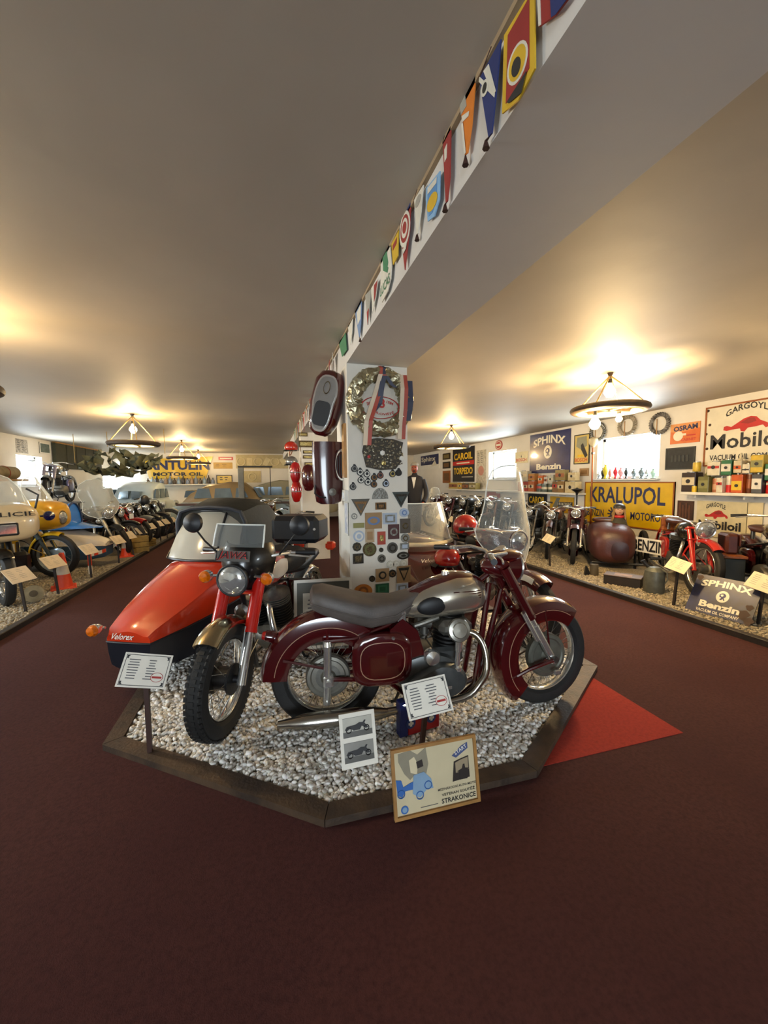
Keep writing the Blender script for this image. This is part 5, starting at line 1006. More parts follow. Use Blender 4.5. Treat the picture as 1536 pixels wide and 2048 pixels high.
# Mobiloil
o, w, h = wsign('huge cream Mobiloil enamel sign with red gargoyle and rusty edge', 1411, 812, 930, 1600, 790, 930, whitee, t=.02); border(o, w, h, .022, .026, M('rust_edge', '8a4a18'))
text(o, 'GARGOYLE', w*.0, h*.33, w*.5, h*.1, blacktext, .021, bold=.02, arch=h*.1); dragon(o, -w*.02, h*.15, w*.5, h*.22, .0225, rede); text(o, 'Mobiloil', 0, -h*.1, w*.84, h*.24, blacktext, .021, bold=.018); text(o, 'VACUUM OIL COMPANY', 0, -h*.36, w*.84, h*.09, blacktext, .021, bold=.02)
for a, b in ((-.47, .44), (-.44, .2), (-.46, -.2), (-.48, .05)): build('chip', G().cyl((a*w, b*h, .019), (a*w, b*h, .0215), .02, None, 9), M('rust_spot', '3a2418', .7), o)
# distant signs of the same wall
o, w, h = wsign('tall black and yellow CAROIL TORPEDO sign', 906.5, 898, 964, 949.5, 892, 963, M('caroil_black', '1c1c22', .35), t=.02)
text(o, 'CAROIL', 0, h*.25, w*.86, h*.2, yelpr, .02, bold=.03); shape(o, 'red_band', rect(0, h*.05, w, h*.12), rede, .022); shape(o, 'pale_line', rect(0, h*.05, w*.6, h*.035), whitee, .0235); text(o, 'TORPEDO', 0, -h*.18, w*.88, h*.2, yelpr, .02, bold=.03); shape(o, 'underline', rect(w*.2, -h*.36, w*.5, h*.02), whitee, .022)
o, w, h = wsign('small navy Sphinx sign with white border behind the mannequin', 841.5, 909, 939.5, 879, 904, 937, whitep, t=.015); shape(o, 'navy_field', rect(0, h*.08, w*.95, h*.62), navyprint, .017); text(o, 'Sphinx', -w*.05, h*.1, w*.75, h*.38, whitee, .0175, bold=.02); shape(o, 'white_sphinx', [(w*.1, -h*.35), (w*.22, -h*.1), (w*.3, h*.0), (w*.4, -h*.3)], whitee, .0185)
for i, (a, b, mm, lb) in enumerate(((907, 919, bronze, 'upper small brass plate beside the black and yellow sign'), (924, 937, darkb, 'lower small dark brass plate beside the black and yellow sign'), (942, 966, M('copper_print', '9a5a26', .45, .3), 'tall copper coloured plate beside the black and yellow sign'))):
    o, w, h = wsign(lb, 886, a, b, 901, a-1, b, mm, 'wall_plate', 'plate'); shape(o, 'relief', rect(0, 0, w*.7, h*.6), gold if i < 1 else copper, .017)
o, w, h = wsign('tall pale poster with faded red print by the small window', 953, 901, 975, 972, 899, 975, M('faded_poster', 'c2b8a2', .6, 0, .35, 14), 'poster', 'poster', t=.004); shape(o, 'red_print', circ(0, -h*.05, w*.3, h*.13), M('faded_red', 'b07a68', .6), .006); printlines(o, -w*.4, h*.42, w*.8, h*.3, 6, greyprint, .0055)
o = build('oval_sign', G().lathe([(1, 0), (1, .014), (.96, .018), (0, .018)], (0, 0, 0), (0, 0, 1), 32), M('oval_red', 'a83a30', .35), None, 0); m = RWALL.to_4x4() @ Matrix.Diagonal((.17, .13, 1, 1)); m.translation = at_x(998, 890, XR); o.matrix_world = m; tag(o, 'red oval enamel sign above the small window', 'sign'); shape(o, 'oval_ring', circ(0, 0, .82, .78), whitee, .0195); shape(o, 'oval_centre', circ(0, 0, .72, .66), M('oval_red', 'a83a30'), .0205); shape(o, 'oval_band', rect(0, 0, 1.3, .4), whitee, .0215); 
o, w, h = wsign('small cream sign with red lettering next to the navy petrol sign', 1031, 906, 927, 1056.5, 901, 925, M('cream_sign', 'cfc49e', .4), t=.012); text(o, 'BOSCH', 0, -h*.22, w*.8, h*.28, rede, .012, bold=.03); shape(o, 'flame', [(-.02, 0), (0, .07), (.02, 0)], blacktext, .0138)
# below the left shelf
o, w, h = wsign('small black CAROIL sign with yellow letters under the shelf', 1057, 988, 1011, 1094, 987, 1013, M('caroil_black', '1c1c22'), off=.01); text(o, 'CAROIL', 0, 0, w*.88, h*.55, yelpr, .014, bold=.03)
o, w, h = wsign('yellow and black varnish sign under the shelf', 1101, 994, 1024, 1148, 993, 1026, M('amber_sign', 'c79a1e', .35), off=.01); shape(o, 'black_field', [(-w*.1, -h*.3), (w*.46, -h*.22), (w*.46, h*.2), (-w*.2, h*.15)], blacktext, .0155); text(o, 'LEUKONAC', w*.14, h*.05, w*.58, h*.18, whitee, .0162, bold=.02, tilt=.05); text(o, 'EVERIT', w*.2, -h*.15, w*.45, h*.18, whitee, .0162, bold=.02, tilt=.05); shape(o, 'painter_figure', [(-w*.45, -h*.4), (-w*.2, h*.42), (-w*.05, h*.42), (-w*.15, 0), (-w*.25, -h*.4)], greyp, .0158)
o, w, h = wsign('faded red tin sign under the small window', 975, 983, 1007, 1000, 982, 1007, M('faded_red_sign', 'a8332c', .4), off=.02); shape(o, 'white_line', rect(0, h*.1, w*.6, h*.12), whitee, .0155)
# below the right shelf
o, w, h = wsign('brown carved wooden board beside the cream gargoyle sign', 1357, 1002, 1042, 1388, 1001, 1043, M('carved_wood', '4a2a18', .6, 0, .5, 12, .5, 40), 'carved_board', 'board', t=.03)
for i in range(4): build('carving', G().box((-w*.3+i*w*.2, (-1)**i*h*.05, .032), (w*.1, h*.7, .015), None, .004), M('carved_wood2', '5e3720', .6), o)
o, w, h = wsign('cream gargoyle Mobiloil sign half hidden behind the red motorcycle', 1394, 1003, 1072, 1494, 1003, 1080, M('cream_sign', 'cfc49e'), off=.01); text(o, 'GARGOYLE', -w*.1, h*.33, w*.4, h*.12, blacktext, .014, bold=.02, arch=h*.08); dragon(o, -w*.08, h*.14, w*.48, h*.24, .016, rede); text(o, 'Mobiloil', -w*.02, -h*.16, w*.86, h*.24, blacktext, .014, bold=.035)
o, w, h = wsign('plain cream board next to the cream gargoyle sign', 1496, 1004, 1070, 1526, 1006, 1075, M('cream_board', 'd8caa0', .5), 'wall_board', 'board', off=.01)
# low BENZIN banner
bz = at_z(1300, 1125, .09)
o = plate('enamel_sign', 'white BENZIN banner standing on the gravel behind the motorcycles', 'sign', RWALL, (5.45, at_x(1299, 1092, 5.45).y, at_x(1299, 1092, 5.45).z), .54, .22, whitep, .02); lettering(o, 'BENZIN', 0, 0, .51, .17, blacktext, .022, .03); build('banner_leg', G().box((-.22, -.26, .01), (.03, .3, .02)), blackm, o, 0); build('banner_leg', G().box((.22, -.26, .01), (.03, .3, .02)), blackm, o, 0)
# tyre wreaths on the wall
for u, v, ro, lb, mm in ((1195, 864, 17, 'thin wire wreath behind the lamp bulbs', steel), (1254, 851, 20, 'pale plaited wreath between the lamp and the dark wreath', M('pale_wreath', '9a8f7a', .6, 0, .4, 20)), (1319, 847, 22.5, 'dark plaited leaf wreath beside the orange lamp sign', M('dark_wreath', '2c2620', .6, .2, .5, 14, col2='8a8680'))):
    c = at_x(u, v, XR-.03); R_ = abs(at_x(u+ro, v, XR-.03).y-c.y)*.8; t = thing('wall_wreath', lb, 'wreath', c, rot=RWALL, group='wreaths above the window')
    g = G()
    for i in range(26):
        a = 2*pi*i/26; rot = Matrix.Rotation(a+.6, 3, 'Z'); g.ell((cos(a)*R_, sin(a)*R_, .0), (R_*.3, R_*.14, .025), 8, 6, rot)
    build('plait', g, mm, t); build('ring', G().torus((0, 0, -.01), (0, 0, 1), R_, .012, 36, 6), blackm, t); build('hanging_ribbon', G().box((-.02, -R_*.35, .03), (.02, R_*1.7, .004)), tanm, t, 0)
# tall fuel lance left of the window
lt = thing('fuel_nozzle_pole', 'tall copper coloured pump pole left of the bright window', 'pole', (XR-.12, at_x(1186, 900, XR-.12).y, .09))
zt_ = at_x(1186, 880, XR-.12).z-.09; build('pole', G().cyl((0, 0, 0), (0, 0, zt_-.12), .016, None, 12), M('copper_pole', '8a4a24', .35, .7), lt); build('pole_base', G().cyl((0, 0, 0), (0, 0, .04), .09, .07, 18), blackm, lt); build('pole_head', G().lathe([(.02, 0), (.05, .03), (.085, .1), (.08, .16), (.03, .19), (0, .2)], (0, 0, zt_-.14), (0, 0, 1), 16), glassy('amber_globe', 'c8b48a', .5), lt); build('pole_clamp', G().box((0, 0, zt_-.25), (.05, .06, .04), None, .008), dull, lt)
# ------------------------------------------------------------------ shelves
def shelf(label, u0, u1, v, X0):
    a = at_x(u0, v, XR-.26); b = at_x(u1, v, XR-.26); z = a.z; t = thing('wall_shelf', label, 'shelf', (XR, (a.y+b.y)/2, z)); L_ = abs(a.y-b.y)
    build('board', G().box((-.14, 0, -.02), (.28, L_, .04), None, .004), whitep, t)
    for k in range(3): build('bracket', G().box((-.1, -L_*.4+L_*.4*k, -.06), (.18, .025, .05), None, .004), whitep, t)
    return z, a.y, b.y
zs1, ya, yb = shelf('white wall shelf of old tins below the navy petrol sign', 893, 1153, 977, XR)
zs2, yc, yd = shelf('white wall shelf of oil tins under the huge Mobiloil sign', 1362, 1640, 983.5, XR)
def tin_box(u0, u1, hpx, mat, label, z, depth=.16, kind='box', lid='screw', band=None, text_=None, tm=None, off=.15, group=None, zb=None, uref=None):
    X = XR-off; a = at_x(u0, 960, X-depth/2); b = at_x(u1, 960, X-depth/2); w = abs(a.y-b.y); dist = (a-EYE).length; h = hpx
    yc_ = (a.y+b.y)/2; zz = z if zb is None else zb
    t = thing('oil_tin', label, 'tin', (X, yc_, zz), 0, group)
    if kind == 'box': bd = build('tin_body', G().box((0, 0, h/2), (depth, w, h), None, .006), mat, t)
    else: bd = build('tin_body', G().lathe([(w*.48, 0), (w*.5, .005), (w*.5, h-.01), (w*.47, h), (0, h)], (0, 0, 0), (0, 0, 1), 20), mat, t)
    if lid == 'screw': build('cap', G().cyl((0, w*.25 if kind == 'box' else 0, h), (0, w*.25 if kind == 'box' else 0, h+.02), .018, None, 12), steel, t)
    elif lid == 'cone': build('spout', G().lathe([(w*.3, 0), (w*.12, .05), (.012, .07), (.012, .1), (0, .1)], (0, 0, h), (0, 0, 1), 14), mat, t)
    elif lid == 'flat': build('lid', G().cyl((0, 0, h), (0, 0, h+.012), min(w, depth)*.42, None, 18), steel, t)
    if band:
        if kind == 'box': build('label_band', G().box((-depth/2, 0, h*band[1]), (.004, w*.9, h*band[2])), band[0], bd, 0)
        else: build('label_band', G().lathe([(w*.5, h*(band[1]-band[2]/2)), (w*.506, h*(band[1]-band[2]/2)), (w*.506, h*(band[1]+band[2]/2)), (w*.5, h*(band[1]+band[2]/2))], (0, 0, 0), (0, 0, 1), 20), band[0], bd)
        if kind == 'box' and band[2] < .6: build('label_mark', G().lathe([(min(w, h)*.16, 0), (min(w, h)*.16, .004), (0, .004)], (-depth/2-.002, 0, h*band[1]), (-1, 0, 0), 12), blacktext, bd)
    return t, h
tc = lambda n, c: M('tin_'+n, c, .38, .1, .2, 14)
z7 = lambda x: 1020+x/2.977
row = [(1020, 1102, .28, tc('umber', '2c1c18'), 'dark brown oil tin with a cream diamond label', 'box', 'flat', (tc('cream', 'd0c2a0'), .55, .4)), (1118, 1182, .22, tc('olive', '6f6c3a'), 'olive green oil tin with a spout', 'box', 'cone', (tc('olive2', '8a8650'), .5, .5)), (1186, 1226, .19, tc('salmon', 'b0704e'), 'salmon pink oil tin', 'cyl', 'flat', (tc('salmon2', 'c99a78'), .4, .4)), (1228, 1264, .20, tc('ivory', 'd8d0b8'), 'ivory oil tin with red print', 'box', 'screw', (tc('redband', 'b8322a'), .6, .2)), (1267, 1306, .22, tc('white', 'dcd6c8'), 'white oil tin with a bright red lower half', 'cyl', 'flat', (tc('scarlet', 'c8201c'), .24, .46)),
 (1316, 1384, .24, tc('orange', 'c4581c'), 'orange oil tin with yellow flame letters', 'box', 'screw', (tc('yellow', 'd8b424'), .4, .5)), (1386, 1426, .24, tc('brown', '6a3a22'), 'brown cylindrical oil tin', 'cyl', 'flat', (tc('brown2', '9a5a38'), .5, .5)), (1437, 1500, .24, tc('slate', '4a4a4c'), 'black and white wing-marked oil tin', 'box', 'screw', (tc('white', 'dcd6c8'), .5, .55)), (1503, 1545, .15, tc('scarlet', 'c8201c'), 'short bright red oil tin', 'cyl', 'flat', (tc('white', 'dcd6c8'), .8, .2)), (1550, 1610, .26, tc('green', '2c6a44'), 'green oil tin at the cut edge of the shelf', 'box', 'screw', (tc('white', 'dcd6c8'), .5, .4))]
for (a, b, h, mm, lb, kd, ld, bd) in row: tin_box(z7(a), z7(b), h, mm, lb+' on the lower row', zs2, kind=kd, lid=ld, band=bd)
tin_box(z7(1080), z7(1106), .085, tc('yellow', 'd8b424'), 'tiny yellow tin in front of the dark brown one', zs2, kind='cyl', lid='flat', off=.235, depth=.05)
row = [(1070, 1113, .13, tc('mustard', 'c8a830'), 'mustard round tin standing on the dark brown tin', 'cyl', 'flat', None, .28+.013), (1168, 1244, .19, tc('ivory', 'd8d0b8'), 'white gargoyle oil tin on top of the olive tin', 'box', 'flat', (tc('redband', 'b8322a'), .6, .18), .232), (1250, 1312, .20, tc('green', '2c6a44'), 'green oil tin with a white circle', 'box', 'flat', (tc('white', 'dcd6c8'), .5, .5), .235), (1324, 1371, .16, tc('cream', 'd0c2a0'), 'cream and orange tin on top of the flame tin', 'box', 'cone', (tc('orange', 'c4581c'), .45, .3), .262), (1376, 1420, .12, tc('ivory', 'd8d0b8'), 'small ivory tin with a dark line', 'box', 'flat', (tc('umber', '2c1c18'), .4, .15), .254), (1424, 1500, .22, tc('mustard', 'c8a830'), 'large mustard yellow tin on the top row', 'box', 'flat', (tc('olive2', '8a8650'), .5, .4), .262), (1512, 1580, .2, tc('green', '2c6a44'), 'green tin beside the large mustard tin', 'box', 'flat', (tc('white', 'dcd6c8'), .5, .4), .165)]
for (a, b, h, mm, lb, kd, ld, bd, dz) in row: tin_box(z7(a), z7(b), h, mm, lb, zs2, kind=kd, lid=ld, band=bd, zb=zs2+dz, depth=.12)
z6 = lambda x: 820+x/4.267
row = [(330, 405, .2, 'c2ac5a', 'straw tin'), (408, 440, .19, 'c89a20', 'amber tin'), (443, 500, .18, '5a5240', 'dark olive tin'), (503, 560, .19, '8a7a44', 'khaki tin')]
for i, (a, b, h, cc, lb) in enumerate(row): tin_box(z6(a), z6(b), h, tc('f%d' % i, cc), lb+' on the shelf under the black and yellow sign', zs1, kind='box', lid='flat', band=(tc('cream', 'd0c2a0'), .5, .4) if i % 2 else (tc('brown2', '9a5a38'), .5, .5))
row = [(922, 962, .22, 'a84a3a', 'brick red tin'), (964, 1004, .23, '9a3630', 'crimson tin'), (1008, 1056, .24, 'b0603a', 'rust orange tin'), (1068, 1108, .17, '5a625a', 'dark green-grey round tin'), (1110, 1150, .17, '5f665e', 'grey-green round tin'), (1166, 1206, .17, '4e5a4c', 'dull green round tin'), (1214, 1256, .23, '7a5a34', 'brown tin with diamond label'), (1258, 1312, .24, '8a6a3a', 'ochre tin with red print'), (1322, 1412, .23, 'cbb98c', 'cream tin with square label')]
for i, (a, b, h, cc, lb) in enumerate(row): tin_box(z6(a), z6(b), h, tc('g%d' % i, cc), lb+' below the navy petrol sign', zs1, kind='cyl' if 'round' in lb else 'box', lid='flat', band=(tc('cream', 'd0c2a0'), .5, .3) if i % 3 else (tc('redband', 'b8322a'), .6, .3))
row = [(905, 1000, .24, 'b8b4a0', 'silver patterned tin stacked on red tins', .243), (1008, 1060, .16, 'b07a3a', 'amber tin stacked on the rust orange tin', .254), (1090, 1128, .18, 'c8642a', 'orange tin stacked on the grey round tins', .185), (1140, 1172, .15, 'c9c6ba', 'white tin stacked on the grey round tins', .185), (1176, 1218, .18, 'b8b4a2', 'pale silver tin stacked on the round tins', .185), (1236, 1318, .22, '8a7a4a', 'olive brown tin stacked by the cream tins', .255), (1345, 1408, .17, 'c8b488', 'pale cream tin stacked on the cream tin', .245)]
for i, (a, b, h, cc, lb, dz) in enumerate(row): tin_box(z6(a), z6(b), h, tc('h%d' % i, cc), lb, zs1, kind='box', lid='flat', band=(tc('brown2', '9a5a38'), .5, .35) if i % 2 else (tc('cream', 'd0c2a0'), .55, .3), zb=zs1+dz, depth=.12)
# trophies on the window sill
z4 = lambda x: 1140+x/3.879
wy0, wy1, wz0, wz1 = WIN_R[0]
for i, (x, hh, mm, lb) in enumerate([(225, .13, glasslens, 'clear cup'), (262, .2, M('dark_glass', '2a2c2c', .2, .3), 'dark glass jug'), (280, .27, M('yellow_leaf', 'b8a81c', .5), 'yellow flower vase'), (315, .18, M('pink_glass', 'a86a5a', .3), 'pink hourglass vase'), (358, .21, M('red_glass', 'b81420', .3), 'bright red vase'), (400, .2, M('pale_red', 'c88a8a', .3), 'pale pink bottle'), (440, .19, M('dark_glass', '2a2c2c'), 'dark carafe'), (500, .17, M('grey_glass', '6a7474', .25, .3), 'grey glass cup'), (560, .18, M('grey_glass', '6a7474'), 'grey two-handled trophy'), (600, .15, glasslens, 'silver trophy cup'), (650, .16, M('pale_green_glass', '9ab8a8', .25), 'pale green bottle')]):
    c = at_x(z4(x), 940, XR+.05); t = thing('vase', lb+' standing on the bright window sill', 'vase', (XR+.04, c.y, wz0+.002), 0, 'vessels on the window sill'); r = .035+.008*(i % 3)
    build('vessel', G().lathe([(r*.7, 0), (r*.75, .006), (r*.3, hh*.18), (r*.55, hh*.3), (r, hh*.55), (r*.8, hh*.75), (r*.35, hh*.88), (r*.5, hh), (0, hh*.97)], (0, 0, 0), (0, 0, 1), 16), mm, t); build('foot', G().cyl((0, 0, 0), (0, 0, .008), r*.8, None, 16), blackm, t)
# ------------------------------------------------------------------ right-hand machines
rust = M('rusty_brown_paint', '4a2a20', .45, .2, .4, 9); dgrey = M('dark_grey_paint', '2c2a28', .4, .2, .3, 9); copperp = M('copper_tank', '8a5a3a', .3, .6, .3, 8); olivp = M('olive_paint', '3c3c28', .5, 0, .3, 8)
GR = 'old motorcycles along the oil sign wall'
def gxy(u, v, z=.09): p = at_z(u, v, z); return (p.x, p.y)
moto('motorcycle', 'dark vintage motorcycle with slim wheels behind a cream card by the black caroil sign', (4.70, 5.6), -140, GR, body=rust, fender='slim', tank_mat=copperp, R=.33, tw=.06, head_z=.80, seat='solo', saddle_mat=brownl, hl_r=.07, hl_mat=chrome, fork_mat=dgrey, lower_mat=dgrey, exhaust=(-1,), knee=False, toolbox=False, bar_w=.6, bar_rise=.1, shroud_r=.02, steer=8)
moto('motorcycle', 'dark vintage motorcycle with twin girder fork next to the tall clear screen', (4.8, 6.3), -145, GR, body=dgrey, fender='slim', R=.33, tw=.06, head_z=.80, seat='solo', saddle_mat=brownl, hl_r=.06, hl_mat=dull, fork_mat=dull, lower_mat=dull, knee=False, toolbox=False, bar_w=.6, bar_rise=.12, shroud_r=.02, steer=-6)
moto('motorcycle', 'maroon vintage motorcycle with leather bags next to the brown sidecar', (4.80, 5.12), -138, GR, body=dmaroon, fender='deep', tank_mat=rust, R=.32, tw=.075, seat='solo', saddle_mat=brownl, hl_r=.07, hl_mat=dull, bar_w=.56, bar_rise=.02, exhaust=(1,), steer=5)
# leather bags
def saddlebag(label, loc, rz, mat, s=1.0):
    t = thing('saddlebag', label, 'bag', loc, rz)
    build('bag_body', G().loft([[Vector((x*s, y*k*s, z*s)) for x, y, z in ((-.15, -.07, 0), (.15, -.07, 0), (.16, -.08, .26), (-.16, -.08, .26))]+[Vector((x*s, y*k*s, z*s)) for x, y, z in ((-.16, .08, .26), (.16, .08, .26), (.15, .07, 0), (-.15, .07, 0))] for k in (1.0, .8)]) if False else G().box((0, 0, .14*s), (.3*s, .15*s, .28*s), None, .03*s), mat, t)
    build('flap', G().box((0, -.08*s, .2*s), (.31*s, .015*s, .16*s), None, .006), mat, t)
    for i in (-1, 1): build('buckle_strap', G().box((i*.08*s, -.09*s, .14*s), (.025*s, .006, .12*s)), brownl, t, 0)
    return t
# brown leather sidecar with doll
sx_, sy_ = gxy(1222, 1136)
F = dirv(-130); scb = thing('sidecar', 'brown leather covered sidecar with a seated doll', 'sidecar', (sx_+.2, sy_+.22, .05), radians(-130))
L = []
for (x, ry, rz, z) in ((.45, .10, .10, .36), (.44, .20, .2, .38), (.36, .29, .27, .40), (.2, .33, .31, .42), (-.2, .34, .32, .44), (-.5, .30, .28, .44), (-.68, .2, .18, .45)): L.append(superloop((x, 0, z), ry, rz, 22, .72))
bodys = build('leather_body', G().loft(L), M('sidecar_leather', '4c2620', .42, 0, .4, 5, .2, 40), scb, 60)
build('dark_apron', G().loft([superloop((x+.012, .08, z), ry, rz, 20, .7) for x, ry, rz, z in ((.44, .12, .14, .34), (.455, .05, .06, .34))]), M('apron_maroon', '2c0f12', .4), bodys)
build('cockpit_rim', G().torus((-.25, 0, .75), (0, 0, 1), .22, .03, 28, 8), brownl, scb)
build('chassis', G().tube([(.4, -.3, .12), (-.9, -.3, .12)], .018, 8).tube([(.3, -.3, .12), (.3, .5, .12)], .018, 8).tube([(-.6, -.3, .12), (-.6, .5, .12)], .018, 8), blackm, scb)
wheel(scb, 'sidecar_wheel', -.2, .3, .07, Matrix.Identity(4), dgrey, dgrey, .05, .1, 14, 22, y=.5)
doll = thing('doll', 'blonde doll in a dark cap and red scarf sitting in the brown sidecar', 'doll', (scb.location.x+.08, scb.location.y-.08, .63), radians(-130))
build('torso', G().lathe([(.12, 0), (.13, .08), (.10, .2), (.05, .25), (.035, .27)], (0, 0, 0), (0, 0, 1), 18), M('doll_jacket', '3a3626', .8), doll, 60)
skinm = M('doll_skin', 'c49a78', .5); hd_ = build('head', G().ell((0, 0, .36), (.075, .068, .09), 20, 14), skinm, doll, 60)
build('nose', G().ell((.077, 0, .352), (.012, .01, .014), 8, 6), skinm, hd_)
for s in (-1, 1): build('eye', G().ell((.068, s*.027, .372), (.006, .009, .006), 8, 6), blackm, hd_)
build('mouth', G().ell((.073, 0, .322), (.005, .018, .006), 8, 6), redtext, hd_)
build('hair', G().loft([[Vector((r*cos(a)-.012, r*sin(a), z)) for a in [radians(60+240*j/14) for j in range(15)]]+[Vector(((r-.02)*cos(a)-.012, (r-.02)*sin(a), z)) for a in [radians(300-240*j/14) for j in range(15)]] for z, r in ((.18, .11), (.26, .1), (.34, .092), (.40, .088))]), M('blond_hair', '9a7a4a', .6, 0, .3, 30, .3, 60), doll, 60)
build('cap', G().ell((-.008, 0, .40), (.095, .088, .07), 20, 10, None, -.15), M('leather_cap', '2a2620', .5), doll, 60); build('scarf', G().torus((0.0, 0, .255), (0, 0, 1), .055, .025, 20, 8), redtext, doll)
# boxes and cans in front
bx = at_z(1240, 1170, .09); t = thing('wooden_box', 'flat dark wooden box on the gravel before the brown sidecar', 'box', (bx.x+.05, bx.y, .09), radians(-58)); build('box_side', G().box((0, 0, .06), (.42, .22, .12), None, .005), darkwood, t); build('box_lid', G().box((0, 0, .125), (.43, .23, .014), None, .004), M('box_top', '5a4636', .5, 0, .3, 10), t); build('lid_print', G().box((.0, 0, .133), (.2, .12, .002)), M('lid_tan', '8a6a4a', .5), t, 0)
mc = at_z(1307, 1184, .09); t = thing('milk_can', 'grey zinc petrol can with black spout on the gravel', 'can', (mc.x, mc.y, .09), 0); zinc = M('zinc', '6c6f68', .5, .6, .3, 12)
build('can_body', G().lathe([(.11, 0), (.115, .01), (.11, .2), (.1, .27), (.06, .31), (.05, .315), (0, .316)], (0, 0, 0), (0, 0, 1), 24), zinc, t); build('spout', G().tube([(.0, .05, .29), (-.03, .1, .34), (-.05, .12, .38)], [.03, .025, .03], 12), blackm, t); build('handle', G().tube([(.05, -.06, .29), (.05, -.12, .26), (.05, -.13, .18), (.04, -.1, .12)], .008, 8), zinc, t)
# red motorcycle with big headlamp
br_, q = moto('motorcycle', 'red vintage motorcycle with large chrome headlamp and red girder fork', (4.88, 3.2), -128, GR, body=M('signal_red', 'a82018', .3, 0, .2, 8, coat=.5), R=.33, tw=.085, fender='slim', fender_mat=M('signal_red', 'a82018'), head_z=.77, hl_r=.105, hl_mat=chrome, hl_x=.14, hl_z=.02, fork_mat=M('signal_red', 'a82018'), lower_mat=M('signal_red', 'a82018'), shroud_r=.022, shroud0=.1, tank_mat=M('black_tank', '15130f', .2, 0, .2, coat=.7), seat='solo', saddle_mat=brownl, bar_w=.74, bar_rise=.08, bar_back=.22, grip_mat=blackm, knee=False, steer=14, frame_mat=M('signal_red', 'a82018'), ncyl=2)
build('horn', G().lathe([(.05, 0), (.05, .03), (.02, .05), (0, .05)], q['H']+Vector((.12, 0, -.14)), (1, 0, 0), 16), chrome, br_)
pb3 = at_z(1398, 1100, .5); saddlebag('tan leather bag hung behind the red motorcycle headlamp', (br_.location.x-.18, br_.location.y-.16, .74), radians(-40), tan, .7)
moto('motorcycle', 'black and maroon vintage motorcycle cut by the picture edge', (4.85, 2.22), -130, GR, body=dmaroon, R=.33, tw=.08, fender='deep', hl_r=.09, hl_mat=chrome, tank_mat=M('black_tank', '15130f'), seat='solo', saddle_mat=brownl, bar_w=.86, bar_rise=.1, bar_back=.2, knee=False, exhaust=(1, -1), eng_mat=dull, steer=4)
saddlebag('reddish leather bag between the red and the black motorcycles', (5.28, 3.2, .592), radians(52), M('red_leather', '4a1e12', .45, 0, .3, 10), .85)
# far row
for i, (u, v, hd, bm, tm, lb) in enumerate([(4.75, 7.02, -142, dgrey, copperp, 'dark vintage motorcycle seen through the tall clear screen'), (4.75, 7.62, -142, rust, dgrey, 'rust brown vintage motorcycle next to the faded red tin sign'), (4.75, 8.2, -145, dgrey, M('black_tank', '15130f'), 'black motorcycle with bright headlamp below the black and yellow sign'), (4.75, 8.95, -145, M('black_tank', '15130f'), dgrey, 'black motorcycle with wide tank under the tin shelf'), (4.7, 9.7, -145, dmaroon, M('black_tank', '15130f'), 'dark motorcycle with black front wheel beside the maroon scooter'), (4.7, 10.8, -145, dmaroon, dmaroon, 'maroon motorcycle with small clear screen near the mannequin')]):
    t, q = moto('motorcycle', lb, (u, v), hd, GR, body=bm, tank_mat=tm, R=.32, tw=.08, fender='slim' if i in (0, 2) else 'deep', seat='solo' if i % 2 else 'bench', hl_r=.08, hl_mat=chrome if i in (2, 3) else bm, steer=(-1)**i*6, bar_rise=.06+.02*(i % 3), toolbox=i % 2 == 1, knee=i % 2 == 0)
    if i == 5: windscreen(t, (q['xt']+.12, 0, .86), [(0, .18), (.1, .2), (.2, .19), (.3, .14), (.33, .06)], perspex, q['S'], bend=.5)
# cards along the right kerb
GC = 'specification cards along the oil sign wall'
for (fu, fv, cu, cv, w_, lb) in [(1100, 1132, 1097, 1077, .2, 'cream card on a post before the dark slim-wheeled motorcycle'), (1347, 1212, 1356, 1130, .21, 'cream card on a brown post beside the grey petrol can'), (1516, 1248, 1528, 1166, .24, 'cream card on a post beside the leaning navy sign'), (938, 1075, 931, 1043, .2, 'cream card before the black motorcycles'), (906, 1070, 903, 1038, .2, 'cream card before the dark motorcycle with black wheel'), (880, 1064, 878, 1033, .2, 'cream card nearest the maroon scooter')]:
    f = at_z(fu, fv, .09); c = at_x(cu, cv, f.x); info_sign(lb, (f.x, f.y), c, w_*1.0, w_*.72, -168, 38, GC, 0, darkwood, cardm=paperold, spin=-.25)
# leaning navy sign on the kerb
bl = at_z(1370, 1217, .095); br2 = at_z(1500, 1252, .095); o, w = leaning('enamel_sign', 'worn navy SPHINX Benzin sign leaning over the kerb', 'sign', bl, br2, 0, .55, .42, .008, M('worn_navy', '262d55', .4, 0, .45, 5, col2='1a1c2c')); h = .42
lettering(o, 'SPHINX', 0, h*.27, w*.78, h*.17, whitee, .0095, .035, arch=h*.06); sphinx_emblem(o, 0, h*.02, h*.15, .008); lettering(o, 'Benzin', .0, -h*.25, w*.62, h*.17, whitee, .0095, .04); lettering(o, 'VACUUM OIL COMPANY', 0, -h*.42, w*.66, h*.075, whitee, .0095, .02)
for a, b, r in ((.36, -.3, .05), (.42, -.1, .03), (-.44, .4, .03), (.46, -.42, .04)): shape(o, 'rust_patch', [(a*w+r*cos(q)*(1+.3*sin(3*q)), b*h+r*sin(q)*(1+.2*cos(5*q))) for q in [2*pi*j/16 for j in range(16)]], M('rust_spot', '3a2418'), .0088)
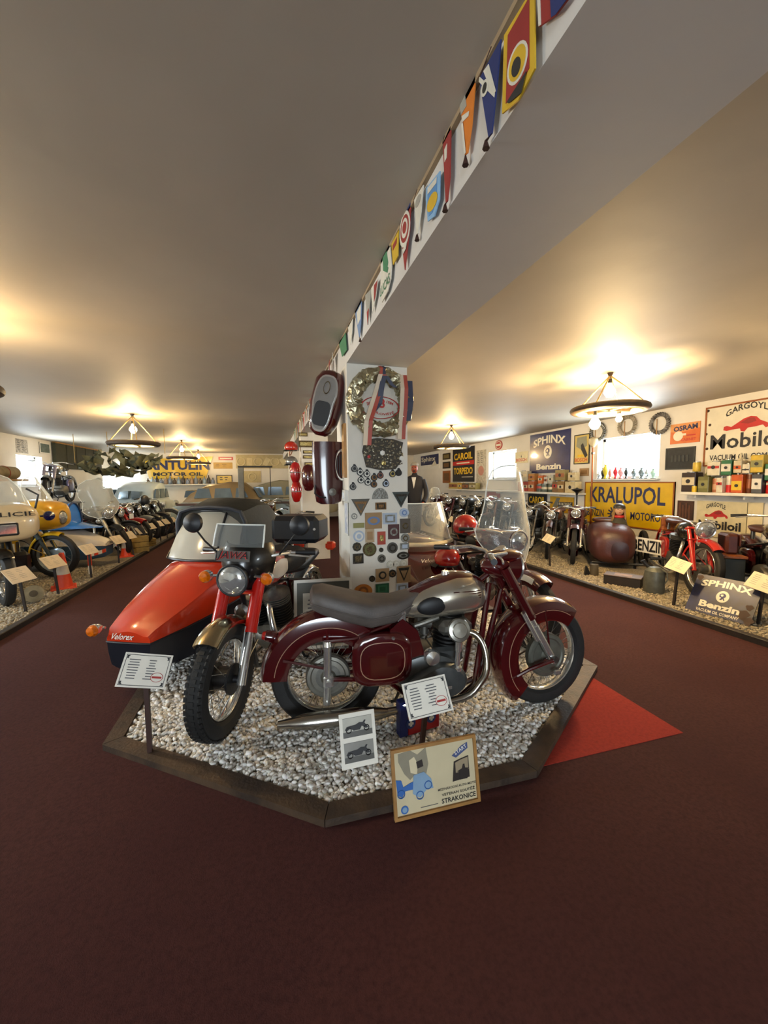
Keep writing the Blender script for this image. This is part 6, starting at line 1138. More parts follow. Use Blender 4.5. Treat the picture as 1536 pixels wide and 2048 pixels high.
# dark funnel stand and folded boards near the kerb
p = at_z(1188, 1150, .09); t = thing('log_stool', 'short wooden block and black pedal before the brown sidecar', 'stool', (p.x, p.y, .09)); build('block', G().cyl((0, 0, 0), (0, 0, .16), .06, .055, 14), M('grey_log', '4a4234', .7), t); build('pedal', G().loft([[Vector((-.14, .05, 0)), Vector((-.02, .06, 0)), Vector((-.03, .03, .0)), Vector((-.15, .02, 0))], [Vector((-.09, .08, .12)), Vector((-.07, .08, .13)), Vector((-.08, .05, .13)), Vector((-.1, .05, .12))]]), blackm, t)
lp_ = at_x(1154, 985, 5.8); t = thing('oil_funnel_stand', 'black oil funnel on a tall thin stand beside the yellow sign', 'stand', (5.8, lp_.y, .09)); zz = lp_.z-.09; build('rod', G().cyl((0, 0, 0), (0, 0, zz), .014, None, 10), blackm, t); build('funnel', G().lathe([(.015, -.05), (.03, 0), (.1, .05), (.11, .06), (.03, .08), (0, .1)], (0, 0, zz), (0, 0, 1), 18), blackm, t); build('foot', G().cyl((0, 0, 0), (0, 0, .03), .12, .1, 18), blackm, t)
# mannequin by the far wall
mp = (3.33, 8.55); mn = thing('mannequin', 'dark-suited mannequin with red leather face and flat cap', 'mannequin', (mp[0], mp[1], ZF), radians(-120)); mn.scale = (1.05, 1.05, 1.05)
suit = M('black_suit', '17151a', .75, 0, .2, 10)
L = []
for (z, rx, ry) in ((.02, .07, .11), (.1, .06, .12), (.45, .085, .15), (.82, .11, .17), (1.0, .105, .16), (1.2, .12, .19), (1.38, .11, .21), (1.46, .08, .17), (1.5, .05, .07), (1.55, .045, .05)): L.append([Vector((rx*cos(a), ry*sin(a), z)) for a in [2*pi*j/20 for j in range(20)]])
build('suit_body', G().loft(L), suit, mn, 60)
for s in (-1, 1):
    build('sleeve', G().tube(bez([(0, s*.19, 1.4), (.0, s*.25, 1.2), (.02, s*.26, 1.02), (.14, s*.22, .9)]), .055, 12), suit, mn); build('hand', G().ell((.17, s*.21, .88), (.05, .03, .025), 12, 8), M('leather_red', '9a4424', .5), mn)
build('shirt_front', G().prism([(-.05, 1.45), (.05, 1.45), (.0, 1.2)], .105, .125, lambda a, b, d: (d, a, b)), whitep, mn, 0); build('bow_tie', G().box((.125, 0, 1.43), (.02, .09, .03), None, .006), whitep, mn)
hd2 = build('head', G().ell((.01, 0, 1.65), (.09, .075, .115), 20, 14), M('leather_red', '9a4424'), mn, 60); build('nose', G().ell((.105, 0, 1.64), (.018, .014, .024), 8, 6), M('leather_red', '9a4424'), hd2); build('mouth_hole', G().ell((.09, 0, 1.59), (.012, .022, .018), 10, 6), blackm, hd2)
for s in (-1, 1): build('eye', G().ell((.09, s*.03, 1.67), (.01, .014, .01), 8, 6), blackm, hd2)
build('cap', G().ell((0, 0, 1.72), (.11, .095, .075), 20, 10, None, -.1), M('grey_cap', '8a857a', .7), mn)
ty = at_x(1455, 1100, 5.35).y; t = thing('storage_trunk', 'dark green storage trunk with tan lid under the reddish leather bag', 'trunk', (5.3, 3.23, .09), radians(52)); build('trunk_body', G().box((0, 0, .24), (.5, .2, .46), None, .01), M('trunk_green', '1f2219', .6, 0, .3, 8), t); build('trunk_lid', G().box((0, 0, .485), (.54, .22, .03), None, .006), tan, t); build('trunk_latch', G().box((0, -.102, .42), (.06, .012, .07)), steel, t, 0)
# ================================================================== left-hand row
GL = 'motorcycles along the police side'
creamf = M('cream_fairing', 'c9b48c', .3, 0, .08, 4, coat=.5); bluelens = M('blue_beacon', '0c1040', .15, 0, .2, coat=.8); yelf = M('yellow_fairing', 'b5860e', .28, 0, .15, 4, coat=.6)
def fairing(t, q, mat, w=.36, zc=.10, rect_lamp=True, screen=True):
    xt, zt = q['xt'], q['zt']
    L = [superloop((xt+.42, 0, zt+zc-.04), w*.35, .06, 24, .6), superloop((xt+.41, 0, zt+zc-.03), w*.7, .13, 24, .6), superloop((xt+.36, 0, zt+zc-.01), w*.9, .19, 24, .6), superloop((xt+.25, 0, zt+zc), w, .22, 24, .6), superloop((xt+.08, 0, zt+zc+.02), w*1.05, .22, 24, .6), superloop((xt-.02, 0, zt+zc+.03), w*.98, .18, 24, .6)]
    f = build('fairing', G().loft(L), mat, t, 60)
    if rect_lamp:
        build('lamp_bezel', G().box((xt+.415, 0, zt+zc-.06), (.03, w*.75, .15), None, .02), blackm, f); build('headlamp_lens', G().box((xt+.425, 0, zt+zc-.06), (.025, w*.66, .115), None, .02), glasslens, f)
    else:
        build('lamp_bezel', G().lathe([(.115, -.06), (.11, .0), (.1, .01)], (xt+.41, 0, zt+zc-.04), (1, 0, 0), 24), M('lamp_recess', '4a3a14', .5), f); build('headlamp_lens', G().lathe([(.09, 0), (.075, .02), (0, .035)], (xt+.415, 0, zt+zc-.04), (1, 0, 0), 24), glasslens, f)
    if screen: windscreen(t, (xt+.3, 0, zt+zc+.17), [(0, w*.9), (.12, w*.82), (.25, w*.68), (.36, w*.45), (.4, w*.2)], perspex, Matrix.Identity(4), bend=.7, rake=.55)
    return f
pw_, q = moto('motorcycle', 'cream police motorcycle with rectangular headlamp in its fairing', (-2.98, 5.5), -52, GL, body=creamf, fender='slim', fender_mat=blackp, hl_r=0, lower_mat=steel, fork_mat=blackp, exhaust=(-1, 1), head_z=.86, steer=0, R=.32, tw=.1)
f = fairing(pw_, q, creamf); fpz = face_plate(pw_, 'lettering_panel', (q['xt']+.385, 0, q['zt']+.20), (0, 1, 0), (-.35, 0, 1), .02, .01, creamf); lettering(fpz, 'POLICIE', .04, 0, .5, .055, blacktext, .03, .01)
for s in (-1, 1):
    b = build('beacon', G().lathe([(.02, -.05), (.055, -.03), (.06, 0), (.055, .02), (0, .03)], (q['xt']+.3, s*.44, q['zt']+.16), (1, 0, 0), 20).cyl((q['xt']+.27, s*.36, q['zt']+.16), (q['xt']+.27, s*.44, q['zt']+.16), .012, None, 8), bluelens, pw_)
build('mirror_arm', G().tube([(q['xt']+.1, .36, q['zt']+.25), (q['xt']+.1, .4, q['zt']+.42), (q['xt']+.05, .3, q['zt']+.5)], .012, 8), blackm, pw_)
build('leg_guard', G().box((q['xt']-.05, 0, .42), (.1, .62, .3), None, .05), blackp, pw_)
py2, q = moto('motorcycle', 'yellow motorcycle with deep yellow fairing and turned front wheel', (-3.12, 6.95), -8, GL, body=yelf, fender='slim', fender_mat=M('yellow_fender', 'c9a020', .3, 0, .1), hl_r=0, lower_mat=M('slate_fork', '3c484c', .4, .4), fork_mat=M('slate_fork', '3c484c'), steer=-4, R=.335, tw=.085, rim=M('pale_rim', 'aab6bc', .3, .6), head_z=.88, hub_mat=M('pale_hub', '9fb4c8', .35, .5), front_hub=.1, ff0=70, ff1=195)
fairing(py2, q, yelf, rect_lamp=False, w=.29, zc=.07)
for s in (-1, 1): b = build('leg_shield', G().box((q['xt']-.12, s*.25, .42), (.1, .2, .5), None, .04), yelf, py2); build('shield_vent', G().box((q['xt']-.065, s*.22, .44), (.02, .05, .3), None, .009), M('vent_brown', '2c1a0c', .5), b); build('shield_patch', G().box((q['xt']-.065, s*.31, .44), (.012, .07, .26), None, .004), cream, b)
# blue and white sidecar outfit
sb = sidecar('blue and cream sidecar beside the yellow motorcycle', (-2.68, 7.72), -2, M('cream_sidecar', 'c4bcae', .3, 0, .1, 4, coat=.5), M('slate_blue_tub', '2c4c66', .3, 0, .2, 4, coat=.5), chrome, z0=.16, s=.92)
build('blue_cowl', G().loft([[Vector((x, w*cos(a), .60+h*sin(a))) for a in [pi*j/16 for j in range(17)]]+[Vector((x, 0, .58))] for x, w, h in ((-.1, .1, .0), (-.3, .24, .05), (-.55, .31, .14), (-1.2, .31, .15))]), bluep, sb, 50)
build('blue_screen', G().loft([[Vector((x, w*cos(a), .66+h*sin(a))) for a in [pi*j/16 for j in range(17)]]+[Vector((x, 0, .65))] for x, w, h in ((-.5, .25, .36), (-.54, .25, .36))]), bluep, sb, 50); build('screen_piping', G().tube([Vector((-.49, .255*cos(a), .66+.365*sin(a))) for a in [pi*j/16 for j in range(17)]], .014, 8), M('dark_blue_trim', '14264a', .5), sb)
bw3, q = moto('motorcycle', 'silver motorcycle with tall wavy clear windscreen beside the blue sidecar', (-2.78, 8.55), -18, GL, body=M('grey_enamel', '5a5854', .3, .2, .2, coat=.5), fender='slim', fender_mat=blackp, lower_mat=M('pale_fork', 'a39c8e', .4, .5), fork_mat=M('pale_fork', 'a39c8e'), hl_r=.1, hl_mat=dull, hl_x=.16, steer=-32, head_z=.88)
windscreen(bw3, (q['xt']+.17, 0, .8), [(0, .16), (.08, .27), (.16, .32), (.24, .30), (.32, .27), (.44, .29), (.56, .28), (.66, .22), (.72, .1)], glassy('hazy_perspex2', 'b4b4aa', .28, .1), q['S'], bend=.5, rake=.22)
for s in (-1, 1): i = build('spot_lamp', G().lathe([(.02, -.04), (.04, -.02), (.045, 0), (.03, .015), (0, .02)], q['H']+Vector((.16, s*.2, -.12)), (1, 0, 0), 16).xf(q['S']), glasslens, bw3)
for i, (u, v, hd, bm, k, lb) in enumerate([(-2.8, 9.15, -12, blackp, dict(fender='slim', fender_mat=blackp), 'black motorcycle with white plate beside the red-fendered one'), (-2.8, 9.72, -14, redp, dict(fender='deep', hl_mat=chrome), 'red motorcycle with flared red fenders behind the crates'), (-2.8, 10.29, -14, dgrey, dict(fender='deep', fender_mat=greyp), 'dark grey motorcycle with broad grey fender'), (-2.8, 10.86, -15, blackp, dict(fender='slim', hl_r=.09, hl_mat=chrome), 'black motorcycle with brass headlamp behind a row of cards'), (-2.75, 11.43, -15, blackp, dict(fender='slim', fender_mat=dgrey, bar_rise=.14), 'black motorcycle with high handlebar next to the pale blue car'), (-2.7, 12.0, -16, dgrey, dict(fender='slim', fender_mat=greyp, steer=25, R=.35, hl_mat=chrome), 'dark motorcycle with bright rim last in the row by the cars')]):
    t, q = moto('motorcycle', lb, (u, v), hd, GL, body=bm, **{**dict(seat='solo' if i % 2 else 'bench', steer=(-1)**i*5, head_z=.84, bar_w=.58), **k})
    if i == 0: build('number_plate', G().box(q['A']+Vector((.05, 0, R_+.35 if False else .42)), (.02, .14, .1)).xf(q['S']), whitep, t)
    if i == 3: build('dark_fairing', G().ell(q['H']+Vector((.1, 0, .14)), (.08, .16, .14), 16, 10), blackm, t)
# raised chrome machine on a stand
rp = at_y(96, 1000, 7.7)
st = thing('display_stand', 'tall dark steel stand carrying the chrome motorcycle', 'stand', (-4.8, 11.06, .09), radians(-85))
for a in (-.65, .65):
    for b in (-.18, .18): build('leg', G().cyl((a, b, 0), (a, b, .92), .022, None, 8), M('stand_steel', '3a3a3c', .5, .5), st)
build('top_board', G().box((0, 0, .94), (1.75, .5, .04), None, .005), M('stand_top', '4a4a4a', .5), st)
top = st.location; hd = radians(-85); moto('motorcycle', 'chrome and violet vintage motorcycle raised on the steel stand by the window', (top.x+cos(hd)*.66, top.y+sin(hd)*.66), -85, GL, z0=1.052, body=M('violet_chrome', '7a6f86', .2, .8, .3, 6), fender='deep', fender_mat=M('grey_olive', '4c4a44', .4, .3), rim=chrome, tank_mat=chrome, hl_r=0, fork_mat=M('pale_violet', 'a29cac', .3, .6), bar_w=.8, bar_rise=.06, steer=10, seat='solo')
# wall things on the left
o, w, h = wsign('pale poster of small figures above the bright left window', 31, 876, 906, 55, 881, 906, M('figure_poster', 'b9b4ab', .6, 0, .6, 26, col2='7a766c'), 'poster', 'poster', t=.005, wall='L'); printlines(o, -w*.4, h*.4, w*.8, h*.8, 5, greyprint, .0055)
o, w, h = wsign('grey-green framed photograph beside the olive panel', 78, 884, 907, 99, 887, 908, M('green_photo', '5e6e68', .5, 0, .4, 16), 'wall_photo', 'photograph', t=.012, wall='L'); border(o, w, h, .03, .016, whitep)
o, w, h = wsign('large olive green canvas panel hung along the left wall', 105, 886, 932, 197, 901, 945, M('olive_canvas', '34341f', .75, 0, .3, 4, .3, 20), 'olive_canvas', 'canvas', t=.08, wall='L', off=.02)
for i in range(4): build('panel_seam', G().box((-w*.3+i*w*.2, 0, .083), (.03, h, .008)), M('olive_seam', '27271a', .8), o, 0)
build('panel_batten', G().box((0, h*.5, .06), (w, .03, .1)), pinewood, o, 0)
# camouflage net
cn = [at_y(150, 925, 10.2), at_y(215, 893, 9.6), at_y(262, 905, 9.2), at_y(330, 908, 8.9)]; nb = [at_y(172, 940, 10.2), at_y(215, 952, 9.6), at_y(265, 950, 9.2), at_y(296, 938, 8.9)]
net = thing('camouflage_net', 'olive camouflage net draped below the ceiling', 'net', cn[1]); rr = random.Random(9); g = G(); nu, nv = 28, 9; grid = []
tp, bt = bez(cn, 10), bez(nb, 10)
for i in range(len(tp)):
    for j in range(nv): k = j/(nv-1); p = tp[i].lerp(bt[i], k)-cn[1]; grid.append(p+Vector((rr.uniform(-.05, .05), rr.uniform(-.16, .16)+.25*sin(i*.8)*k, rr.uniform(-.05, .05)-.12*sin(pi*k)*abs(sin(i*.45)))))
for i in range(len(tp)-1):
    for j in range(nv-1):
        if rr.random() < .14: continue
        a = i*nv+j; q4_ = [grid[a], grid[a+1], grid[a+nv+1], grid[a+nv]]; g.add(q4_+[p+Vector((0, .012, .004)) for p in q4_], [(0, 1, 2, 3), (7, 6, 5, 4), (0, 4, 5, 1), (1, 5, 6, 2), (2, 6, 7, 3), (3, 7, 4, 0)])
nn = build('net_cloth', g, M('camo_cloth', '4e4f33', .85, 0, .5, 5, .3, 20, col2='77765a'), net, 60); nn['kind'] = 'stuff'
for p in (cn[0], cn[1], cn[3]): build('hanging_cord', G().cyl(p-cn[1], Vector((p.x, p.y, ZC))-cn[1], .006, None, 6), rope, net)
# shelf with canvas roll, small red engine at the picture edge
sp0 = at_x(18, 958, -4.9); t = thing('wall_shelf', 'wooden shelf holding a canvas roll near the police motorcycle', 'shelf', (XL, sp0.y, sp0.z)); build('board', G().box((.25, 0, -.02), (.5, 1.1, .04), None, .004), pinewood, t); build('bracket', G().box((.15, -.4, -.1), (.25, .03, .14)), whitep, t, 0)
t = thing('canvas_roll', 'rolled khaki canvas lying on the wooden shelf', 'roll', (XL+.25, sp0.y+.2, sp0.z+.001)); build('roll', G().cyl((0, -.4, .13), (0, .35, .13), .13, None, 20), M('khaki', '8a7d5e', .8, 0, .3, 10, .2, 30), t); build('strap', G().torus((0, .0, .13), (0, 1, 0), .132, .008, 24, 6), M('strap_red', '8a2c1e', .6), t)
t = thing('small_engine', 'small dark red engine at the end of the wooden shelf', 'engine', (XL+.3, sp0.y-.38, sp0.z+.001)); build('block', G().box((0, 0, .1), (.2, .22, .2), None, .03), M('engine_red', '7a2014', .45), t); build('fins', G().lathe([(.06, 0), (.09, .01), (.06, .03), (.09, .04), (.06, .06), (.09, .07), (.06, .09), (0, .1)], (0, 0, .2), (0, 0, 1), 16), blackm, t)
# cones, tape, crates, cards
def cone(label, u, v, s=1.0):
    p = at_z(u, v, .09); t = thing('traffic_cone', label, 'cone', (p.x, p.y, .09), .4); build('base', G().box((0, 0, .012), (.24*s, .24*s, .024), None, .006), coneor, t)
    for a, b, mm in ((.02, .17, coneor), (.17, .29, M('cone_white', 'cbbfae', .45)), (.29, .42, coneor)): r = lambda z: (.095-.17*z)*s; build('cone_band', G().cyl((0, 0, a*s), (0, 0, b*s), r(a), r(b), 20), mm, t)
    return t
k1 = cone('orange and white traffic cone before the yellow motorcycle', 128, 1176, 1.15); k2 = cone('orange and white traffic cone next to the wooden crates', 252, 1113)
k3 = at_z(183, 1150, .09); t = thing('barrier_post', 'red and white short barrier post holding the tape', 'post', (k3.x-.03, k3.y+.05, .09)); build('post_red', G().box((0, 0, .27), (.05, .03, .26), None, .004), coneor, t); build('post_white', G().box((0, 0, .07), (.05, .03, .14), None, .004), whitep, t)
A_, B_ = Vector((k3.x-.02, k3.y+.04, .40)), Vector((k2.location.x, k2.location.y, .47)); tp_ = thing('barrier_tape', 'red and white striped barrier tape between post and cone', 'tape', A_)
for i in range(10):
    a = A_.lerp(B_, i/10); b = A_.lerp(B_, (i+1)/10); sg = lambda k: -.06*sin(pi*k); a.z += sg(i/10); b.z += sg((i+1)/10); a -= A_; b -= A_; n = Vector((.003, -.003, 0)); build('tape_segment', G().loft([[p+n+Vector((0, 0, -.03)), p+n+Vector((0, 0, .03)), p-n+Vector((0, 0, .03)), p-n+Vector((0, 0, -.03))] for p in (a, b)]), coneor if i % 2 else whitep, tp_, 0)
def crate(label, u, v, w, d, h, rz):
    p = at_z(u, v, .09); t = thing('wooden_crate', label, 'crate', (p.x, p.y, .09), rz); m_ = M('crate_wood', '8a7032', .7, 0, .35, 9, .2, 50)
    for k in range(3):
        z = h*(k+.5)/3
        for s in (-1, 1): build('slat', G().box((0, s*d/2, z), (w, .015, h/3-.008)), m_, t, 0); build('slat', G().box((s*w/2, 0, z), (.015, d-.02, h/3-.008)), m_, t, 0)
    build('lid', G().box((0, 0, h), (w+.02, d+.02, .016)), m_, t, 0)
crate('larger slatted wooden crate behind the cone', 271, 1104, .42, .3, .32, radians(30)); crate('small low wooden crate on the kerb', 294, 1092, .3, .24, .16, radians(30))
p = at_z(60, 1210, .09); t = thing('wooden_disc', 'pale round wooden disc lying on the gravel', 'disc', (p.x-.02, p.y+.12, .09)); build('disc', G().cyl((0, 0, .012), (0, -.03, .14), .09, None, 20) if False else G().lathe([(.1, 0), (.1, .03), (0, .032)], (0, 0, .1), (.5, -.8, .3), 20), M('disc_wood', '9a8a66', .6, 0, .3, 12), t); build('disc_mark', G().lathe([(.04, 0), (.04, .004), (0, .004)], Vector((0, 0, .1))+Vector((.5, -.8, .3)).normalized()*.031, (.5, -.8, .3), 16), M('disc_dark', '5a4c34', .6), t)
GD = 'specification cards along the police side'
for (fu, fv, cu, cv, w_, lb) in [(52, 1224, 39, 1149, .27, 'card on a post before the cream police motorcycle'), (117, 1188, 107, 1123, .26, 'card on a post before the yellow motorcycle wheel'), (183, 1156, 178, 1098, .25, 'card on a post beside the striped barrier post'), (238, 1126, 236, 1079, .25, 'card on a post before the first cone by the crates'), (268, 1112, 260, 1070, .24, 'card on a post between cone and larger crate'), (288, 1101, 282, 1061, .23, 'card on a post behind the crates'), (305, 1092, 303, 1052, .22, 'card on a post before the dark grey motorcycle'), (322, 1083, 319, 1047, .22, 'card on a post before the brass headlamp motorcycle'), (335, 1078, 332, 1043, .22, 'card on a post before the high handlebar motorcycle'), (349, 1071, 346, 1039, .22, 'card on a post last in the row by the cars')]:
    f_ = at_z(fu, fv, .09); c = at_x(cu, cv, f_.x) if False else at_y(cu, cv, f_.y); info_sign(lb, (f_.x, f_.y), c, w_, w_*.72, -20, 42, GD, 0, darkwood, cardm=M('card_beige', 'c9b89c', .6), spin=.0)
# ================================================================== back of the hall
def bk(u, v): return at_y(u, v, YB)
P4 = [bk(284, 919), bk(426, 913), bk(412, 957), bk(300, 958)]; c = sum(P4, Vector())/4
o = build('oil_banner', G().prism([(p.x-c.x, p.z-c.z) for p in P4], 0, .03, lambda a, b, d: (a, b, d)), yellowp, None, 0); m = BWALL.to_4x4(); m.translation = c-Vector((0, .02, 0)); o.matrix_world = m; tag(o, 'large yellow ANTULIN Motor Oil banner on the back wall', 'banner')
w = P4[1].x-P4[0].x; h = P4[0].z-P4[3].z; lettering(o, 'ANTULIN', .0, h*.16, w*.9, h*.5, navyprint, .032, .04, slant=-.0); lettering(o, 'MOTOR OIL', 0, -h*.3, w*.7, h*.2, blacktext, .032, .04)
o, w, h = wsign('long red enamel strip sign on the back wall', 437, 914, 920, 466, 914, 920, rede, wall='B'); shape(o, 'white_line', rect(0, 0, w*.8, h*.4), whitee, .0155)
o, w, h = wsign('tan cardboard sign with wavy outline on the back wall', 427, 926, 938, 465, 924, 937, M('tan_sign', 'b08a3a', .5), wall='B'); printlines(o, -w*.4, h*.2, w*.8, h*.5, 2, M('brown_print', '5a3a18', .5), .0148)
o, w, h = wsign('yellow tin sign with dark border above the beige car', 433, 950, 968, 465, 950, 967, yellowp, wall='B'); border(o, w, h, .03, .018, blackm); printlines(o, -w*.3, h*.2, w*.7, h*.5, 2, blacktext, .0148)
o, w, h = wsign('long plaster relief board of large shapes on the back wall', 472, 911, 937, 592, 909, 937, M('relief_board', 'b8a87c', .6), 'relief_board', 'board', wall='B', t=.03, off=.02)
for i in range(7): build('relief_shape', G().box((-w*.42+i*w*.14, 0, .035), (w*.09, h*.6, .02), Matrix.Rotation(.5*(i % 3-1), 3, 'Z'), .006) if i % 2 else G().torus((-w*.42+i*w*.14, 0, .035), (0, 0, 1), h*.28, .03, 20, 6), M('relief_board2', 'c8b98e', .6), o)
o, w, h = wsign('square pale relief board below the long relief board', 487, 942, 965, 522, 942, 965, M('relief_board', 'b8a87c'), 'relief_board', 'board', wall='B', t=.03); build('relief_shape', G().torus((0, 0, .035), (0, 0, 1), h*.3, .03, 20, 6), M('relief_board2', 'c8b98e'), o)
# bottle shelf under the banner
b0, b1 = at_y(290, 969, YB-.15), at_y(432, 969, YB-.15); t = thing('wall_shelf', 'shelf of bottles and tins under the yellow oil banner', 'shelf', ((b0.x+b1.x)/2, YB, b0.z)); build('board', G().box((0, -.15, -.02), (b1.x-b0.x, .3, .04)), whitep, t, 0)
for i in range(16):
    x = b0.x+.1+(b1.x-b0.x-.2)*i/15; cc = ['6a5a48', '9fb0b8', '4a4440', '8f98a8', 'a88a6a', '7f8890'][i % 6]; nm = ['brown', 'pale blue', 'dark', 'silver', 'tan', 'grey'][i % 6]; hh = .2+.05*(i % 3); t = thing('bottle', '%s bottle on the shelf under the oil banner' % nm, 'bottle', (x, YB-.15, b0.z+.001), 0, 'bottles under the oil banner')
    build('glass', G().lathe([(.055, 0), (.06, .01), (.06, hh*.6), (.03, hh*.78), (.02, hh*.85), (.022, hh), (0, hh)], (0, 0, 0), (0, 0, 1), 14), M('bottle_'+nm, cc, .25, .2), t); build('stopper', G().cyl((0, 0, hh), (0, 0, hh+.02), .018, None, 10), blackm, t)
# cars
def car(label, loc, head, body, roof, L=3.7, W=1.5, h=1.45, stripe=None, hump=.0):
    t = thing('vintage_car', label, 'car', (loc[0], loc[1], ZF), radians(head)); l = L/2; bz = .85
    S_ = [(-l, .30, .35, .62), (-l*.97, .55, .28, .72), (-l*.8, .68, .24, .86), (-l*.4, .74, .22, .92), (l*.1, .74, .22, .92), (l*.45, .66, .24, .90), (l*.8, .52, .26, .84), (l*.97, .4, .3, .76), (l, .25, .36, .66)]
    b = build('car_body', G().loft([[Vector((x, q*w*W/1.5, z)) for q, z in ((-1, zb), (-1.02, zb+(zt-zb)*.5), (-.94, zt-.05), (-.7, zt), (0, zt+.03), (.7, zt), (.94, zt-.05), (1.02, zb+(zt-zb)*.5), (1, zb), (0, zb-.02))] for x, w, zb, zt in S_]), body, t, 50)
    C_ = [(-l*.82, .45, .80, .86), (-l*.7, .56, .84, 1.12), (-l*.45, .6, .86, 1.36), (-l*.1, .6, .88, h), (l*.12, .58, .88, h-.03), (l*.28, .56, .88, 1.2), (l*.38, .55, .88, .95)]
    cb = build('cabin', G().loft([[Vector((x, q*w, z)) for q, z in ((-1, zb), (-.97, zb+(zt-zb)*.6), (-.85, zt-.04), (-.5, zt), (.5, zt), (.85, zt-.04), (.97, zb+(zt-zb)*.6), (1, zb))] for x, w, zb, zt in C_]), roof, t, 45)
    gl = M('car_glass', '6f8290', .12, .2, .3, 3)
    for s in (-1, 1):
        for a, c_ in ((-.62, -.36), (-.32, -.04), (0.0, .2)):
            build('side_window', G().prism([(a*l, .98), (c_*l, .98), (c_*l-(.06 if c_ < .1 else .14), 1.27), (a*l+(.12 if a < -.5 else .04), 1.27)], s*.575, s*.61, lambda x, z, d: (x, d, z)), gl, cb, 0)
        for x in (-l*.6, l*.6):
            wh = build('wheel', G().torus((x, s*W*.46, .3), (0, 1, 0), .23, .075, 28, 10), rubber, t); build('hub_cap', G().lathe([(.16, 0), (.15, .03), (.06, .05), (0, .055)], (x, s*(W*.46+.02), .3), (0, s, 0), 20), chrome, wh)
            fender(t, 'wing', x, .3, .36, .26, -5, 185, .05, body, Matrix.Translation((0, s*W*.45, 0)), 16)
        build('headlamp', G().lathe([(.03, -.12), (.09, -.03), (.1, 0), (.08, .02), (0, .04)], (l*.86, s*.5, .74), (1, 0, 0), 18), chrome, t)
    for s in (-1, 1): build('rear_window', G().prism([(s*.04, 1.0), (s*.3, 1.0), (s*.27, 1.2), (s*.04, 1.22)], -l*.80, -l*.66, lambda y, z, d: (d+(z-1.0)*.22, y, z)), gl, cb, 0)
    build('windscreen', G().prism([(-.45, .97), (.45, .97), (.38, 1.25), (-.38, 1.25)], l*.36, l*.40, lambda y, z, d: (d-(z-.97)*.55, y, z)), gl, cb, 0)
    build('bumper', G().tube([(l+.05, -.6, .42), (l+.1, 0, .42), (l+.05, .6, .42)], .03, 8), chrome, t); build('rear_bumper', G().tube([(-l-.05, -.6, .42), (-l-.1, 0, .42), (-l-.05, .6, .42)], .03, 8), chrome, t)
    if stripe:
        for s in (-1, 1): build('side_stripe', G().box((0, s*W*.5*.995, .80), (L*.86, .02, .07)), stripe, t, 0)
    return t
car('pale blue round-backed vintage car seen from behind', (-3.85, 14.3), 84, palebl, palebl, 2.9, 1.5, 1.5)
car('two-tone pale blue vintage car with beige roof and brown waist stripe', (-.95, 13.3), -3, M('car_powder_blue', 'a5b4b6', .35, 0, .1, 3, coat=.3), M('car_tan_roof', '8c744c', .45, 0, .15, 3), 3.8, 1.5, 1.47, M('car_brown', '4a342c', .4))
car('beige vintage saloon with large side windows behind the black hood', (.6, 14.95), -1, beigep, M('car_beige_roof', '8f8a72', .4, 0, .1, 3), 3.9, 1.5, 1.52)
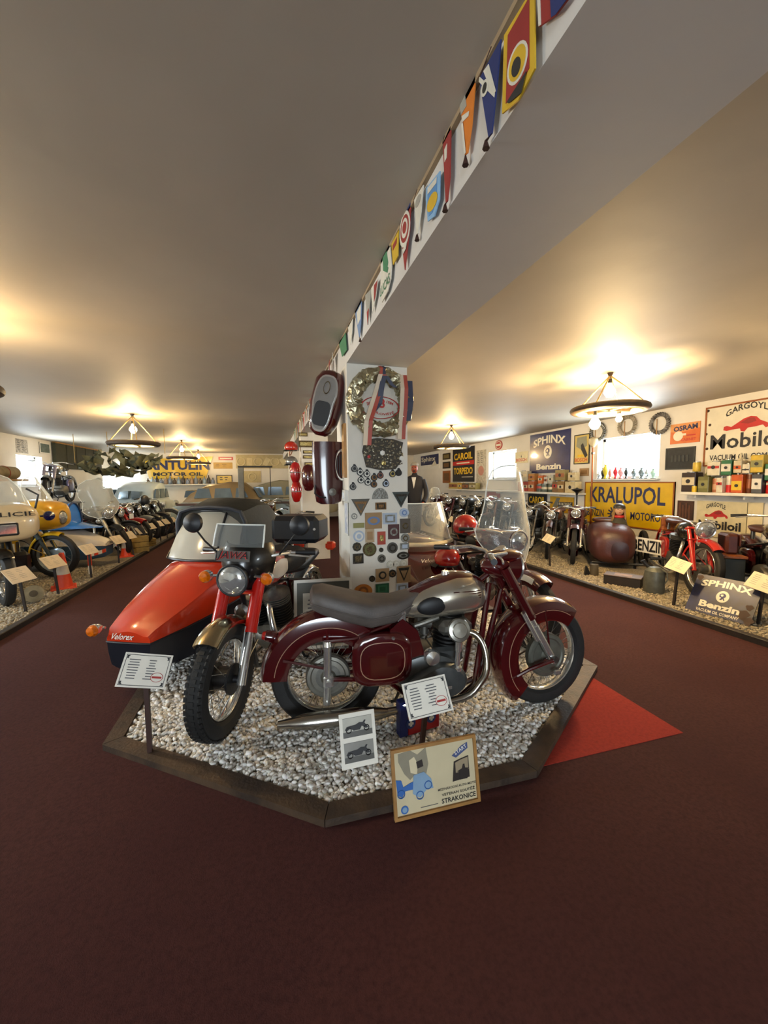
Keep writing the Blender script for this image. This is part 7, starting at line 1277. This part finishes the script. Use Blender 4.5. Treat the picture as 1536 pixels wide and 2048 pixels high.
# column stand, grey case and tan machine at the back
p = at_y(484, 985, 12.6); t = thing('lamp_column', 'grey column carrying a long dark crossbar', 'column', (p.x, 12.4, ZF)); zt_ = at_y(484, 935, 12.4).z-ZF; build('column', G().box((0, 0, zt_/2), (.16, .16, zt_), None, .01), greyp, t); build('crossbar', G().box((.42, 0, zt_+.025), (1.0, .1, .05), None, .008), blackm, t); build('hanging_rod', G().cyl((.85, 0, zt_), (.85, 0, zt_-.85), .012, None, 8), blackm, t); build('foot_plate', G().box((0, 0, .015), (.36, .36, .03)), blackm, t, 0)
for i, (x, y_, hd, bm, lb, kk) in enumerate([(-.35, 8.3, -75, dmaroon, 'maroon motorcycle with chrome bars in the middle of the hall', {}), (.0, 9.3, -80, maroon, 'glossy maroon motorcycle second in the middle group', {}), (-.3, 10.3, -78, dmaroon, 'maroon motorcycle third in the middle group', dict(tank_mat=chrome)), (.1, 11.0, -80, M('tan_machine', '8a744a', .5, .3, .3, 8), 'tan unrestored motorcycle at the back of the middle group', {}), (.05, 7.0, -85, maroon, 'maroon motorcycle before the helmet pillar', dict(hl_mat=chrome))]):
    moto('motorcycle', lb, (x, y_-.3), hd, 'maroon motorcycles in the middle of the hall', body=bm, z0=ZF, fender='deep', steer=(-1)**i*8, bar_rise=.08, **kk)
# helmets, tanks and plates on the second and third pillars
for i, (u, v, yy, mm, lb, r) in enumerate([(574, 892, 7.0, M('helmet_red', 'b02414', .25, 0, .1, coat=.8), 'red open helmet hanging on the far pillar', .11), (581, 922, 7.1, M('helmet_grey', '8a8884', .25, .6), 'grey helmet hanging under the red one on the far pillar', .1)]):
    p = at_y(u, v, yy); helmet(lb, (PX0-.17, P2[0][0]+.12, p.z-.06), 2.9, mm, None, r, name='hanging_helmet')
for u, v, yy, mm, lb, s in [(591, 945, 7.05, M('tank_red', 'a01418', .2, 0, .1, coat=.9), 'bright red fuel tank hung on the far pillar', .8), (593, 983, 7.05, redp, 'dark red fuel tank hung below the bright red one', .8), (617, 955, 6.9, maroon, 'maroon fuel tank with yellow flash hung on the far pillar face', 1.0)]:
    p = at_y(u, v, yy); t = thing('wall_tank', lb, 'fuel tank', p); build('tank_body', G().loft([[Vector((rx*cos(a)*s, rx*.7*sin(a)*s, z*s)) for a in [2*pi*j/18 for j in range(18)]] for z, rx in ((-.24, .03), (-.22, .07), (-.1, .11), (.08, .12), (.2, .08), (.23, .03))]), mm, t, 60); build('chrome_strip', G().torus((0, 0, 0), (0, 0, 1), .117*s, .008, 24, 6).xf(Matrix.Diagonal((1, .72, 1, 1))), chrome, t)
for i, (u, v, w_, h_) in enumerate([(606, 869, .16, .07), (612, 888, .26, .12), (618, 904, .22, .06), (618, 914, .22, .06), (620, 928, .2, .06), (621, 941, .18, .06)]):
    p = at_y(u, v, P2[0][0]-.001); o = plate('name_plate', ['small topmost brass plate', 'largest brass plate', 'brass plate directly under the largest one', 'brass plate two below the largest one', 'brass plate just above the lowest one', 'lowest brass plate'][i]+' in the column on the far pillar', 'plate', BWALL, p, w_, h_, bronze, .01, 'brass plates on the far pillar'); shape(o, 'relief', rect(0, 0, w_*.8, h_*.5), gold, .0125)
